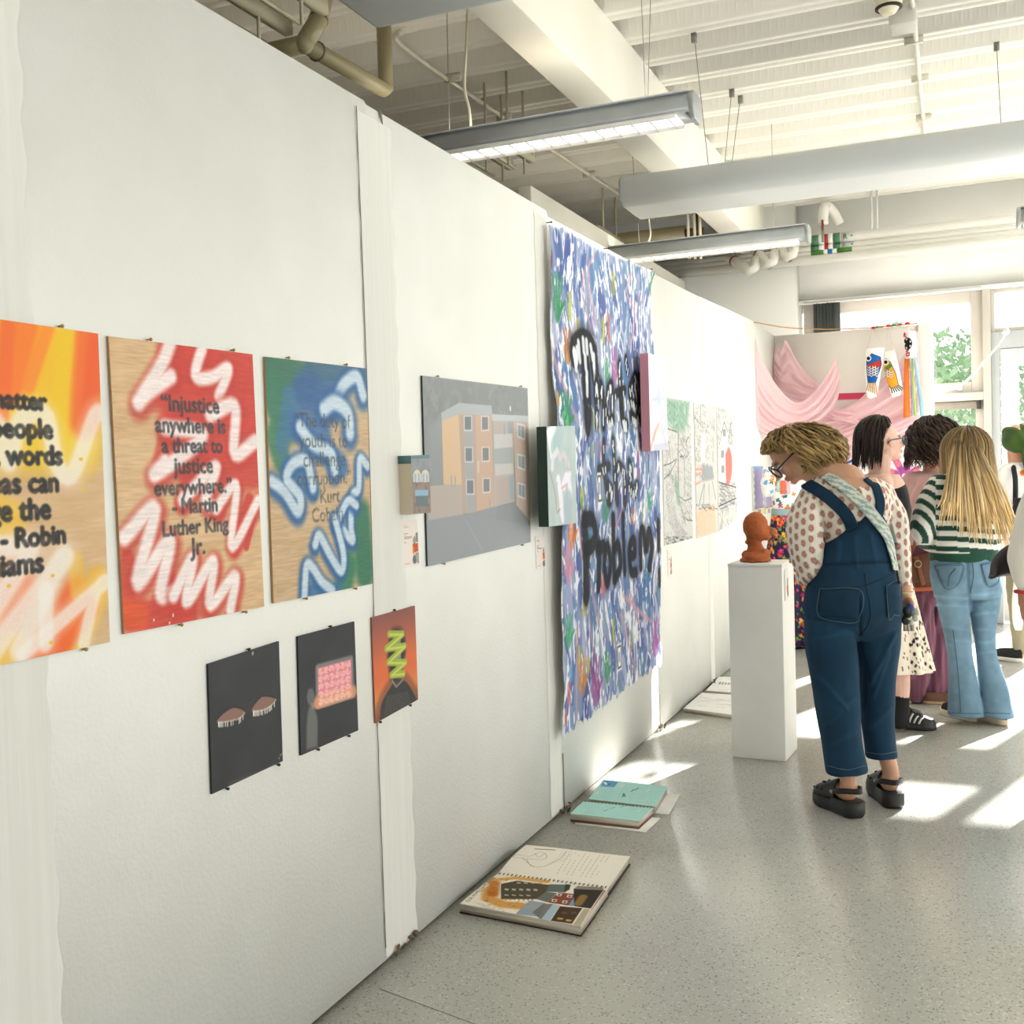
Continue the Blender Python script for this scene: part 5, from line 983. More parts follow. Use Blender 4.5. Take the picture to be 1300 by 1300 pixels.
def voile(top, bot, Y0, Y1, folds, amp, label, seed=0):
    ns, ntt = 60, 44; T = smooth_pts(np.array(top, float)/5.417+np.array([940, 400]), ns); B2 = smooth_pts(np.array(bot, float)/5.417+np.array([940, 400]), ns); V = []
    for i in range(ns):
        s = i/(ns-1); Yb = Y0+(Y1-Y0)*s; env = math.sin(math.pi*min(max(s, .0), 1))**.6
        for j in range(ntt):
            t = j/(ntt-1); w = t+.07*math.sin(5*s+seed)*math.sin(math.pi*t); p = T[i]*(1-w)+B2[i]*w
            d = amp*(.5+.3*math.sin(2*math.pi*folds*.6*t+1.8*math.sin(4*s+seed))+.2*math.sin(2*math.pi*folds*1.1*t*t+2.5*s+seed*2))*(.35+.65*env)+.05*env*math.sin(math.pi*t)
            q_ = ony(p[0], p[1], Yb-d-.008); q_[0] = max(q_[0], .006+.004*math.sin(9*t)**2); V.append(q_)
    F = [(i*ntt+j, i*ntt+j+1, (i+1)*ntt+j+1, (i+1)*ntt+j) for i in range(ns-1) for j in range(ntt-1)]
    o = mk('pink_voile', V, F, M_VOI, smooth=True); tag(o, label, 'fabric', 'pink voile swags'); md = o.modifiers.new('thick', 'SOLIDIFY'); md.thickness = .0015; return o
voile([(240, 195), (275, 245), (312, 170), (400, 330), (530, 470)], [(215, 420), (280, 520), (360, 590), (450, 600), (520, 530)], 9.70, 9.74, 5, .05, 'deeper pink voile swag hanging in the corner behind the front swag', 1)
voile([(450, 700), (650, 660), (800, 590), (900, 500), (1080, 340), (1222, 105)], [(470, 830), (700, 880), (900, 830), (1100, 760), (1200, 690), (1235, 560)], 9.68, 9.72, 6, .06, 'broad pink voile swag rising to the right behind the fish', 2)
voile([(600, 610), (660, 640), (760, 650), (880, 700), (1000, 760)], [(560, 720), (650, 760), (760, 790), (880, 830), (1000, 870)], 9.66, 9.70, 4, .04, 'short pink voile fold below the crimson band', 3)
voile([(560, 870), (700, 800), (850, 740), (1020, 690), (1232, 610)], [(560, 1120), (750, 1000), (900, 930), (1100, 850), (1240, 760)], 9.63, 9.70, 5, .05, 'lowest pink voile swag just above the heads', 4)
voile([(88, 160), (150, 300), (250, 480), (380, 600), (500, 540), (600, 400), (657, 285)], [(92, 720), (140, 800), (260, 840), (400, 800), (560, 720), (660, 600), (690, 470)], 8.85, 9.66, 6, .07, 'front pink voile swag pinned on the long wall and dipping in the middle', 5)
# string with pegs along the top, and the white cable
o = thing('string_line', 'thin orange string with red pegs stretched above the end wall', 'string', ony(1060, 418, 9.76))
MB().tube(smooth_pts([onx(957, 409, .0), ony(1000, 416, 9.3), ony(1050, 418, 9.76), ony(1100, 416.5, 9.765), ony(1165, 410.5, 9.765)], 40), .005, 6).build('string', mat('orange_string', '#b98a5c', .7), o)
for x, y in ((1109, 416), (1128, 413.5), (1152, 410.5)): MB().ball(ony(x, y, 9.76), (.022, .012, .012), 8).build('peg', mat('red_peg', '#d0382c', .5), o)
for x0, c in ((1113, '#3c7a48'), (1120, '#e07a30'), (1135, '#3c7a48'), (1143, '#d0382c')): MB().ball(ony(x0, 415.5-(x0-1113)*.12, 9.76), (.02, .008, .008), 6).build('bead', mat('bead'+c, c, .5), o)
o = MB().tube(smooth_pts([ony(1163, 504, 9.9), ony(1200, 496, 9.95), ony(1225, 485, 9.95), ony(1250, 458, 9.95), ony(1268, 437, 9.95), ony(1276, 424, 9.95)], 30), .010, 8).build('white_cable', mat('white_cable', '#f2f2ee', .5), smooth=True); tag(o, 'white cable sagging across the window beside the door', 'cable')
MB().ball(ony(1277, 421, 9.95), .03, 8).build('cable_hook', M_LWHITE, o)
# two carp kites and the ribbon streamer
def flat(px4, Y, keep, nx, ny, base): return yboard([(940+x/5.417, 400+y/5.417) for x, y in px4], Y, nx, ny, base)
def inpoly(b, pts, crop):
    Q = b.p2m(pts, crop)/np.array([b.w, b.h])
    def f(u, v):
        ins = np.zeros(u.shape, bool)
        for i in range(len(Q)):
            x0, y0 = Q[i]; x1, y1 = Q[(i+1) % len(Q)]; ins ^= ((y0 > v) != (y1 > v)) & (u < (x1-x0)*(v-y0)/((y1-y0) or 1e-9)+x0)
        return ins
    return f
def carp(sheet, fish, tail, body, back, lab, eye, strings, scales):
    xs = [p[0] for p in sheet]; ys = [p[1] for p in sheet]; x0, x1, y0, y1 = min(xs)-2, max(xs)+2, min(ys)-2, max(ys)+2
    b = flat(((x0, y0), (x1, y0), (x1, y1), (x0, y1)), 9.60, None, 80, 190, '#f4f3f1'); P = lambda pts: b.p2m(pts, CE)
    b.poly(P(fish), body, 1, .003); b.poly(P(back), '#b8382c' if body[1] == '1' else '#4c8c3c', 1, .003)
    b.stroke(np.vstack([P(fish), P(fish[:1])]), .006, '#2a2a33', .85, .3)
    for (x, y) in scales: b.stroke(smooth_pts(P([(x-9, y-6), (x, y+6), (x+9, y-6)]), 8), .006, '#f4f2ee', 1, .2); b.stroke(smooth_pts(P([(x-7, y-9), (x, y+2), (x+7, y-9)]), 8), .004, '#2c2c30', 1, .2)
    b.poly(P(tail), '#f2efe9', 1, .003)
    for k in range(6): a = np.array(tail[0])*(1-k/5)+np.array(tail[1])*k/5; c = np.array(tail[3])*(1-k/5)+np.array(tail[2])*k/5; b.stroke(P([a, c]), .009, '#b98a4a' if body[1] == '1' else '#2c2c30', 1, .2)
    b.stroke(P([eye]), .05, '#f2f2f0', 1, .2); b.stroke(P([eye]), .03, '#20242c', 1, .2)
    o = thing('carp_kite', lab, 'kite', ony(940+np.mean(xs)/5.417, 400+y1/5.417, 9.6), 'painted carp kites')
    bulge = lambda u, v: .05*np.sin(np.pi*np.clip(u, 0, 1))*np.sin(np.pi*np.clip(v*.8+.15, 0, 1))
    b.build('kite_body', M_MATTE, .002, '#eeeeec', o, disp=bulge, keep=inpoly(b, sheet, CE))
    for a, c in strings: MB().tube([ony(940+a[0]/5.417, 400+a[1]/5.417, 9.59), ony(940+c[0]/5.417, 400+c[1]/5.417, 9.75)], .003, 5).build('string', M_CORD, o)
carp([(862, 232), (992, 225), (985, 300), (940, 560), (900, 578), (870, 565), (858, 400)], [(905, 268), (965, 290), (972, 340), (945, 430), (930, 475), (880, 475), (872, 400), (868, 310)], [(880, 470), (932, 470), (940, 545), (870, 515)], '#1f62ae', [(875, 345), (970, 310), (968, 350), (925, 375), (885, 365)], 'blue and red painted carp kite hanging from the string, left of two', (882, 300), (((870, 228), (912, 95)), ((985, 222), (915, 95))), [(885+i*19, 360+j*17+(i % 2)*8) for i in range(4) for j in range(4)])
carp([(995, 255), (1062, 242), (1090, 350), (1125, 545), (1045, 570), (1010, 450), (985, 380)], [(1000, 300), (1035, 330), (1070, 400), (1090, 490), (1040, 510), (985, 440), (968, 400), (975, 340)], [(1040, 505), (1090, 485), (1125, 512), (1045, 535)], '#f0a030', [(995, 365), (1030, 335), (1048, 355), (1010, 385)], 'orange and green painted carp kite hanging from the string, right of two', (1000, 325), (((1000, 250), (1015, 80)), ((1055, 240), (1018, 80))), [(985+i*18, 385+j*16+(i % 2)*8) for i in range(4) for j in range(3)])
o = thing('ribbon_streamer', 'white paper streamer with red characters and orange, green and blue ribbons', 'decoration', ony(1157, 530, 9.62))
b = yboard(((1146.5, 422), (1163, 421), (1163.5, 453), (1150.5, 456)), 9.60, 70, 120, '#f3f1f0'); P = lambda pts: b.p2m(pts, CE); rc = '#c93a38'
for pts in ([(1122, 140), (1142, 136)], [(1133, 126), (1130, 142), (1120, 158)], [(1131, 142), (1142, 156)], [(1140, 262), (1140, 280)], [(1140, 262), (1162, 262), (1160, 280), (1140, 280)], [(1138, 250), (1156, 246)], [(1147, 240), (1147, 254)]): b.stroke(P(pts), .010, rc, 1, .3)
cx, cy = 1152, 200
b.stroke(smooth_pts(P([(cx+28*math.cos(t), cy+38*math.sin(t)) for t in np.linspace(0, 6.283, 17)]), 50), .008, '#222222', 1, .3)
for k in range(5): t = k*1.2566-1.2; b.stroke(P([(cx+6*math.cos(t), cy+8*math.sin(t)), (cx+20*math.cos(t), cy+27*math.sin(t))]), .024, '#1f1f1f', 1, .2)
b.build('paper_head', M_MATTE, .002, '#eeeeee', o, disp=lambda u, v: .05*np.sin(np.pi*u))
MB().tube([ony(1155, 421, 9.58), ony(1152, 411, 9.75)], .003, 5).build('string', M_CORD, o)
for top, bot, w, c in (((1151, 455), (1151, 530), 7.5, '#ee7a2a'), ((1155.5, 455), (1158.5, 526), 1.6, '#7fa3b4'), ((1158, 455), (1162, 528), 3.0, '#9fc26a'), ((1161.5, 454), (1171, 529), 4.2, '#8fc2dc'), ((1155, 455), (1154.5, 470), 3, '#e8b060')):
    V = []; n = 24
    for i in range(n+1):
        t = i/n; x = top[0]+(bot[0]-top[0])*t; y = top[1]+(bot[1]-top[1])*t; d = .02*math.sin(5*t+top[0]); ww = w*(.75+.35*t)
        V += [ony(x-ww/2, y, 9.58+d), ony(x+ww/2, y, 9.58+d*.6+.01)]
    oo = mk('ribbon', V, [(2*i, 2*i+1, 2*i+3, 2*i+2) for i in range(n)], mat('ribbon'+c, c, .5), o, True); md = oo.modifiers.new('t', 'SOLIDIFY'); md.thickness = .0015
# ================================================================ outside the windows
struct(mk('ground_outside', [(-40, 10.56, -.12), (60, 10.56, -.12), (60, 80, -.12), (-40, 80, -.12)], [(0, 1, 2, 3)], mat('pale_paving', '#cfccc2', .8)))
M_LEAF = mat('pale_leaves', '#8fa886', .7, var='#7a9672', vscale=7); M_TRUNK = mat('trunk', '#8a7a66', .8)
def tree(x, y, h, r, lab, seed):
    g = np.random.default_rng(seed); o = thing('garden_tree', lab, 'tree', (x, y, -.12), 'trees outside the windows'); MB().tube([(x, y, -.12), (x+.1, y, h*.5), (x, y, h*.8)], [.12, .09, .05], 8).build('trunk', M_TRUNK, o)
    V = []; F = []
    for k in range(2600):
        d = g.normal(0, 1, 3); d /= np.linalg.norm(d); c = np.array([x, y, h*.62])+d*np.array([r, r*.8, h*.38])*g.uniform(.5, 1); a = g.normal(0, 1, 3); a /= np.linalg.norm(a); e = np.cross(a, g.normal(0, 1, 3)); e /= np.linalg.norm(e); s = g.uniform(.04, .10)
        n = len(V); V += [c+a*s, c+e*s*.5, c-a*s, c-e*s*.5]; F.append((n, n+1, n+2, n+3))
    mk('foliage', V, F, M_LEAF, o)
for k, (x, y, h, r) in enumerate(((.6, 17, 3.5, 1.5), (-2.8, 17.5, 3.4, 1.4), (3.9, 17.5, 3.8, 1.5), (7.3, 18, 3.6, 1.5), (1.6, 22.5, 4.0, 1.8))):
    tree(x, y, h, r, ('leafy tree outside, seen through the left window beside the end wall post', 'leafy tree outside, seen behind the blind at the window end', 'leafy tree outside, seen above the grey door', 'leafy tree outside beyond the right edge of the door', 'leafy tree outside, farther back between the two windows')[k], 40+k)
# ================================================================ people
def ringloft(rings, nseg=36, m=48, ex=2.2, caps=True):
    """rings: rows of (centre xyz, half-axis a xyz, half-axis b xyz)"""
    R = smooth_pts(np.array([np.concatenate([c, a, b]) for c, a, b in rings]), m); V = []
    th = np.linspace(0, 2*math.pi, nseg, endpoint=False); cs = np.sign(np.cos(th))*np.abs(np.cos(th))**(2/ex); sn = np.sign(np.sin(th))*np.abs(np.sin(th))**(2/ex)
    for r in R: V += list(r[:3]+cs[:, None]*r[3:6]+sn[:, None]*r[6:9])
    F = [(i*nseg+k, i*nseg+(k+1) % nseg, (i+1)*nseg+(k+1) % nseg, (i+1)*nseg+k) for i in range(m-1) for k in range(nseg)]
    if caps: F += [tuple(range(nseg))[::-1], tuple((m-1)*nseg+k for k in range(nseg))]
    return V, F
class Fig:
    def __init__(s, base, D=None): s.base = np.array([base[0], base[1], 0.0]); s.D = depth_of(s.base) if D is None else D
    def pt(s, x, y, dv=0.0): return onf(x, y, s.D+dv)
    def ring(s, y, xl, xr, dr=.6, dv=0.0, yr=None, tw=0.0):
        """a horizontal cut of the figure as seen: left and right edge at photo height y, depth ratio, shift away from the viewer"""
        A, B = s.pt(xl, y, dv), s.pt(xr, y if yr is None else yr, dv); c = (A+B)/2; a = (B-A)/2; r = np.linalg.norm(a)
        bb = FH*math.cos(tw)+RH*math.sin(tw)
        return (c, a, bb*r*dr)
    def limb(s, pts, n=14, k=10):
        """tapering limb: (px, py, dv, radius in metres)"""
        Q = smooth_pts([list(s.pt(x, y, d))+[r] for x, y, d, r in pts], max(len(pts)*k, 6)); m = MB(); m.tube(list(Q[:, :3]), list(Q[:, 3]), n); m.ball(Q[0, :3], Q[0, 3], n); m.ball(Q[-1, :3], Q[-1, 3], n); return (m.V, m.F)
    def wl(s, pts, n=14, k=10):
        """tapering limb through points of the place: (point, radius)"""
        Q = smooth_pts([list(p)+[r] for p, r in pts], max(len(pts)*k, 6)); m = MB(); m.tube(list(Q[:, :3]), list(Q[:, 3]), n); m.ball(Q[0, :3], Q[0, 3], n); m.ball(Q[-1, :3], Q[-1, 3], n); return (m.V, m.F)
    def px(s, V):
        d = np.asarray(V)-CAMP; z = d@_f; return 650+FPX*(d@CR)/z, 650-FPX*(d@CU)/z
M_SKIN = mat('skin', attr='paint', rough=.55, spec=.35); M_CLOTH = mat('woven_cloth', attr='paint', rough=.85, spec=.15, sheen=.15, bump=(600, .1)); M_HAIR = mat('hair', attr='paint', rough=.5, spec=.25)
M_DENIM = mat('denim', attr='paint', rough=.8, spec=.15, bump=(700, .25)); M_BLACKRUB = mat('black_rubber', '#262625', .5, .4); M_GLS = mat('spectacle_frame', '#22252b', .35, .5)
M_LENS = glass_mat('spectacle_lens', (.93, .96, .97), .12)
def unit(v): v = np.asarray(v, float); return v/np.linalg.norm(v)
def head_parts(c, f, u, h=.225):
    """skull, jaw, brow, nose, lips, cheeks and ears as closed solids; f the way the face looks, u the crown"""
    f = unit(f); u = unit(u-f*(u@f)); r = np.cross(f, u); A = np.array([f, r, u]); L = lambda x, y, z: c+h*(x*f+y*r+z*u); m = MB()
    for p, q in (((-.08, 0, .11), (.43, .335, .37)), ((.13, 0, -.10), (.27, .265, .36)), ((.20, 0, -.36), (.155, .17, .125)), ((.02, 0, -.2), (.27, .27, .24)), ((.345, 0, .085), (.07, .19, .045)), ((.415, 0, -.255), (.045, .095, .028)), ((.405, 0, -.30), (.045, .085, .030)), ((.36, 0, -.40), (.06, .08, .06)),
                 ((.29, .14, -.13), (.10, .10, .10)), ((.29, -.14, -.13), (.10, .10, .10)), ((.505, 0, -.145), (.055, .055, .042)), ((.455, .06, -.155), (.04, .035, .03)), ((.455, -.06, -.155), (.04, .035, .03)),
                 ((-.02, .345, -.03), (.065, .03, .115)), ((-.02, -.345, -.03), (.065, .03, .115)), ((.0, .335, -.11), (.04, .025, .045)), ((.0, -.335, -.11), (.04, .025, .045))):
        m.ball(L(*p), np.array(q)*h, 16, A)
    m.tube([L(.37, 0, .06), L(.43, 0, -.02), L(.50, 0, -.13)], [.035*h, .04*h, .05*h], 10)
    return (m.V, m.F), L, A
def face_colors(V, L, base, lips='#b5655c', cheek='#d99a86'):
    C = np.ones((len(V), 3))*rgb(base); C *= 1+.03*vnoise(V, 30, 2)[:, None]
    def dab(p, r, col, a):
        d = np.linalg.norm(V-L(*p), axis=1); m = (np.clip(1-d/r, 0, 1)*a)[:, None]; C[:] = C*(1-m)+rgb(col)*m
    for sgn in (-1, 1): dab((.33, .17*sgn, -.15), .035, cheek, .5); dab((.37, .14*sgn, .09), .018, '#5a4030', .75); dab((.36, .20*sgn, .075), .016, '#5a4030', .7); dab((-.0, .36*sgn, -.03), .02, cheek, .4)
    for y in (-.07, -.035, 0, .035, .07): dab((.44, y, -.277), .012, lips, .9)
    dab((.53, 0, -.16), .012, cheek, .5)
    return C
def eyes(L, h, parent):
    for sgn in (-1, 1):
        m = MB(); m.ball(L(.345, .135*sgn, .0), .052*h*1.05, 10); e = m.build('eyeball', mat('eye_white', '#e9e4de', .25, .5), parent, True)
        m = MB(); m.ball(L(.388, .135*sgn, .0), .026*h, 8); m.build('iris', mat('dark_iris', '#33261e', .2, .5), e, True)
def spectacles(L, A, h, parent, m=M_GLS):
    f, r, u = A; g = MB()
    for sgn in (-1, 1):
        c = L(.47, .165*sgn, -.02); P = [c+h*(.145*math.cos(t)*(r+.25*sgn*-f)+.105*math.sin(t)*u*(1 if math.sin(t) > 0 else 1.1)) for t in np.linspace(0, 2*math.pi, 17)]; g.tube(P, .0036, 6, False)
        a = L(.44, .31*sgn, .03); g.tube([L(.45, .30*sgn, .03), L(.2, .345*sgn, .035), L(-.02, .37*sgn, .03), L(-.10, .355*sgn, -.03)], .0034, 6)
    g.tube([L(.50, -.03, .0), L(.515, 0, .015), L(.50, .03, .0)], .0025, 6); o = g.build('spectacles', m, parent, True)
    for sgn in (-1, 1):
        c = L(.47, .165*sgn, -.02); P = [c+h*(.14*math.cos(t)*(r+.25*sgn*-f)+.10*math.sin(t)*u) for t in np.linspace(0, 2*math.pi, 14, endpoint=False)]; mk('lens', P, [tuple(range(14))], M_LENS, o)
def hair_mesh(name, parent, c, ax, crown, n, p1, drop, wave, w, cols, skip=None, tip=None, seed=1, freq=7.0, grav=(0, 0, -1), npt=16, jit=.06, cap=True, flat=.55, spread=.0, target=None):
    g = np.random.default_rng(seed); crown = unit(crown); e1 = unit(np.cross(crown, [.3, .9, .2])); e2 = np.cross(crown, e1); ax = np.asarray(ax); mb = MB(); C = []; grav = unit(grav)
    if cap:
        k = 0; th = np.linspace(0, 2*math.pi, 36, endpoint=False); rows = 20; V = []; ids = {}
        for i in range(rows):
            ph = math.pi*(i+.5)/rows
            for t in th: d = math.cos(ph)*crown+math.sin(ph)*(math.cos(t)*e1+math.sin(t)*e2); V.append((c+(d*(.97+.03*math.sin(5*t+3*ph)))@ax, d))
        F = [(i*36+j, i*36+(j+1) % 36, (i+1)*36+(j+1) % 36, (i+1)*36+j) for i in range(rows-1) for j in range(36)]
        if skip: F = [f for f in F if not any(skip(V[q][1]) for q in f)]
        mb.add([v[0] for v in V], F); C += [rgb(cols[0])*.8]*len(V)
    for q in range(n):
        a = g.uniform(0, 2*math.pi); pe = p1(a); p0 = g.uniform(.02, .75)*pe; dl = drop(a)*g.uniform(.75, 1.1); off = 1+g.uniform(-.02, jit); pts = []; ph0 = g.uniform(0, 6.28); am = wave*g.uniform(.5, 1.3); fr = freq*g.uniform(.8, 1.2); a2 = a+g.normal(0, .12)
        arc = (pe-p0)*np.linalg.norm(ax[2]); tot = arc+dl; bad = False
        for i in range(npt):
            s = tot*i/(npt-1)
            if s <= arc or dl <= 0: t = p0+(pe-p0)*min(s/max(arc, 1e-6), 1); aa = a+(a2-a)*s/max(tot, 1e-6); d = math.cos(t)*crown+math.sin(t)*(math.cos(aa)*e1+math.sin(aa)*e2); pos = c+(d*off)@ax
            else:
                t = pe; d = math.cos(t)*crown+math.sin(t)*(math.cos(a2)*e1+math.sin(a2)*e2); k = s-arc; out = unit(d@ax); tg = grav if target is None else unit(grav+target)
                pos = c+(d*off)@ax+tg*k+out*spread*k
            if skip and skip(d) and s <= arc+.5*dl: bad = i < 4 or bad; break
            d2 = d@ax; side = unit(np.cross(d2, grav)+1e-6); pos = pos+side*am*math.sin(fr*s*10+ph0)*min(1, s/.05)+unit(d2)*am*.6*math.cos(fr*s*10+ph0)
            pts.append(pos)
        if bad or len(pts) < 4: continue
        L_ = len(pts); rad = [w*g.uniform(.85, 1.15)*(.55+.45*math.sin(math.pi*min(1, (i+1)/L_*1.2)))*(1-.75*max(0, (i/(L_-1)-.6)/.4)) for i in range(L_)]
        n0 = len(mb.V); mb.tube(pts, rad, 5); k1, k2 = g.integers(len(cols)), g.uniform(.8, 1.15); base = rgb(cols[k1])*k2
        for i in range(L_):
            cc = base if tip is None else base*(1-min(1, 1.15*i/(L_-1)))+rgb(tip)*k2*min(1, 1.15*i/(L_-1)); C += [cc]*5
    return mk(name, mb.V, mb.F, M_HAIR, parent, True, colors=np.array(C))
def hand_parts(w, d, nrm, thumb, s=.085, curl=.9, hold=0.0):
    """palm, four fingers of unequal length and a thumb leaving the side of the palm"""
    d, nrm = unit(d), unit(nrm); t = unit(thumb-d*(thumb@d)); m = MB(); pc = w+d*s*.5
    m.ball(pc, (s*.56, s*.46, s*.17), 14, np.array([d, t, nrm])); m.tube([w-d*.01, w+d*.03], [.024, .026], 12)
    for k, (o, l) in enumerate(((.34, .80), (.12, .92), (-.11, .86), (-.33, .66))):
        p = w+d*s*.92+t*s*o; a = .25; pts = [p-d*.02]; dr = d
        for seg in (.42, .33, .25): pts.append(pts[-1]+(d*math.cos(a)+nrm*math.sin(a))*s*l*seg+(d*.02 if len(pts) == 1 else 0)); a += curl*.75
        m.tube(pts, [.0095, .009, .008, .0065], 8); m.ball(pts[-1], .0066, 8)
    p = w+d*s*.28+t*s*.38; pts = [p, p+(t*.75+d*.55+nrm*.25)*s*.36, p+(t*.7+d*.95+nrm*.5)*s*.45, p+(t*.5+d*1.2+nrm*.8)*s*.5]; m.tube(pts, [.0125, .011, .009, .0075], 8); m.ball(pts[-1], .0075, 8)
    return (m.V, m.F)
def shoe(name, parent, heel, toe, w, hh, ht, sole_h, m_up, m_sole, flare=1.0, toe_m=None, n=20, open_back=False, heel_m=None):
    """heel and toe are floor points; upper domed over a sole"""
    heel = np.array([heel[0], heel[1], 0.0]); toe = np.array([toe[0], toe[1], 0.0]); d = toe-heel; Ln = np.linalg.norm(d); d /= Ln; s = np.array([d[1], -d[0], 0])
    wp = lambda t: w*.5*(np.interp(t, [0, .08, .3, .5, .72, .88, .96, 1], [.0, .58, .72, .74, 1.0, .86, .55, .0]))
    T = np.concatenate([[0, .02], np.linspace(.06, .94, n), [.98, 1]]); O = [heel+d*Ln*t+s*wp(t) for t in T]+[heel+d*Ln*t-s*wp(t) for t in T[::-1]]
    g = MB(); lo = [p+(p-(heel+toe)/2)*.0+np.array([0, 0, .001]) for p in O]; g.prism(lo, (0, 0, sole_h)); so = g.build('sole', m_sole, parent, bev=.004)
    V = []; F = []; m = 13
    for i, t in enumerate(T):
        h = np.interp(t, [0, .06, .25, .42, .6, .8, .95, 1], [hh*.75, hh, hh, hh*.95, ht*1.35, ht, ht*.75, ht*.2]); c = heel+d*Ln*t*.985+d*Ln*.006
        for k in range(m):
            a = math.pi*k/(m-1); x = math.cos(a); z = math.sin(a)**.7; V.append(c+s*max(wp(t)*.97, .004)*x*(1-.25*z*(1 if t < .5 else .3))+np.array([0, 0, sole_h-.002+h*z]))
    F = [(i*m+k, (i+1)*m+k, (i+1)*m+k+1, i*m+k+1) for i in range(len(T)-1) for k in range(m-1)]; F += [tuple(range(m)), tuple((len(T)-1)*m+k for k in range(m))[::-1]]
    mk('upper', V, F, m_up, parent, True)
    def surf(t, a, k=1.0):
        h = np.interp(t, [0, .06, .25, .42, .6, .8, .95, 1], [hh*.75, hh, hh, hh*.95, ht*1.35, ht, ht*.75, ht*.2]); x = math.cos(a); z = math.sin(a)**.7
        return heel+d*Ln*t*.985+d*Ln*.006+s*max(wp(t)*.97, .004)*x*(1-.25*z*(1 if t < .5 else .3))*k+np.array([0, 0, sole_h-.002+h*z*k])
    return heel, d, s, Ln, wp, surf
class Skin:
    """surface others are laid on"""
    def __init__(s, V, Q): s.V = V; s.t = BVHTree.FromPolygons([Vector(v) for v in V], [tuple(int(i) for i in q) for q in Q])
    def hit(s, x, y, off=.003):
        d = unit(ray(x, y)); h = s.t.ray_cast(Vector(CAMP), Vector(d))
        if h[0] is None:
            for k in (2, 4, 7, 11):
                for dx, dy in ((k, 0), (-k, 0), (0, k), (0, -k)):
                    d = unit(ray(x+dx, y+dy)); h = s.t.ray_cast(Vector(CAMP), Vector(d))
                    if h[0] is not None: break
                if h[0] is not None: break
        if h[0] is None: return None
        n = np.array(h[1]); n = n if n@(-d) > 0 else -n; return np.array(h[0])+n*off, n
def seam(skin, pts, r, m, parent, name='seam', off=.001, k=8):
    P = [skin.hit(*p, off) for p in smooth_pts(pts, len(pts)*k)]; P = [p[0] for p in P if p]
    return MB().tube(P, r, 5).build(name, m, parent)
def ribbon(skin, pts, w, th, m, parent, name, k=10, extra=(), cols=None, off=.004):
    P = [skin.hit(*p, off) for p in smooth_pts(pts, len(pts)*k)]; P = [p for p in P if p]; Q = np.array([p[0] for p in P])
    for _ in range(12): Q[1:-1] = (Q[:-2]+Q[1:-1]*2+Q[2:])/4
    pass; N = np.array([p[1] for p in P])
    for _ in range(40): N[1:-1] = (N[:-2]+N[1:-1]*2+N[2:])/4; N[0] = N[1]; N[-1] = N[-2]
    Q = np.vstack([Q]+[np.array(e)[None] for e in extra]); N = np.vstack([N]+[N[-1:]]*len(extra)); V = []; nw = 7
    for i in range(len(Q)):
        t = unit(Q[min(i+1, len(Q)-1)]-Q[max(i-1, 0)]); s_ = unit(np.cross(N[i], t)); n = unit(np.cross(t, s_))
        for j in range(nw): V.append(Q[i]+s_*w*(j/(nw-1)-.5)+n*(th-.3*th*abs(j/(nw-1)-.5)*2))
        for j in range(nw): V.append(Q[i]+s_*w*(.5-j/(nw-1))-n*.001)
    r = 2*nw; F = [(i*r+k2, i*r+(k2+1) % r, (i+1)*r+(k2+1) % r, (i+1)*r+k2) for i in range(len(Q)-1) for k2 in range(r)]; F += [tuple(range(r))[::-1], tuple((len(Q)-1)*r+j for j in range(r))]
    C = None
    if cols: C = np.array([cols(i/len(Q)*len(Q)*.012, (j % nw)/(nw-1) if j < nw else 1-(j-nw)/(nw-1)) for i in range(len(Q)) for j in range(r)])
    return mk(name, V, F, m, parent, True, colors=C)
def patch(skin, poly, m, parent, name, off=.004, n=10):
    """a quad of cloth laid on a surface: TL TR BR BL photo points"""
    P = np.array(poly, float); V = []
    for j in range(n+1):
        for i in range(n+1):
            u, v = i/n, j/n; q = P[0]*(1-u)*(1-v)+P[1]*u*(1-v)+P[2]*u*v+P[3]*(1-u)*v; h = skin.hit(*q, off); V.append(h[0] if h else V[-1])
    F = [(j*(n+1)+i, j*(n+1)+i+1, (j+1)*(n+1)+i+1, (j+1)*(n+1)+i) for j in range(n) for i in range(n)]
    o = mk(name, V, F, m, parent, True); md = o.modifiers.new('t', 'SOLIDIFY'); md.thickness = .003; return o
def wrinkle(sc, amp, seed, st=(1, 1, 1)): return lambda A, N: amp*vnoise(A*np.array(st), sc, seed)+.5*amp*vnoise(A*np.array(st), sc*2.3, seed+3)
def creases(fig, lines):
    """folds as soft ridges along photo polylines: (pts, width px, height m)"""
    def f(A, N):
        x, y = fig.px(A); o = np.zeros(len(A)); fr = (N@FH) < .3
        for pts, w, h in lines:
            D = np.full(len(A), 99.0)
            for (x0, y0), (x1, y1) in zip(pts[:-1], pts[1:]):
                dx, dy = x1-x0, y1-y0; t = np.clip(((x-x0)*dx+(y-y0)*dy)/(dx*dx+dy*dy+1e-9), 0, 1); D = np.minimum(D, np.hypot(x-x0-t*dx, y-y0-t*dy))
            o += h*np.exp(-(D/w)**2)*fr
        return o
    return f
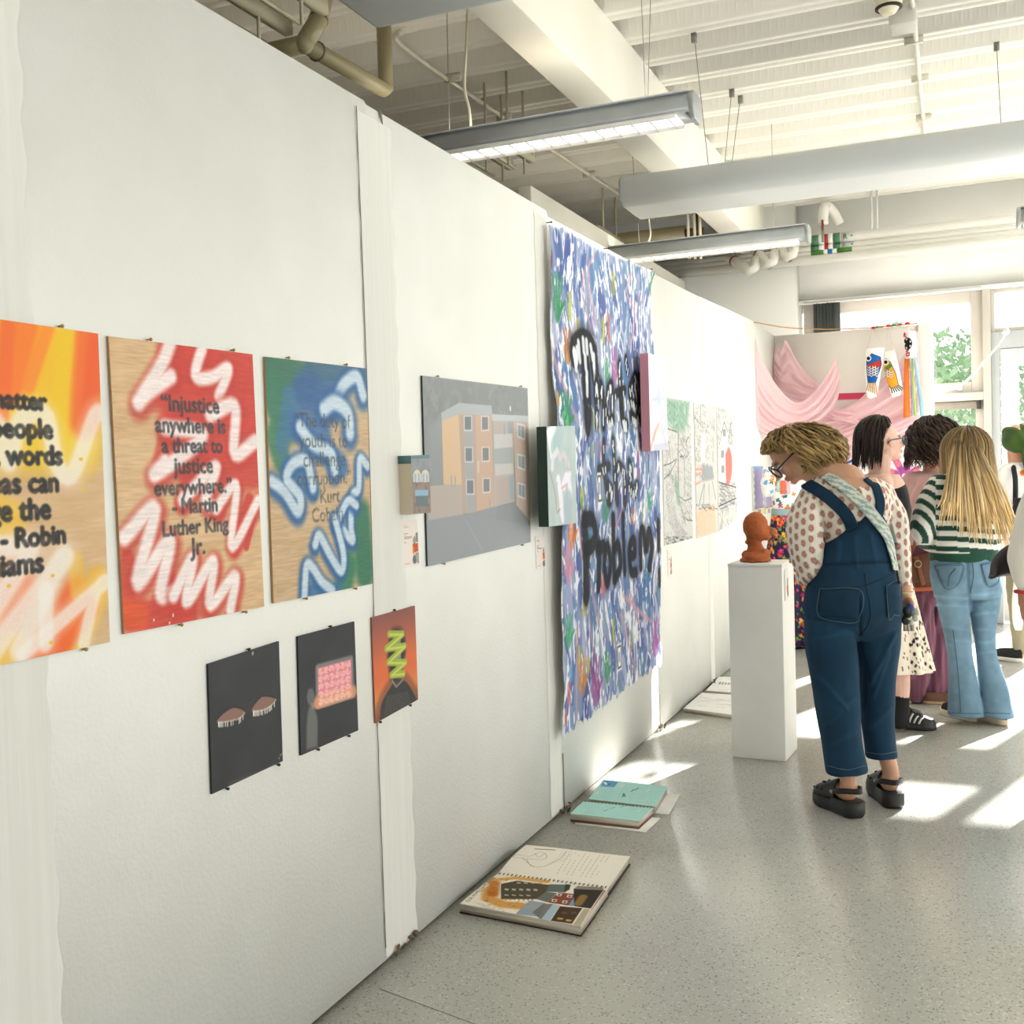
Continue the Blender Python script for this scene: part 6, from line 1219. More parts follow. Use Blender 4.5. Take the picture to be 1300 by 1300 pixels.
# ---------------------------------------------------------------- woman in dungarees, bending over the plinth
f = Fig((1.18, 4.57)); CLOGS = ((onz(1088, 1038), onz(1040, 1017)), (onz(1136, 1026), onz(1111, 1003)))
LG = []
for h_, t_ in CLOGS: h_ = h_*np.array([1, 1, 0]); d_ = unit(t_-h_); LG.append((h_+d_*.052, d_, depth_of(h_+d_*.052)-f.D))
wo = thing('person', 'person with short wavy fair hair and dark blue dungarees bending towards the clay bust', 'person', f.base)
hc = f.pt(1005, 574, .17); fw = -.67*RH-.72*ZH+.10*FH; up = -.72*RH+.68*ZH
(hp, L, A) = head_parts(hc, fw, up, .232)
wr = f.pt(1148, 752, .03); hd = unit(f.pt(1156, 795, .05)-f.pt(1148, 752, .03))
body = [hp, f.limb([(1018, 588, .14, .062), (1048, 602, .08, .062), (1075, 612, .05, .075)]), ringloft([f.ring(606, 1046, 1112, .7, .04), f.ring(622, 1030, 1122, .62, .03), f.ring(650, 1040, 1120, .52, .045), f.ring(700, 1056, 1116, .42, .045), f.ring(770, 1042, 1122, .6, .02), f.ring(800, 1044, 1124, .6, .02)]),
        f.limb([(1032, 632, .04, .05), (1018, 690, .02, .042), (1020, 712, .12, .036), (1022, 708, .26, .028)]), f.limb([(1122, 632, .05, .05), (1142, 690, .05, .042), (1146, 735, .04, .032), (1148, 756, .03, .026)]),
        f.wl([(f.pt(1062, 800, .02), .08), (f.pt(1064, 890, .0), .05), (f.pt(1072, 945, LG[0][2]*.8), .040), (LG[0][0]+np.array([0, 0, .15]), .034), (LG[0][0]+np.array([0, 0, .09]), .035), (LG[0][0]+LG[0][1]*.06+np.array([0, 0, .088]), .030)]), f.wl([(f.pt(1112, 800, .04), .08), (f.pt(1115, 890, .08), .05), (f.pt(1119, 935, LG[1][2]*.9), .038), (LG[1][0]+np.array([0, 0, .15]), .034), (LG[1][0]+np.array([0, 0, .09]), .035), (LG[1][0]+LG[1][1]*.06+np.array([0, 0, .088]), .030)]),
        hand_parts(wr, hd, unit(-RH*.4-FH*.5), unit(-FH*.9+RH*.15), .078, 1.1), hand_parts(f.pt(1022, 708, .26), unit(FH-.1*RH), ZH*-1, RH, .078, .6)]
V, Q, N = fuse(body, .0045, 2); C = face_colors(V, L, '#c99a7d'); mk('body', V, Q, M_SKIN, wo, True, colors=C); eyes(L, .232, wo); spectacles(L, A, .232, wo)
fA, rA, uA = A
hax = np.array([RH*.148, FH*.115, (ZH)*.096]); hcen = f.pt(1021, 573, .14)
fd = np.array([-.80, .0, -.62])
hair_mesh('hair', wo, hcen, hax, (-.35, -.15, .93), 760, lambda a: 2.0+.15*math.sin(3*a), lambda a: .035+.02*math.sin(5*a), .016, .0046, ['#6b5330', '#8a6d40', '#9c8050', '#57431f', '#b09460'], skip=lambda d: (d[0] < -.28 and d[2] < -.10 and abs(d[1]) < .95), tip='#a88c5a', seed=3, freq=9.5, npt=34, jit=.20)
hair_mesh('fringe', wo, f.pt(990, 572, .15), np.array([RH*.066, FH*.10, ZH*.080]), (.3, 0, .95), 120, lambda a: 1.42, lambda a: .012, .008, .0045, ['#6b5330', '#8a6d40', '#57431f'], skip=lambda d: d[0] > .2, seed=8, npt=12, cap=False)
# blouse with block-printed sprigs
bl = [ringloft([f.ring(603, 1040, 1116, .62, .05, 607), f.ring(612, 1028, 1126, .62, .045, 618), f.ring(632, 1022, 1132, .66, .04), f.ring(652, 1030, 1130, .70, .04), f.ring(672, 1042, 1126, .66, .045), f.ring(700, 1050, 1124, .56, .045), f.ring(728, 1050, 1126, .6, .03)], 40, 40),
      f.limb([(1034, 628, .04, .056), (1022, 660, .02, .070), (1023, 700, .02, .072), (1026, 722, .04, .058), (1020, 732, .07, .04)]), f.limb([(1118, 628, .05, .058), (1134, 655, .05, .058), (1139, 690, .05, .050), (1142, 715, .045, .044), (1145, 732, .04, .038), (1146, 739, .04, .033)])]
V, Q, N = fuse(bl, .0042, 5, lambda A, N: wrinkle(16, .006, 4, (1, 1, .45))(A, N)+creases(f, [([(1030, 690), (1060, 655)], 2.5, .006), ([(1036, 705), (1062, 668)], 2.5, .005), ([(1125, 640), (1140, 690)], 2, .005), ([(1132, 632), (1147, 660)], 2, .005), ([(1060, 610), (1080, 640)], 2, .003), ([(1090, 612), (1100, 640)], 2, .003)])(A, N))
x, y = f.px(V); neck = ((x-1083)/36)**2+((y-600)/12.5)**2 < 1
keep = ~neck[Q].any(1) if isinstance(Q, np.ndarray) else None
C = np.ones((len(V), 3))*rgb('#e8e0d0'); u0 = (V-f.base)@RH; w0 = (V-f.base)@FH; uu = u0+np.where(x < 1048, -.85*w0, np.where(x > 1124, .85*w0, 0)); vv = V[:, 2]+.18*u0
ci = np.floor(uu/.036); ox = np.where(ci % 2 == 0, 0, .022); lu = uu-(ci+.5)*.036; cj = np.floor((vv+ox)/.044); lv = (vv+ox)-(cj+.5)*.044
an = np.arctan2(lu, lv); rr = np.hypot(lu/.0125, lv/.0165)*(1+.10*np.cos(an*7)); tex = np.where(np.hypot(lu/.0125, lv/.0165) < .35, .35, .75)+.4*np.sin(lu*1100)*np.sin(lv*900); mk_ = np.clip((1-rr)*4, 0, 1)*(.55+.45*tex); C = C*(1-mk_[:, None]*.8)+rgb('#8e4b45')*mk_[:, None]*.8
Qk = Q[keep]; mk('blouse', V, Qk, M_CLOTH, wo, True, colors=C); sb = Skin(V, Qk)
# dungarees: bib, hips and two wide cropped legs in one skin
dn = [ringloft([f.ring(656, 1074, 1116, 1.85, .045, 650), f.ring(671, 1061, 1124, 1.15, .045, 667), f.ring(690, 1048, 1130, .92, .04), f.ring(712, 1041, 1133, .82, .03), f.ring(724, 1036, 1135, .80, .025), f.ring(745, 1026, 1141, .80, .02), f.ring(772, 1021, 1143, .80, .02), f.ring(792, 1027, 1140, .68, .02), f.ring(812, 1046, 1126, .5, .02)], 44, 44),
      ringloft([f.ring(785, 1022, 1086, .95, .0), f.ring(815, 1023, 1088, 1.0, .0), f.ring(850, 1028, 1089, .95, .0), f.ring(900, 1036, 1091, .95, -.01), f.ring(940, 1044, 1094, 1.0, LG[0][2]*.8), f.ring(970, 1048, 1100, 1.0, LG[0][2]), f.ring(983, 1050, 1101, 1.0, LG[0][2], 977)], 32, 40),
      ringloft([f.ring(785, 1080, 1143, .95, .03), f.ring(815, 1084, 1142, .95, .04), f.ring(850, 1090, 1138, 1.05, .06), f.ring(900, 1093, 1135, 1.1, .09), f.ring(935, 1097, 1136, 1.1, LG[1][2]*.9), f.ring(962, 1099, 1139, 1.05, LG[1][2], 960)], 32, 40)]
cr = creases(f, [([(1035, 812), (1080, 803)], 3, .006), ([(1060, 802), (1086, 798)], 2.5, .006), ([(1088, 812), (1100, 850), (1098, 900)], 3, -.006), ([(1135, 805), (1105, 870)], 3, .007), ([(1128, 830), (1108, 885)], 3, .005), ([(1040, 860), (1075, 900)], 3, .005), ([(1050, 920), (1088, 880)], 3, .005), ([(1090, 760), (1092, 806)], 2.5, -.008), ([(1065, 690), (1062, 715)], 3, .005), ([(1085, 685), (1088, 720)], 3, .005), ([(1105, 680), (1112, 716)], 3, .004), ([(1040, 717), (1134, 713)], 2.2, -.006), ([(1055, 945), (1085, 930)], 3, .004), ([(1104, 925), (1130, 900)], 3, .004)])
V, Q, N = fuse(dn, .0055, 4, lambda A, N: cr(A, N)+wrinkle(9, .004, 9, (1, 1, .6))(A, N))
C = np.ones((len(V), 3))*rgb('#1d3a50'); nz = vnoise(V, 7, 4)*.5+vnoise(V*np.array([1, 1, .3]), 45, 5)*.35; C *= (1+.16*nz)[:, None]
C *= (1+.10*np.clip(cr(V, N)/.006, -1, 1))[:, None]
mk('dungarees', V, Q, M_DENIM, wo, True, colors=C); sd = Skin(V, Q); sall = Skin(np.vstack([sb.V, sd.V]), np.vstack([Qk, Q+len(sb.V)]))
M_DS = mat('dungaree_denim', '#1c384d', .8, .15, bump=(700, .25), var='#183246', vscale=20); M_ST = mat('dark_stitch', '#5c6a72', .8); M_STB = mat('dungaree_seam', '#182f42', .8)
for pts in ([(1040, 718), (1085, 716), (1134, 712)], [(1027, 745), (1060, 746), (1098, 743), (1138, 727)], [(1098, 728), (1100, 745), (1106, 780), (1098, 800), (1090, 808)], [(1090, 815), (1091, 860), (1093, 905)]): seam(sd, pts, .0026, M_STB, wo, 'seam')
for poly in (((1042, 748), (1092, 750), (1090, 786), (1040, 780)), ((1124, 744), (1141, 739), (1141, 778), (1127, 784))): patch(sd, poly, M_DS, wo, 'pocket', .004); q = poly; seam(sd, [q[0], q[1], q[2], ((q[2][0]+q[3][0])/2, q[2][1]+2), q[3], q[0]], .0014, M_ST, wo, 'stitching', .0075)
for pts in ([(1051, 972), (1075, 977), (1098, 972)], [(1101, 955), (1120, 957), (1138, 954)]): seam(sd, pts, .0014, M_ST, wo, 'stitching', .002)
ribbon(sall, [(1021, 614), (1032, 619), (1048, 629), (1063, 641), (1074, 653), (1080, 664), (1083, 673)], .050, .004, M_DS, wo, 'strap'); ribbon(sall, [(1100, 603), (1108, 612), (1114, 626), (1117, 640), (1115, 654), (1112, 666)], .040, .004, M_DS, wo, 'strap')
# bag strap across the back
def zz(s, t):
    k = math.floor(s*120); on = ((s*120) % 1 < .42) ^ (math.floor(t*4+k*.5) % 2 == 0); return rgb('#8ea39f') if on else rgb('#d3d6c8')
bs = thing('shoulder_bag_strap', 'patterned grey-green bag strap across the back of the person in dungarees', 'bag strap', f.pt(1085, 660, 0))
ribbon(sall, [(1047, 607), (1058, 611), (1076, 624), (1096, 642), (1113, 662), (1124, 682), (1130, 705), (1134, 725)], .047, .005, M_CLOTH, bs, 'strap', cols=zz, off=.011); seam(sall, [(1119, 668), (1126, 690), (1132, 712), (1138, 742)], .004, mat('black_cord', '#1e1f20', .6), bs, 'cord', .012)
# clogs
for heel, toe, lab in ((*CLOGS[0], 1), (*CLOGS[1], 2)):
    heel = heel*np.array([1, 1, 0]); toe = toe*np.array([1, 1, 0])
    sh = thing('clog', ('black perforated clog on the left foot of the person in dungarees', 'black perforated clog on the right foot of the person in dungarees')[lab-1], 'shoe', (heel+toe)/2, 'pair of black clogs')
    d = unit(toe-heel); sd_ = np.array([d[1], -d[0], 0]); hl = heel-d*.02; tl = heel+d*.255; W = .115
    wp = lambda t: W*.5*np.interp(t, [0, .03, .12, .3, .5, .72, .88, .97, 1], [.25, .60, .80, .80, .80, 1.0, .90, .45, .1]); T = np.linspace(0, 1, 26); Ln = .275
    vs = []; fs = []; rows = [lambda t: .0, lambda t: .012, lambda t: .055 if t < .45 else .055-.02*(t-.45)/.2 if t < .65 else .035]
    O = [hl+d*Ln*t+sd_*wp(t) for t in T]+[hl+d*Ln*t-sd_*wp(t) for t in T[::-1]]; tt = list(T)+list(T[::-1]); n = len(O); ctr = hl+d*Ln*.5
    for k, (sc, hf) in enumerate(((.93, lambda t: .001+.012*max(0, (t-.8)/.2)**2), (1.0, lambda t: .015+.008*max(0, (t-.8)/.2)), (1.0, lambda t: .062 if t < .45 else .050), (.90, lambda t: .064 if t < .45 else .052))):
        vs += [ctr+(O[i]-ctr)*sc+np.array([0, 0, hf(tt[i])]) for i in range(n)]
    for k in range(3): fs += [(k*n+i, k*n+(i+1) % n, (k+1)*n+(i+1) % n, (k+1)*n+i) for i in range(n)]
    fs += [tuple(range(n))[::-1], tuple(3*n+i for i in range(n))]; mk('sole', vs, fs, M_BLACKRUB, sh)
    vs = []; fs = []; m = 15; TT = np.linspace(.42, 1, 18)
    for t in TT:
        h = np.interp(t, [.42, .5, .6, .75, .9, 1], [.092, .088, .074, .056, .040, .012])
        for k in range(m): a = math.pi*k/(m-1); vs.append(hl+d*Ln*t+sd_*wp(t)*.98*math.cos(a)+np.array([0, 0, .046+h*math.sin(a)**.75]))
    fs = [(i*m+k, (i+1)*m+k, (i+1)*m+k+1, i*m+k+1) for i in range(17) for k in range(m-1)]; up_ = mk('upper', vs, fs, M_BLACKRUB, sh, True); md = up_.modifiers.new('t', 'SOLIDIFY'); md.thickness = .006
    hm = MB()
    for (t, aa) in ((.70, 1.2), (.70, 1.6), (.70, 2.0), (.78, 1.4), (.78, 1.8), (.85, 1.6), (.78, .55), (.66, .45), (.9, .6)):
        for q in (aa, math.pi-aa): h = np.interp(t, [.42, .5, .6, .75, .9, 1], [.092, .088, .074, .056, .040, .012]); p = hl+d*Ln*t+sd_*wp(t)*.98*math.cos(q)+np.array([0, 0, .046+h*math.sin(q)**.75]); hm.ball(p, .0052, 8)
    hm.build('vent_holes', mat('hole_black', '#0d0d0d', .8), up_)
    st = [hl+d*Ln*.44+sd_*wp(.44)*1.02+np.array([0, 0, .088]), hl+d*Ln*.2+sd_*wp(.2)*1.05+np.array([0, 0, .105]), hl-d*.004+np.array([0, 0, .112]), hl+d*Ln*.2-sd_*wp(.2)*1.05+np.array([0, 0, .105]), hl+d*Ln*.44-sd_*wp(.44)*1.02+np.array([0, 0, .088])]
    P = smooth_pts(st, 30); vv = []
    for i, p in enumerate(P): vv += [p+np.array([0, 0, -.011]), p+np.array([0, 0, .011])]
    b2 = mk('heel_strap', vv, [(2*i, 2*i+1, 2*i+3, 2*i+2) for i in range(29)], M_BLACKRUB, sh, True); md = b2.modifiers.new('t', 'SOLIDIFY'); md.thickness = .005
    for sg in (1, -1): MB().ball(hl+d*Ln*.44+sg*sd_*wp(.44)*1.04+np.array([0, 0, .088]), .007, 8).build('rivet', mat('grey_rivet', '#9b9d9d', .3, .5), sh)
# keys and bracelet
hb = f.pt(1155, 785, -.03); ky = thing('key_bunch', 'bunch of keys and trinkets held in the right hand of the person in dungarees', 'keys', hb)
for i, (x, y, c, s_) in enumerate(((1151, 776, '#2a2c2c', .016), (1156, 772, '#34509a', .014), (1161, 778, '#a9b3a0', .018), (1154, 783, '#d8cf9f', .012), (1150, 787, '#33352f', .018), (1157, 789, '#e3e0da', .013), (1153, 779, '#1f2424', .017), (1162, 785, '#c9cdc6', .012))): MB().ball(f.pt(x, y, -.045+.008*(i % 3)), (s_, s_*.5, s_*1.2), 8).build('trinket', mat('trinket'+c, c, .4, .4), ky, True)
for x in (1149, 1153, 1158): m = MB(); m.obox(f.pt(x, 795, -.03), RH*.007, FH*.001, ZH*.020); m.ball(f.pt(x, 788, -.03), (.011, .003, .011), 8); m.build('key', mat('steel_key', '#8e8b80', .3, .5, metal=.9), ky)
MB().tube([f.pt(1148, 752, .03)+.032*(RH*math.cos(t)+FH*math.sin(t)) for t in np.linspace(0, 6.283, 17)], .005, 6, False).build('bracelet', mat('cream_beads', '#d9c99a', .4), wo, True)
# ---------------------------------------------------------------- young woman in profile, spotted skirt
f = Fig((1.27, 6.12)); p = thing('person', 'person with long dark hair, spectacles, black vest and spotted cream skirt, in profile', 'person', f.base)
hc = f.pt(1121, 561, .02); (hp, L, A) = head_parts(hc, unit(RH*.96+FH*.22+ZH*.10), ZH-.05*RH, .228)
body = [hp, f.limb([(1117, 580, .02, .058), (1116, 605, .01, .056)]), ringloft([f.ring(602, 1100, 1138, 1.7, .02), f.ring(620, 1095, 1146, 1.5, .02), f.ring(660, 1097, 1148, 1.1, .02), f.ring(705, 1100, 1142, 1.2, .02), f.ring(760, 1098, 1148, 1.2, .02)]),
        f.limb([(1121, 612, -.14, .050), (1122, 655, -.16, .043), (1134, 700, -.14, .039), (1148, 735, -.10, .033), (1152, 765, -.08, .027)]), f.limb([(1112, 612, .17, .05), (1110, 660, .19, .042), (1122, 705, .2, .036)]),
        f.limb([(1128, 760, -.06, .085), (1140, 830, -.06, .056), (1143, 870, -.06, .05), (1143, 905, -.06, .038), (1143, 918, -.06, .04)]), f.limb([(1122, 760, .10, .085), (1124, 830, .12, .055), (1120, 900, .14, .038)]), hand_parts(f.pt(1152, 765, -.08), unit(-ZH+.1*RH), FH, RH, .072, .8)]
V, Q, N = fuse(body, .005, 2); C = face_colors(V, L, '#dcb3a0'); mk('body', V, Q, M_SKIN, p, True, colors=C); eyes(L, .228, p); spectacles(L, A, .228, p, mat('blue_grey_frame', '#343d4c', .35, .5))
hair_mesh('hair', p, f.pt(1113, 557, .02), np.array([RH*.112, FH*.100, ZH*.118]), (.25, 0, .97), 430, lambda a: 1.75, lambda a: .15, .005, .0065, ['#1f1510', '#281b14', '#19100c', '#30211a'], skip=lambda d: d[0] > -.02+.85*max(0, d[2]) and d[2] < .78, seed=5, freq=1.2, target=np.array([-.08, .03, 0]), jit=.07)
MB().tube([f.pt(1111, 533, .0)+.02*(RH*math.cos(t)+FH*math.sin(t)*.5) for t in np.linspace(0, 6.283, 12)], .005, 6, False).build('hair_tie', mat('teal_tie', '#3c8f86', .6), p)
ve = [ringloft([f.ring(604, 1116, 1136, 1.7, .02), f.ring(618, 1104, 1146, 1.75, .02), f.ring(635, 1097, 1151, 1.5, .02), f.ring(650, 1095, 1153, 1.35, .02), f.ring(668, 1096, 1151, 1.25, .02), f.ring(700, 1098, 1144, 1.3, .02), f.ring(722, 1097, 1146, 1.3, .02)], 32, 30)]
V, Q, N = fuse(ve, .007, 3, wrinkle(14, .004, 3)); mk('vest', V, Q, M_CLOTH, p, True, colors=np.ones((len(V), 3))*rgb('#1f1e20'))
rg = [f.ring(712, 1097, 1147, 1.25, .02), f.ring(740, 1094, 1154, 1.2, .02), f.ring(780, 1090, 1164, 1.1, .02), f.ring(820, 1086, 1174, 1.0, .02), f.ring(848, 1083, 1181, 1.0, .02)]
V, F_ = ringloft(rg, 220, 130, 2.1, False); V = np.array(V); n = V-f.base; th = np.arctan2(n@FH, n@RH); V += (unit_rows := (n-(n@ZH)[:, None]*ZH)/np.linalg.norm(n-(n@ZH)[:, None]*ZH, axis=1)[:, None])*(.010*np.sin(th*11)*np.clip((1.2-V[:, 2])/.8, 0, 1))[:, None]
C = np.ones((len(V), 3))*rgb('#e2d6c4'); g = np.random.default_rng(4)
for _ in range(900):
    c = V[g.integers(len(V))]; d = np.linalg.norm((V-c)*np.array([1, 1, .6]), axis=1); C[d < g.uniform(.003, .0075)] = rgb('#26221f')
o = mk('skirt', V, F_, M_CLOTH, p, True, colors=C); md = o.modifiers.new('t', 'SOLIDIFY'); md.thickness = .002
V, F_ = f.limb([(1143, 884, -.06, .046), (1143, 900, -.06, .044), (1143, 916, -.06, .046)], 16); mk('sock', V, F_, mat('black_sock', '#1d1d1e', .85), p, True)
def trainer(heel, toe, lab, stripes=True):
    s = thing('trainer', lab, 'shoe', (heel+toe)/2, 'black trainers with white stripes'); h0, d, sd_, Ln, wp, surf = shoe('trainer', s, heel, toe, .10, .085, .045, .026, mat('black_leather', '#222222', .45, .4), M_BLACKRUB)
    sgn = -1 if (-sd_)@(-FH) > 0 else 1
    A_ = lambda a: a if sgn > 0 else math.pi-a
    for k in range(3):
        V = []; t0 = .42+k*.105
        for j in range(7): u = j/6; V += [surf(t0+.10*u-.05, A_(.10+.80*u), 1.03), surf(t0+.10*u-.006, A_(.10+.80*u), 1.03)]
        o = mk('stripe', V, [(2*j, 2*j+1, 2*j+3, 2*j+2) for j in range(6)], mat('white_stripe', '#d9d7d0', .5), s, True); md = o.modifiers.new('t', 'SOLIDIFY'); md.thickness = .002
    m = MB()
    for k in range(5): m.tube([surf(.46+.06*k, a, 1.03) for a in (1.05, 1.3, 1.57, 1.85, 2.1)], .003, 5)
    m.build('laces', mat('black_lace', '#171717', .8), s); return s
trainer(onz(1132, 924), onz(1189, 926.5), 'black trainer with three white stripes, nearest the blue dungarees')
h2 = f.pt(1113, 900, .16)*np.array([1, 1, 0]); trainer(h2, h2+RH*.26, 'black striped trainer on the farther foot, behind the leg of the dungarees')
# ---------------------------------------------------------------- person in pink T-shirt and plum trousers
f = Fig((1.31, 6.87)); p = thing('person', 'person with wavy dark hair, dusty pink T-shirt and wide plum trousers, seen from behind', 'person', f.base)
hc = f.pt(1186, 566, .02); (hp, L, A) = head_parts(hc, unit(FH+.2*RH), ZH, .228)
body = [hp, f.limb([(1186, 580, .02, .06), (1184, 605, .02, .06)]), ringloft([f.ring(604, 1152, 1214, .5, .02), f.ring(630, 1152, 1214, .55, .02), f.ring(680, 1156, 1210, .65, .02), f.ring(730, 1154, 1212, .7, .02)]), f.limb([(1156, 614, .02, .05), (1147, 655, .02, .042), (1160, 686, .10, .034), (1178, 690, .26, .028)]), f.limb([(1210, 614, .02, .05), (1220, 655, .03, .042), (1216, 690, .12, .034)]),
        f.limb([(1168, 730, .02, .06), (1162, 820, .0, .05), (1158, 880, .0, .038)]), f.limb([(1196, 730, .02, .06), (1190, 820, .02, .05), (1186, 880, .02, .038)]), hand_parts(f.pt(1178, 690, .26), unit(RH+.4*FH), -ZH, FH, .076, .7)]
V, Q, N = fuse(body, .006, 2); mk('body', V, Q, M_SKIN, p, True, colors=face_colors(V, L, '#d09a80'))
hair_mesh('hair', p, f.pt(1186, 560, .02), np.array([RH*.145, FH*.125, ZH*.135]), (0, 0, 1), 520, lambda a: 1.75, lambda a: .13, .016, .0065, ['#2b1e17', '#38281f', '#221711', '#443126'], skip=lambda d: d[1] > .55 and d[2] < .35, seed=6, freq=6.5, npt=26, jit=.12, spread=.12)
ts = [ringloft([f.ring(598, 1166, 1204, .6, .02), f.ring(606, 1150, 1214, .55, .02), f.ring(630, 1149, 1216, .6, .02), f.ring(665, 1150, 1212, .68, .02), f.ring(691, 1146, 1212, .75, .02)], 36, 36), f.limb([(1158, 612, .02, .062), (1150, 630, .02, .062), (1147, 640, .02, .06)]), f.limb([(1208, 612, .02, .062), (1216, 640, .02, .06)])]
V, Q, N = fuse(ts, .007, 3, lambda A, N: wrinkle(12, .005, 5)(A, N)+creases(f, [([(1153, 636), (1164, 612)], 2, .006), ([(1160, 660), (1175, 640)], 2.5, .006), ([(1158, 680), (1180, 660)], 2.5, .005)])(A, N)); mk('t_shirt', V, Q, M_CLOTH, p, True, colors=np.ones((len(V), 3))*rgb('#c9a09a'))
tr = [ringloft([f.ring(686, 1148, 1212, .75, .02), f.ring(715, 1148, 1214, .75, .02), f.ring(750, 1148, 1216, .75, .02), f.ring(768, 1150, 1216, .6, .02)], 36, 30), ringloft([f.ring(745, 1148, 1182, 1.0, .0), f.ring(800, 1146, 1184, 1.0, -.02), f.ring(850, 1146, 1180, 1.1, -.03), f.ring(890, 1149, 1168, 1.6, -.02)], 30, 30), ringloft([f.ring(745, 1180, 1216, 1.0, .02), f.ring(800, 1174, 1216, 1.0, .02), f.ring(850, 1166, 1214, 1.0, .02), f.ring(892, 1164, 1208, 1.05, .02)], 30, 30)]
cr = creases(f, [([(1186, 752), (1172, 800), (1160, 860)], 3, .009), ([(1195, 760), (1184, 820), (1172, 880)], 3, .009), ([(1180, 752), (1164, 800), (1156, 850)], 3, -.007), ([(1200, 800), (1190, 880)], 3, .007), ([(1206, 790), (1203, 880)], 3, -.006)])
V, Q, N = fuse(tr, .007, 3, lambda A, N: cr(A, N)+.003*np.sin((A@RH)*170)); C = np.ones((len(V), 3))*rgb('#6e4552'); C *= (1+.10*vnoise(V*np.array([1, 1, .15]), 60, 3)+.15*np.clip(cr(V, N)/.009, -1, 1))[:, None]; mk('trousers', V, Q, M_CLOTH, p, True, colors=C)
for a, b_, lab in (((1152, 894), (1166, 890), 'tan sole edge of the left shoe under plum trousers'), ((1172, 893), (1206, 893.5), 'tan soled right shoe under the wide plum trouser leg')):
    s = thing('flat_shoe', lab, 'shoe', onz(*b_), 'shoes of the person in plum trousers'); h = onz(*a); t = h+unit(onz(*b_)-h)*.235 if a[0] > 1160 else h+unit(FH+.4*RH)*.235; shoe('flat', s, h, t, .088, .05, .035, .018, mat('brown_suede', '#6a4a3a', .8), mat('tan_sole', '#b59a74', .7))
# brown satchel
sf = Fig((1.31, 6.87)); D0 = -.17; st = thing('satchel', 'brown leather satchel with ring and strap on the hip of the person in plum trousers', 'bag', sf.pt(1167, 748, D0)); M_LE = mat('brown_leather', '#6b3a20', .5, .35, bump=(120, .15), var='#5c311b', vscale=8); M_LE2 = mat('strap_leather', '#854a26', .5, .35)
P4 = [sf.pt(1150, 711, D0), sf.pt(1190, 702, D0), sf.pt(1196, 746, D0), sf.pt(1164, 748, D0)]; MB().prism(P4, FH*.09).build('bag_body', M_LE, st, bev=.012)
MB().prism([sf.pt(1150, 709, D0-.01), sf.pt(1191, 700, D0-.01), sf.pt(1194, 738, D0-.012), sf.pt(1161, 740, D0-.012)], FH*.012).build('flap', M_LE, st, bev=.008)
MB().prism([sf.pt(1162, 746, D0-.005), sf.pt(1196, 744, D0-.005), sf.pt(1196, 749, D0-.005), sf.pt(1163, 751, D0-.005)], FH*.1).build('base_piping', mat('orange_leather', '#b4562a', .5), st, bev=.004)
MB().prism([sf.pt(1160, 708, D0-.018), sf.pt(1166, 707, D0-.018), sf.pt(1175, 742, D0-.02), sf.pt(1170, 744, D0-.02), sf.pt(1163, 716, D0-.018)], FH*.006).build('front_strap', M_LE2, st, bev=.002)
c = sf.pt(1165.5, 716, D0-.026); MB().tube([c+.019*(RH*math.cos(t)+ZH*math.sin(t)) for t in np.linspace(0, 6.283, 18)], .0035, 6, False).build('ring', mat('brass_ring', '#a89a6a', .3, .5, metal=.8), st, True)
MB().tube(smooth_pts([sf.pt(1155, 708, D0+.03), sf.pt(1176, 650, -.11), sf.pt(1196, 612, -.10), sf.pt(1206, 603, .02), sf.pt(1206, 625, .16), sf.pt(1190, 705, .15), sf.pt(1188, 703, D0+.05)], 40), .010, 6).build('shoulder_strap', M_LE2, st, True)
# ---------------------------------------------------------------- person with long fair hair, striped jumper, flared jeans
f = Fig((1.60, 6.37)); p = thing('person', 'person with very long fair hair, striped green jumper and pale flared jeans', 'person', f.base)
hc = f.pt(1229, 572, .10); (hp, L, A) = head_parts(hc, unit(FH+.1*RH-.5*ZH), unit(ZH+.5*FH), .228)
body = [hp, f.limb([(1226, 590, .06, .058), (1220, 612, .0, .062)]), ringloft([f.ring(612, 1186, 1250, .5, .0), f.ring(650, 1180, 1256, .55, .0), f.ring(700, 1190, 1258, .65, .0), f.ring(750, 1190, 1262, .75, .0)]), f.limb([(1188, 622, .0, .05), (1174, 664, -.02, .042), (1184, 694, .12, .034), (1205, 690, .24, .027)]), f.limb([(1250, 622, .02, .05), (1262, 664, .03, .042), (1256, 694, .14, .034), (1240, 690, .24, .027)]),
        f.limb([(1208, 760, .0, .055), (1217, 830, .0, .045), (1225, 895, -.01, .036)]), f.limb([(1249, 760, .0, .055), (1252, 830, .01, .04), (1263, 905, .02, .036)]), hand_parts(f.pt(1205, 690, .24), unit(RH+.3*FH), -ZH, FH, .076, .7), hand_parts(f.pt(1240, 690, .24), unit(-RH+.3*FH), -ZH, FH, .076, .7)]
V, Q, N = fuse(body, .006, 2); mk('body', V, Q, M_SKIN, p, True, colors=face_colors(V, L, '#d6a88f'))
def stripes(z, per=.064): return (np.floor(z/per*2) % 2 == 0)
ju = [ringloft([f.ring(600, 1204, 1244, .6, .02), f.ring(610, 1184, 1254, .58, .01), f.ring(630, 1178, 1260, .64, .0), f.ring(665, 1180, 1262, .7, .0), f.ring(694, 1181, 1265, .74, .0), f.ring(712, 1182, 1263, .76, .0)], 40, 40)]
jl = [f.limb([(1192, 618, .0, .072), (1179, 645, -.01, .074), (1172, 668, -.02, .066), (1176, 684, .03, .058), (1190, 692, .13, .05)])]; jr = [f.limb([(1248, 618, .02, .068), (1260, 645, .03, .068), (1264, 668, .03, .060), (1258, 686, .10, .052)])]
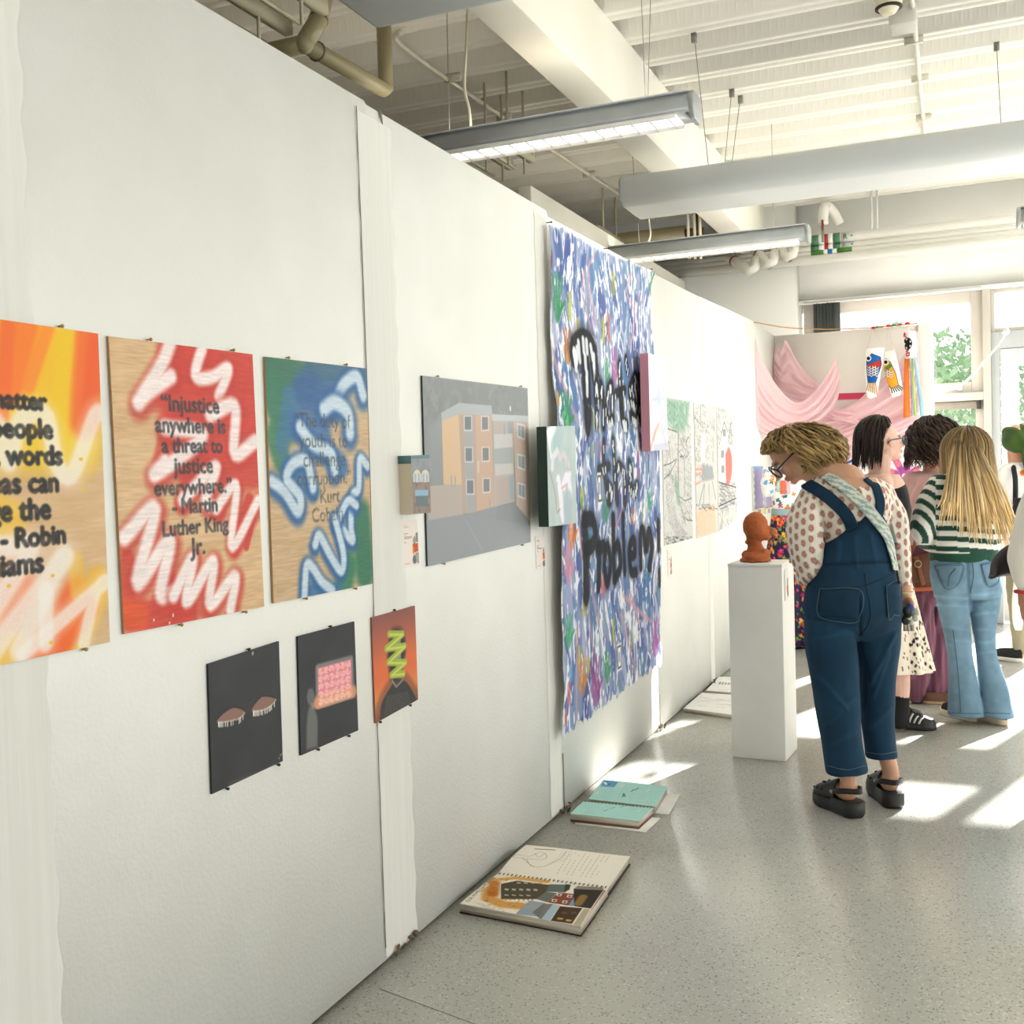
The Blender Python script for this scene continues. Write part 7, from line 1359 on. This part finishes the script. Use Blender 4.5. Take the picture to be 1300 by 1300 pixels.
V, Q, N = fuse(ju+jl+jr, .0055, 4, lambda A, N: wrinkle(13, .005, 7)(A, N)+creases(f, [([(1188, 690), (1200, 660)], 2.5, .006), ([(1200, 700), (1240, 690)], 2, .004)])(A, N))
x, y = f.px(V); zz_ = V[:, 2]; slv = ((x < 1188) & (y < 690)); q = (V-f.base); sl = zz_*.55+.8*(q@RH)+.3*(q@FH)
dk = np.where(slv, np.floor(sl/.026) % 2 == 0, np.floor((zz_+.02*np.sin(q@RH*6))/.0275) % 2 == 0); hem = zz_ < f.pt(1220, 700)[2]; C = np.where(dk[:, None], rgb('#264a40'), rgb('#e6e6e0')); C[hem] = rgb('#214739'); mk('jumper', V, Q, M_CLOTH, p, True, colors=C); sj = Skin(V, Q)
m = MB()
hood = ringloft([(f.pt(1222, 606, .03), RH*.10, FH*.08), (f.pt(1224, 620, -.02), RH*.15, FH*.10), (f.pt(1224, 636, -.06), RH*.13, FH*.07), (f.pt(1224, 645, -.07), RH*.06, FH*.03)], 30, 20); V, Q, N = fuse([hood], .007, 2); dk = np.floor(((V-f.pt(1222, 606, .0))@RH*.8+V[:, 2])/.026) % 2 == 0; mk('hood', V, Q, M_CLOTH, p, True, colors=np.where(dk[:, None], rgb('#264a40'), rgb('#e6e6e0')))
je = [ringloft([f.ring(706, 1182, 1263, .74, .0), f.ring(725, 1182, 1266, .76, .0), f.ring(745, 1185, 1269, .80, .0), f.ring(760, 1189, 1267, .66, .0)], 40, 30), ringloft([f.ring(742, 1186, 1229, .95, .0), f.ring(765, 1190, 1230, .95, .0), f.ring(800, 1198, 1231, .95, .0), f.ring(835, 1204, 1234, .95, .0), f.ring(870, 1206, 1241, .95, -.01), f.ring(908, 1204, 1247, .95, -.02)], 30, 40), ringloft([f.ring(742, 1226, 1269, .95, .0), f.ring(765, 1230, 1268, .95, .0), f.ring(800, 1236, 1263, 1.1, .01), f.ring(830, 1240, 1264, 1.1, .01), f.ring(870, 1244, 1277, 1.1, .0), f.ring(908, 1247, 1285, 1.25, -.03)], 30, 40)]
cr = creases(f, [([(1186, 756), (1228, 760)], 2, .006), ([(1230, 757), (1266, 752)], 2, .006), ([(1190, 768), (1228, 770)], 2, .005), ([(1232, 765), (1266, 760)], 2, -.005), ([(1198, 795), (1228, 800)], 2, .004), ([(1236, 780), (1262, 778)], 2, .004), ([(1240, 800), (1260, 800)], 2, .003), ([(1242, 815), (1262, 815)], 2, .004), ([(1205, 812), (1232, 815)], 2, .003), ([(1242, 830), (1262, 828)], 2, .004), ([(1228, 715), (1230, 760)], 2.5, -.006)])
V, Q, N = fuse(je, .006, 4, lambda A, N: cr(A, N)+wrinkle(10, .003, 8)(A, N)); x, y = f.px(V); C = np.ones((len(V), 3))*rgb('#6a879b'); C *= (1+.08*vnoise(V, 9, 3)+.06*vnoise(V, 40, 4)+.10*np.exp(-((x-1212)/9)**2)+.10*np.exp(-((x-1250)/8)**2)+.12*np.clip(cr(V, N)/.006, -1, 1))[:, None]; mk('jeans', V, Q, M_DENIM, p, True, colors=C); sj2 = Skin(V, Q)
M_SJ = mat('jean_stitch', '#4d6a80', .8); M_SP = mat('pale_denim', '#708da1', .8, .15, bump=(700, .25), var='#668398', vscale=20)
for poly in (((1187, 718), (1222, 717), (1216, 742), (1200, 746)), ((1245, 717), (1264, 714), (1266, 738), (1253, 744))): patch(sj2, poly, M_SP, p, 'pocket', .003); q = poly; seam(sj2, list(q)+[q[0]], .0018, M_SJ, p, 'stitching', .007)
for pts in ([(1191, 722), (1197, 740)], [(1213, 722), (1206, 732), (1204, 744)]): seam(sj2, pts, .004, M_SJ, p, 'pocket_mark', .007)
for pts in ([(1234, 712), (1236, 730), (1232, 752)], [(1210, 800), (1216, 850), (1220, 904)], [(1205, 905), (1245, 906)], [(1249, 905), (1284, 906)]): seam(sj2, pts, .0025, M_SJ, p, 'seam')
hair_mesh('hair', p, f.pt(1227, 570, .07), np.array([RH*.125, FH*.115, ZH*.118]), (.0, -.1, 1), 460, lambda a: 1.62, lambda a: .38 if math.cos(a) > -2 else .3, .004, .0070, ['#5f4b2e', '#6d5735', '#80663d', '#4f3c24'], skip=lambda d: d[1] > .6 and d[2] < .3, tip='#e0c290', seed=9, freq=.7, target=np.array([.07, -.12, 0]), jit=.08, npt=18, spread=.05)
g = np.random.default_rng(12); mb = MB(); Cc = []
for k in range(210):     # locks hanging down the back over the jumper
    t = g.uniform(0, 1); sx = 1206+t*46; ex = 1190+t*104+g.normal(0, 3); ey = 660+g.uniform(0, 44)*(.35+.75*t) if t > .25 else 640+g.uniform(0, 34); pts = smooth_pts([f.pt(1222+(sx-1222)*.6, 556+g.uniform(0, 6), -.02), f.pt(sx, 585+g.normal(0, 3), -.085+g.normal(0, .008)), f.pt((sx*.45+ex*.55), 630, -.145+g.normal(0, .010)), f.pt(ex, ey, -.175+g.normal(0, .012))], 16); w = g.uniform(.0045, .008); n0 = len(mb.V); mb.tube(list(pts), [w*(.6+.5*math.sin(2.6*(i/15)))*(1-.8*max(0, (i-10)/5)) for i in range(16)], 5); k2 = g.uniform(.85, 1.12); a, b2 = rgb(('#665134', '#77603c', '#57452a')[k % 3]), rgb(('#e3c592', '#d9b77f', '#ecd3a6')[k % 3])
    for i in range(16): u = min(1, (i/15)*1.25); Cc += [(a*(1-u)+b2*u)*k2]*5
mk('long_locks', mb.V, mb.F, M_HAIR, p, True, colors=np.array(Cc))
for h, t, lab in ((onz(1240, 917), onz(1191, 903), 'black canvas shoe with cream sole, pointing left under the left flare'), (onz(1279, 922), onz(1243, 911), 'black canvas shoe with cream sole under the right flare')):
    s = thing('canvas_shoe', lab, 'shoe', (h+t)/2, 'pair of black canvas shoes'); t = h+unit(t-h)*.265; h0, d, sd_, Ln, wp, surf = shoe('canvas', s, h, t, .096, .050, .042, .034, mat('black_canvas', '#252526', .85), mat('cream_rubber', '#d9c9ab', .6, .3))
    m = MB(); m.ball(h0+d*Ln*.90+np.array([0, 0, .036]), (.03, .034, .030), 12, np.array([d, sd_, ZH])); m.build('toe_cap', mat('cream_rubber', '#d9c9ab', .6, .3), s, True)
    m = MB()
    for k in range(4): m.tube([surf(.5+.06*k, a, 1.03) for a in (1.05, 1.3, 1.57, 1.85, 2.1)], .003, 5)
    m.build('laces', mat('white_lace', '#e4e0d8', .8), s)
# ---------------------------------------------------------------- person in green headscarf
f = Fig((1.90, 8.40)); p = thing('person', 'person in green headscarf, white T-shirt and khaki trousers by the door', 'person', f.base)
hc = f.pt(1291, 558, .02); (hp, L, A) = head_parts(hc, unit(FH+.3*RH), ZH, .228)
body = [hp, f.limb([(1290, 570, .02, .06), (1292, 596, .02, .06)]), ringloft([f.ring(594, 1272, 1320, .5, .0), f.ring(630, 1274, 1318, .6, .0), f.ring(690, 1278, 1314, .7, .0), f.ring(725, 1276, 1316, .7, .0)]), f.limb([(1279, 604, .0, .045), (1278, 640, .0, .036), (1279, 672, .02, .034), (1284, 690, .12, .03)]), f.limb([(1318, 602, .0, .05), (1322, 650, .0, .04), (1318, 690, .05, .03)]), f.limb([(1290, 720, .0, .05), (1292, 780, .0, .04), (1294, 832, .0, .034)]), f.limb([(1308, 720, .0, .05), (1311, 780, .02, .04), (1311, 832, .03, .034)]), hand_parts(f.pt(1284, 690, .12), unit(RH+FH), -ZH, FH, .076, .7)]
V, Q, N = fuse(body, .007, 2); mk('body', V, Q, M_SKIN, p, True, colors=face_colors(V, L, '#cf9a80'))
sc = [ringloft([(f.pt(1298, 539, .02), RH*.055, FH*.055), (f.pt(1294, 543, .02), RH*.092, FH*.10), (f.pt(1293, 555, .01), RH*.108, FH*.12), (f.pt(1295, 567, -.01), RH*.098, FH*.10), (f.pt(1300, 575, -.04), RH*.06, FH*.06)], 30, 24), ringloft([(f.pt(1300, 560, -.08), RH*.05, FH*.04), (f.pt(1308, 585, -.10), RH*.05, FH*.03), (f.pt(1316, 610, -.10), RH*.06, FH*.02)], 20, 16)]
V, Q, N = fuse(sc, .006, 3, lambda A, N: .006*np.sin(A@RH*60+A[:, 2]*40)); mk('headscarf', V, Q, M_CLOTH, p, True, colors=np.ones((len(V), 3))*rgb('#3c5526')*(1+.1*vnoise(V, 20, 3))[:, None])
ts = [ringloft([f.ring(586, 1284, 1304, .7, .0), f.ring(594, 1272, 1322, .55, .0), f.ring(620, 1273, 1321, .62, .0), f.ring(680, 1277, 1318, .7, .0), f.ring(722, 1276, 1320, .72, .0)], 30, 30), f.limb([(1277, 604, .0, .066), (1277, 636, .0, .058)]), f.limb([(1317, 602, .0, .062), (1320, 630, .0, .062)])]
V, Q, N = fuse(ts, .008, 3, wrinkle(12, .005, 5)); C = np.ones((len(V), 3))*rgb('#efeeea'); x, y = f.px(V); C[(np.hypot(x-1299, (y-600)) < 4)] = rgb('#ee7a2a'); mk('t_shirt', V, Q, M_CLOTH, p, True, colors=C)
tr = [ringloft([f.ring(715, 1278, 1318, .75, .0), f.ring(740, 1278, 1320, .78, .0), f.ring(758, 1280, 1320, .6, .0)], 30, 20), ringloft([f.ring(738, 1278, 1302, 1.0, .0), f.ring(790, 1283, 1301, 1.0, .0), f.ring(830, 1287, 1301, 1.0, .0)], 24, 20), ringloft([f.ring(738, 1298, 1321, 1.0, .0), f.ring(790, 1302, 1320, 1.0, .02), f.ring(830, 1304, 1318, 1.0, .02)], 24, 20)]
V, Q, N = fuse(tr, .008, 3, wrinkle(14, .004, 6)); mk('trousers', V, Q, M_CLOTH, p, True, colors=np.ones((len(V), 3))*rgb('#8c856c'))
for h, t, lab in ((onz(1298, 841), onz(1276, 838), 'black trainer with white sole of the person in the headscarf, toe to the left'),):
    s = thing('trainer', lab, 'shoe', (h+t)/2, 'shoes by the door'); t = h+unit(t-h)*.26; shoe('trainer', s, h, t, .095, .07, .045, .028, mat('black_canvas', '#252526', .85), mat('white_rubber', '#e6e2da', .6, .3))
bp = thing('rucksack', 'black rucksack with straps on the back of the person in the headscarf', 'bag', f.pt(1300, 722, -.2)); V, F_ = ringloft([f.ring(632, 1289, 1316, .5, -.22), f.ring(650, 1286, 1320, .5, -.23), f.ring(690, 1284, 1322, .5, -.23), f.ring(718, 1287, 1320, .5, -.22)], 30, 24, 3.2); mk('bag_body', V, F_, mat('black_nylon', '#202022', .65, .3, bump=(40, .2)), bp, True)
MB().tube(smooth_pts([f.pt(1289, 640, -.16), f.pt(1289, 610, -.13), f.pt(1287, 596, -.08), f.pt(1287, 592, .0), f.pt(1287, 600, .10)], 24), .017, 8).build('strap', mat('black_webbing', '#1c1c1e', .7), bp, True)
tb = thing('tote_bag', 'white tote bag hanging beside the khaki trousers', 'bag', f.pt(1291, 800, -.1)); V, F_ = ringloft([f.ring(738, 1287, 1297, .5, -.10), f.ring(765, 1285, 1298, .6, -.10), f.ring(790, 1286, 1298, .6, -.10), f.ring(800, 1289, 1297, .4, -.10)], 24, 20, 2.6); mk('bag_body', V, F_, mat('white_canvas', '#e9e7e0', .8), tb, True); MB().tube(smooth_pts([f.pt(1290, 740, -.11), f.pt(1290, 700, -.10), f.pt(1288, 688, .05)], 12), .006, 6).build('handle', mat('white_canvas', '#e9e7e0', .8), tb)
# ---------------------------------------------------------------- person cut by the right edge, cream sleeve and red wristband
f = Fig((1.95, 5.16)); p = thing('person', 'person in cream shirt and white trousers with a red wristband, cut by the right edge', 'person', f.base)
hc = f.pt(1352, 545, .02); (hp, L, A) = head_parts(hc, unit(FH-.5*RH), ZH, .228)
body = [hp, f.limb([(1352, 575, .02, .06), (1352, 605, .02, .06)]), ringloft([f.ring(606, 1318, 1388, .5, .0), f.ring(650, 1316, 1388, .55, .0), f.ring(720, 1322, 1384, .65, .0), f.ring(800, 1318, 1388, .7, .0)]), f.limb([(1320, 618, .0, .05), (1312, 680, .0, .042), (1304, 730, .03, .034), (1300, 757, .05, .026)]), f.limb([(1384, 618, .0, .05), (1396, 700, .02, .042), (1394, 770, .02, .03)]), f.limb([(1344, 800, .0, .07), (1360, 890, .0, .05), (1372, 985, .0, .036)]), f.limb([(1372, 800, .0, .07), (1386, 890, .02, .05), (1399, 985, .03, .036)]), hand_parts(f.pt(1300, 757, .05), unit(-ZH+.02*RH), unit(RH), unit(FH), .080, .5), hand_parts(f.pt(1394, 770, .02), -ZH, RH*-1, FH, .078, .55)]
V, Q, N = fuse(body, .006, 2); mk('body', V, Q, M_SKIN, p, True, colors=face_colors(V, L, '#bb8468'))
hair_mesh('hair', p, f.pt(1352, 541, .0), np.array([RH*.12, FH*.12, ZH*.12]), (0, 0, 1), 160, lambda a: 1.7, lambda a: .05, .004, .009, ['#3a2a20', '#4a3628'], skip=lambda d: d[1] > .4 and d[2] < .4, seed=15)
ts = [ringloft([f.ring(598, 1336, 1368, .7, .0), f.ring(606, 1318, 1388, .55, .0), f.ring(650, 1314, 1390, .62, .0), f.ring(720, 1314, 1390, .7, .0), f.ring(800, 1312, 1394, .74, .0)], 30, 30), f.limb([(1324, 618, .0, .062), (1312, 650, .0, .066), (1303, 690, .0, .064), (1298, 715, .01, .058), (1300, 736, .03, .045), (1301, 745, .04, .034)]), f.limb([(1382, 618, .0, .062), (1396, 690, .02, .06), (1395, 750, .02, .045)])]
V, Q, N = fuse(ts, .007, 3, wrinkle(10, .006, 5)); mk('shirt', V, Q, M_CLOTH, p, True, colors=np.ones((len(V), 3))*rgb('#ece8dc'))
tr = [ringloft([f.ring(790, 1320, 1388, .75, .0), f.ring(820, 1318, 1390, .78, .0), f.ring(838, 1320, 1388, .6, .0)], 30, 20), ringloft([f.ring(815, 1320, 1358, 1.0, .0), f.ring(890, 1342, 1378, 1.0, .0), f.ring(975, 1356, 1388, 1.0, .0)], 24, 20), ringloft([f.ring(815, 1352, 1390, 1.0, .0), f.ring(890, 1368, 1402, 1.0, .02), f.ring(975, 1384, 1414, 1.0, .02)], 24, 20)]
V, Q, N = fuse(tr, .008, 3, wrinkle(12, .004, 6)); mk('trousers', V, Q, M_CLOTH, p, True, colors=np.ones((len(V), 3))*rgb('#e4e2dc'))
MB().tube([f.pt(1300, 751, .045)+.034*(RH*math.cos(t)+FH*math.sin(t)) for t in np.linspace(0, 6.283, 17)], .008, 6, False).build('wristband', mat('red_band', '#c23a34', .6), p, True)
for x in (1372, 1400): h = f.pt(x, 1000, -.04)*np.array([1, 1, 0]); s = thing('plain_shoe', 'white shoe of the person cut by the right edge', 'shoe', h, 'shoes outside the right edge'); h = h-unit(FH-.4*RH)*.05; shoe('plain', s, h, h+unit(FH-.4*RH)*.27, .105, .075, .045, .03, mat('white_canvas', '#e9e7e0', .8), mat('white_rubber', '#e6e2da', .6, .3))
f = Fig((1.98, 5.4))
bg = thing('handbag', 'black handbag carried at the elbow beside the pale jeans', 'bag', f.pt(1283, 735, -.05)); V, F_ = ringloft([(f.pt(1259, 732, -.05), ZH*.010+RH*.006, FH*.03), (f.pt(1266, 722, -.05), ZH*.035-RH*.012, FH*.05), (f.pt(1280, 714, -.05), ZH*.058-RH*.022, FH*.06), (f.pt(1296, 706, -.05), ZH*.062-RH*.024, FH*.06), (f.pt(1308, 700, -.05), ZH*.05-RH*.02, FH*.05)], 26, 24, 2.5); mk('bag_body', V, F_, mat('black_bag_leather', '#1a1a1c', .5, .25), bg, True); MB().tube(smooth_pts([f.pt(1272, 708, -.06), f.pt(1282, 695, -.04), f.pt(1296, 688, .0), f.pt(1308, 690, .0), f.pt(1310, 702, -.05)], 20), .008, 6).build('handle', mat('black_webbing', '#1c1c1e', .7), bg, True)
# ---------------------------------------------------------------- dressed mannequin before the end wall
f = Fig((.36, 8.75)); p = thing('mannequin', 'headless mannequin in butterfly print blouse and dark floral skirt on a bentwood base', 'mannequin', f.base); g = np.random.default_rng(21)
def printed(V, n, pal, r0, r1, base, lobes=5):
    C = np.ones((len(V), 3))*rgb(base)
    for k in range(n):
        c = V[g.integers(len(V))]; d = V-c; dd = np.linalg.norm(d, axis=1); i = np.where(dd < r1*1.3)[0]; a = np.arctan2(d[i, 2], d[i]@RH+d[i]@FH*.5); r = g.uniform(r0, r1)*(.72+.3*np.cos(lobes*a+g.uniform(0, 6))); h = i[dd[i] < r]; C[h] = rgb(pal[k % len(pal)])
    return C
V, F_ = ringloft([f.ring(648, 981, 1016, .75, .0), f.ring(672, 978, 1019, .75, .0), f.ring(710, 974, 1024, .75, .0), f.ring(770, 970, 1030, .75, .0), f.ring(818, 968, 1034, .75, .0)], 200, 120, 2.1, False); V = np.array(V)
n = V-f.base; th = np.arctan2(n@FH, n@RH); n[:, 2] = 0; V += n/np.linalg.norm(n, axis=1)[:, None]*(.012*np.sin(th*13)*np.clip((1.15-V[:, 2])/.6, 0, 1))[:, None]
C = printed(V, 900, ['#c8326e', '#e8a52c', '#d83c7c', '#e8632c', '#5f8f3a', '#b52a60', '#f0b83c', '#7aa04a'], .008, .022, '#26223c'); o = mk('skirt', V, F_, M_CLOTH, p, True, colors=C); md = o.modifiers.new('t', 'SOLIDIFY'); md.thickness = .002
bz = [ringloft([f.ring(592, 989, 1008, .6, .0), f.ring(598, 978, 1018, .6, .0), f.ring(620, 977, 1020, .65, .0), f.ring(642, 981, 1016, .72, .0), f.ring(651, 982, 1015, .72, .0)], 36, 30), f.limb([(981, 602, .0, .06), (976, 614, -.02, .064), (975, 623, -.02, .05)]), f.limb([(1016, 602, .0, .06), (1022, 614, -.02, .075), (1024, 624, -.02, .06)])]
V, Q, N = fuse(bz, .006, 3, wrinkle(14, .006, 4)); mk('blouse', V, Q, M_CLOTH, p, True, colors=printed(V, 120, ['#2f6f9a', '#e0923c', '#c94f80', '#2f7a6a', '#a8623c', '#6a9fcf'], .012, .026, '#f0efee', 4)); sk = Skin(V, Q)
V, F_ = ringloft([f.ring(646, 981, 1016, .76, .0), f.ring(654, 980, 1017, .76, .0)], 40, 6, 2.1, False); o = mk('waistband', V, F_, mat('grey_blue_band', '#93a9ac', .7), p, True); md = o.modifiers.new('t', 'SOLIDIFY'); md.thickness = .006
MB().tube([f.pt(998, 596, .0), f.pt(998, 585, .0)], [.05, .045], 16).build('neck_cap', mat('calico', '#d9cbb0', .8), p)
for x0, x1, y0, y1, c in ((986, 990, 611, 624, '#bcd6c6'), (991, 997, 610, 627, '#ee6f56'), (998, 1003, 612, 627, '#f2b8bf')): patch(sk, ((x0, y0), (x1, y0), (x1, y1), (x0, y1)), mat('tag'+c, c, .7), p, 'paper_tag', .006, 4)
hz = f.pt(1000, 810, .0); rr = .20; m = MB(); c0 = f.base+np.array([0, 0, .10]); m.tube([c0+rr*(RH*math.cos(t)+ZH*.45*math.sin(t)) for t in np.linspace(0, 6.283, 33)], .013, 8, False); m.tube([c0+rr*(FH*math.cos(t)+ZH*.45*math.sin(t)) for t in np.linspace(0, 6.283, 33)], .013, 8, False); m.build('bentwood_base', mat('bentwood', '#c08a52', .45, .4), p, True); MB().tube([f.base+np.array([0, 0, .02]), f.base+np.array([0, 0, 1.2])], .016, 10).build('post', mat('bentwood', '#c08a52', .45, .4), p)
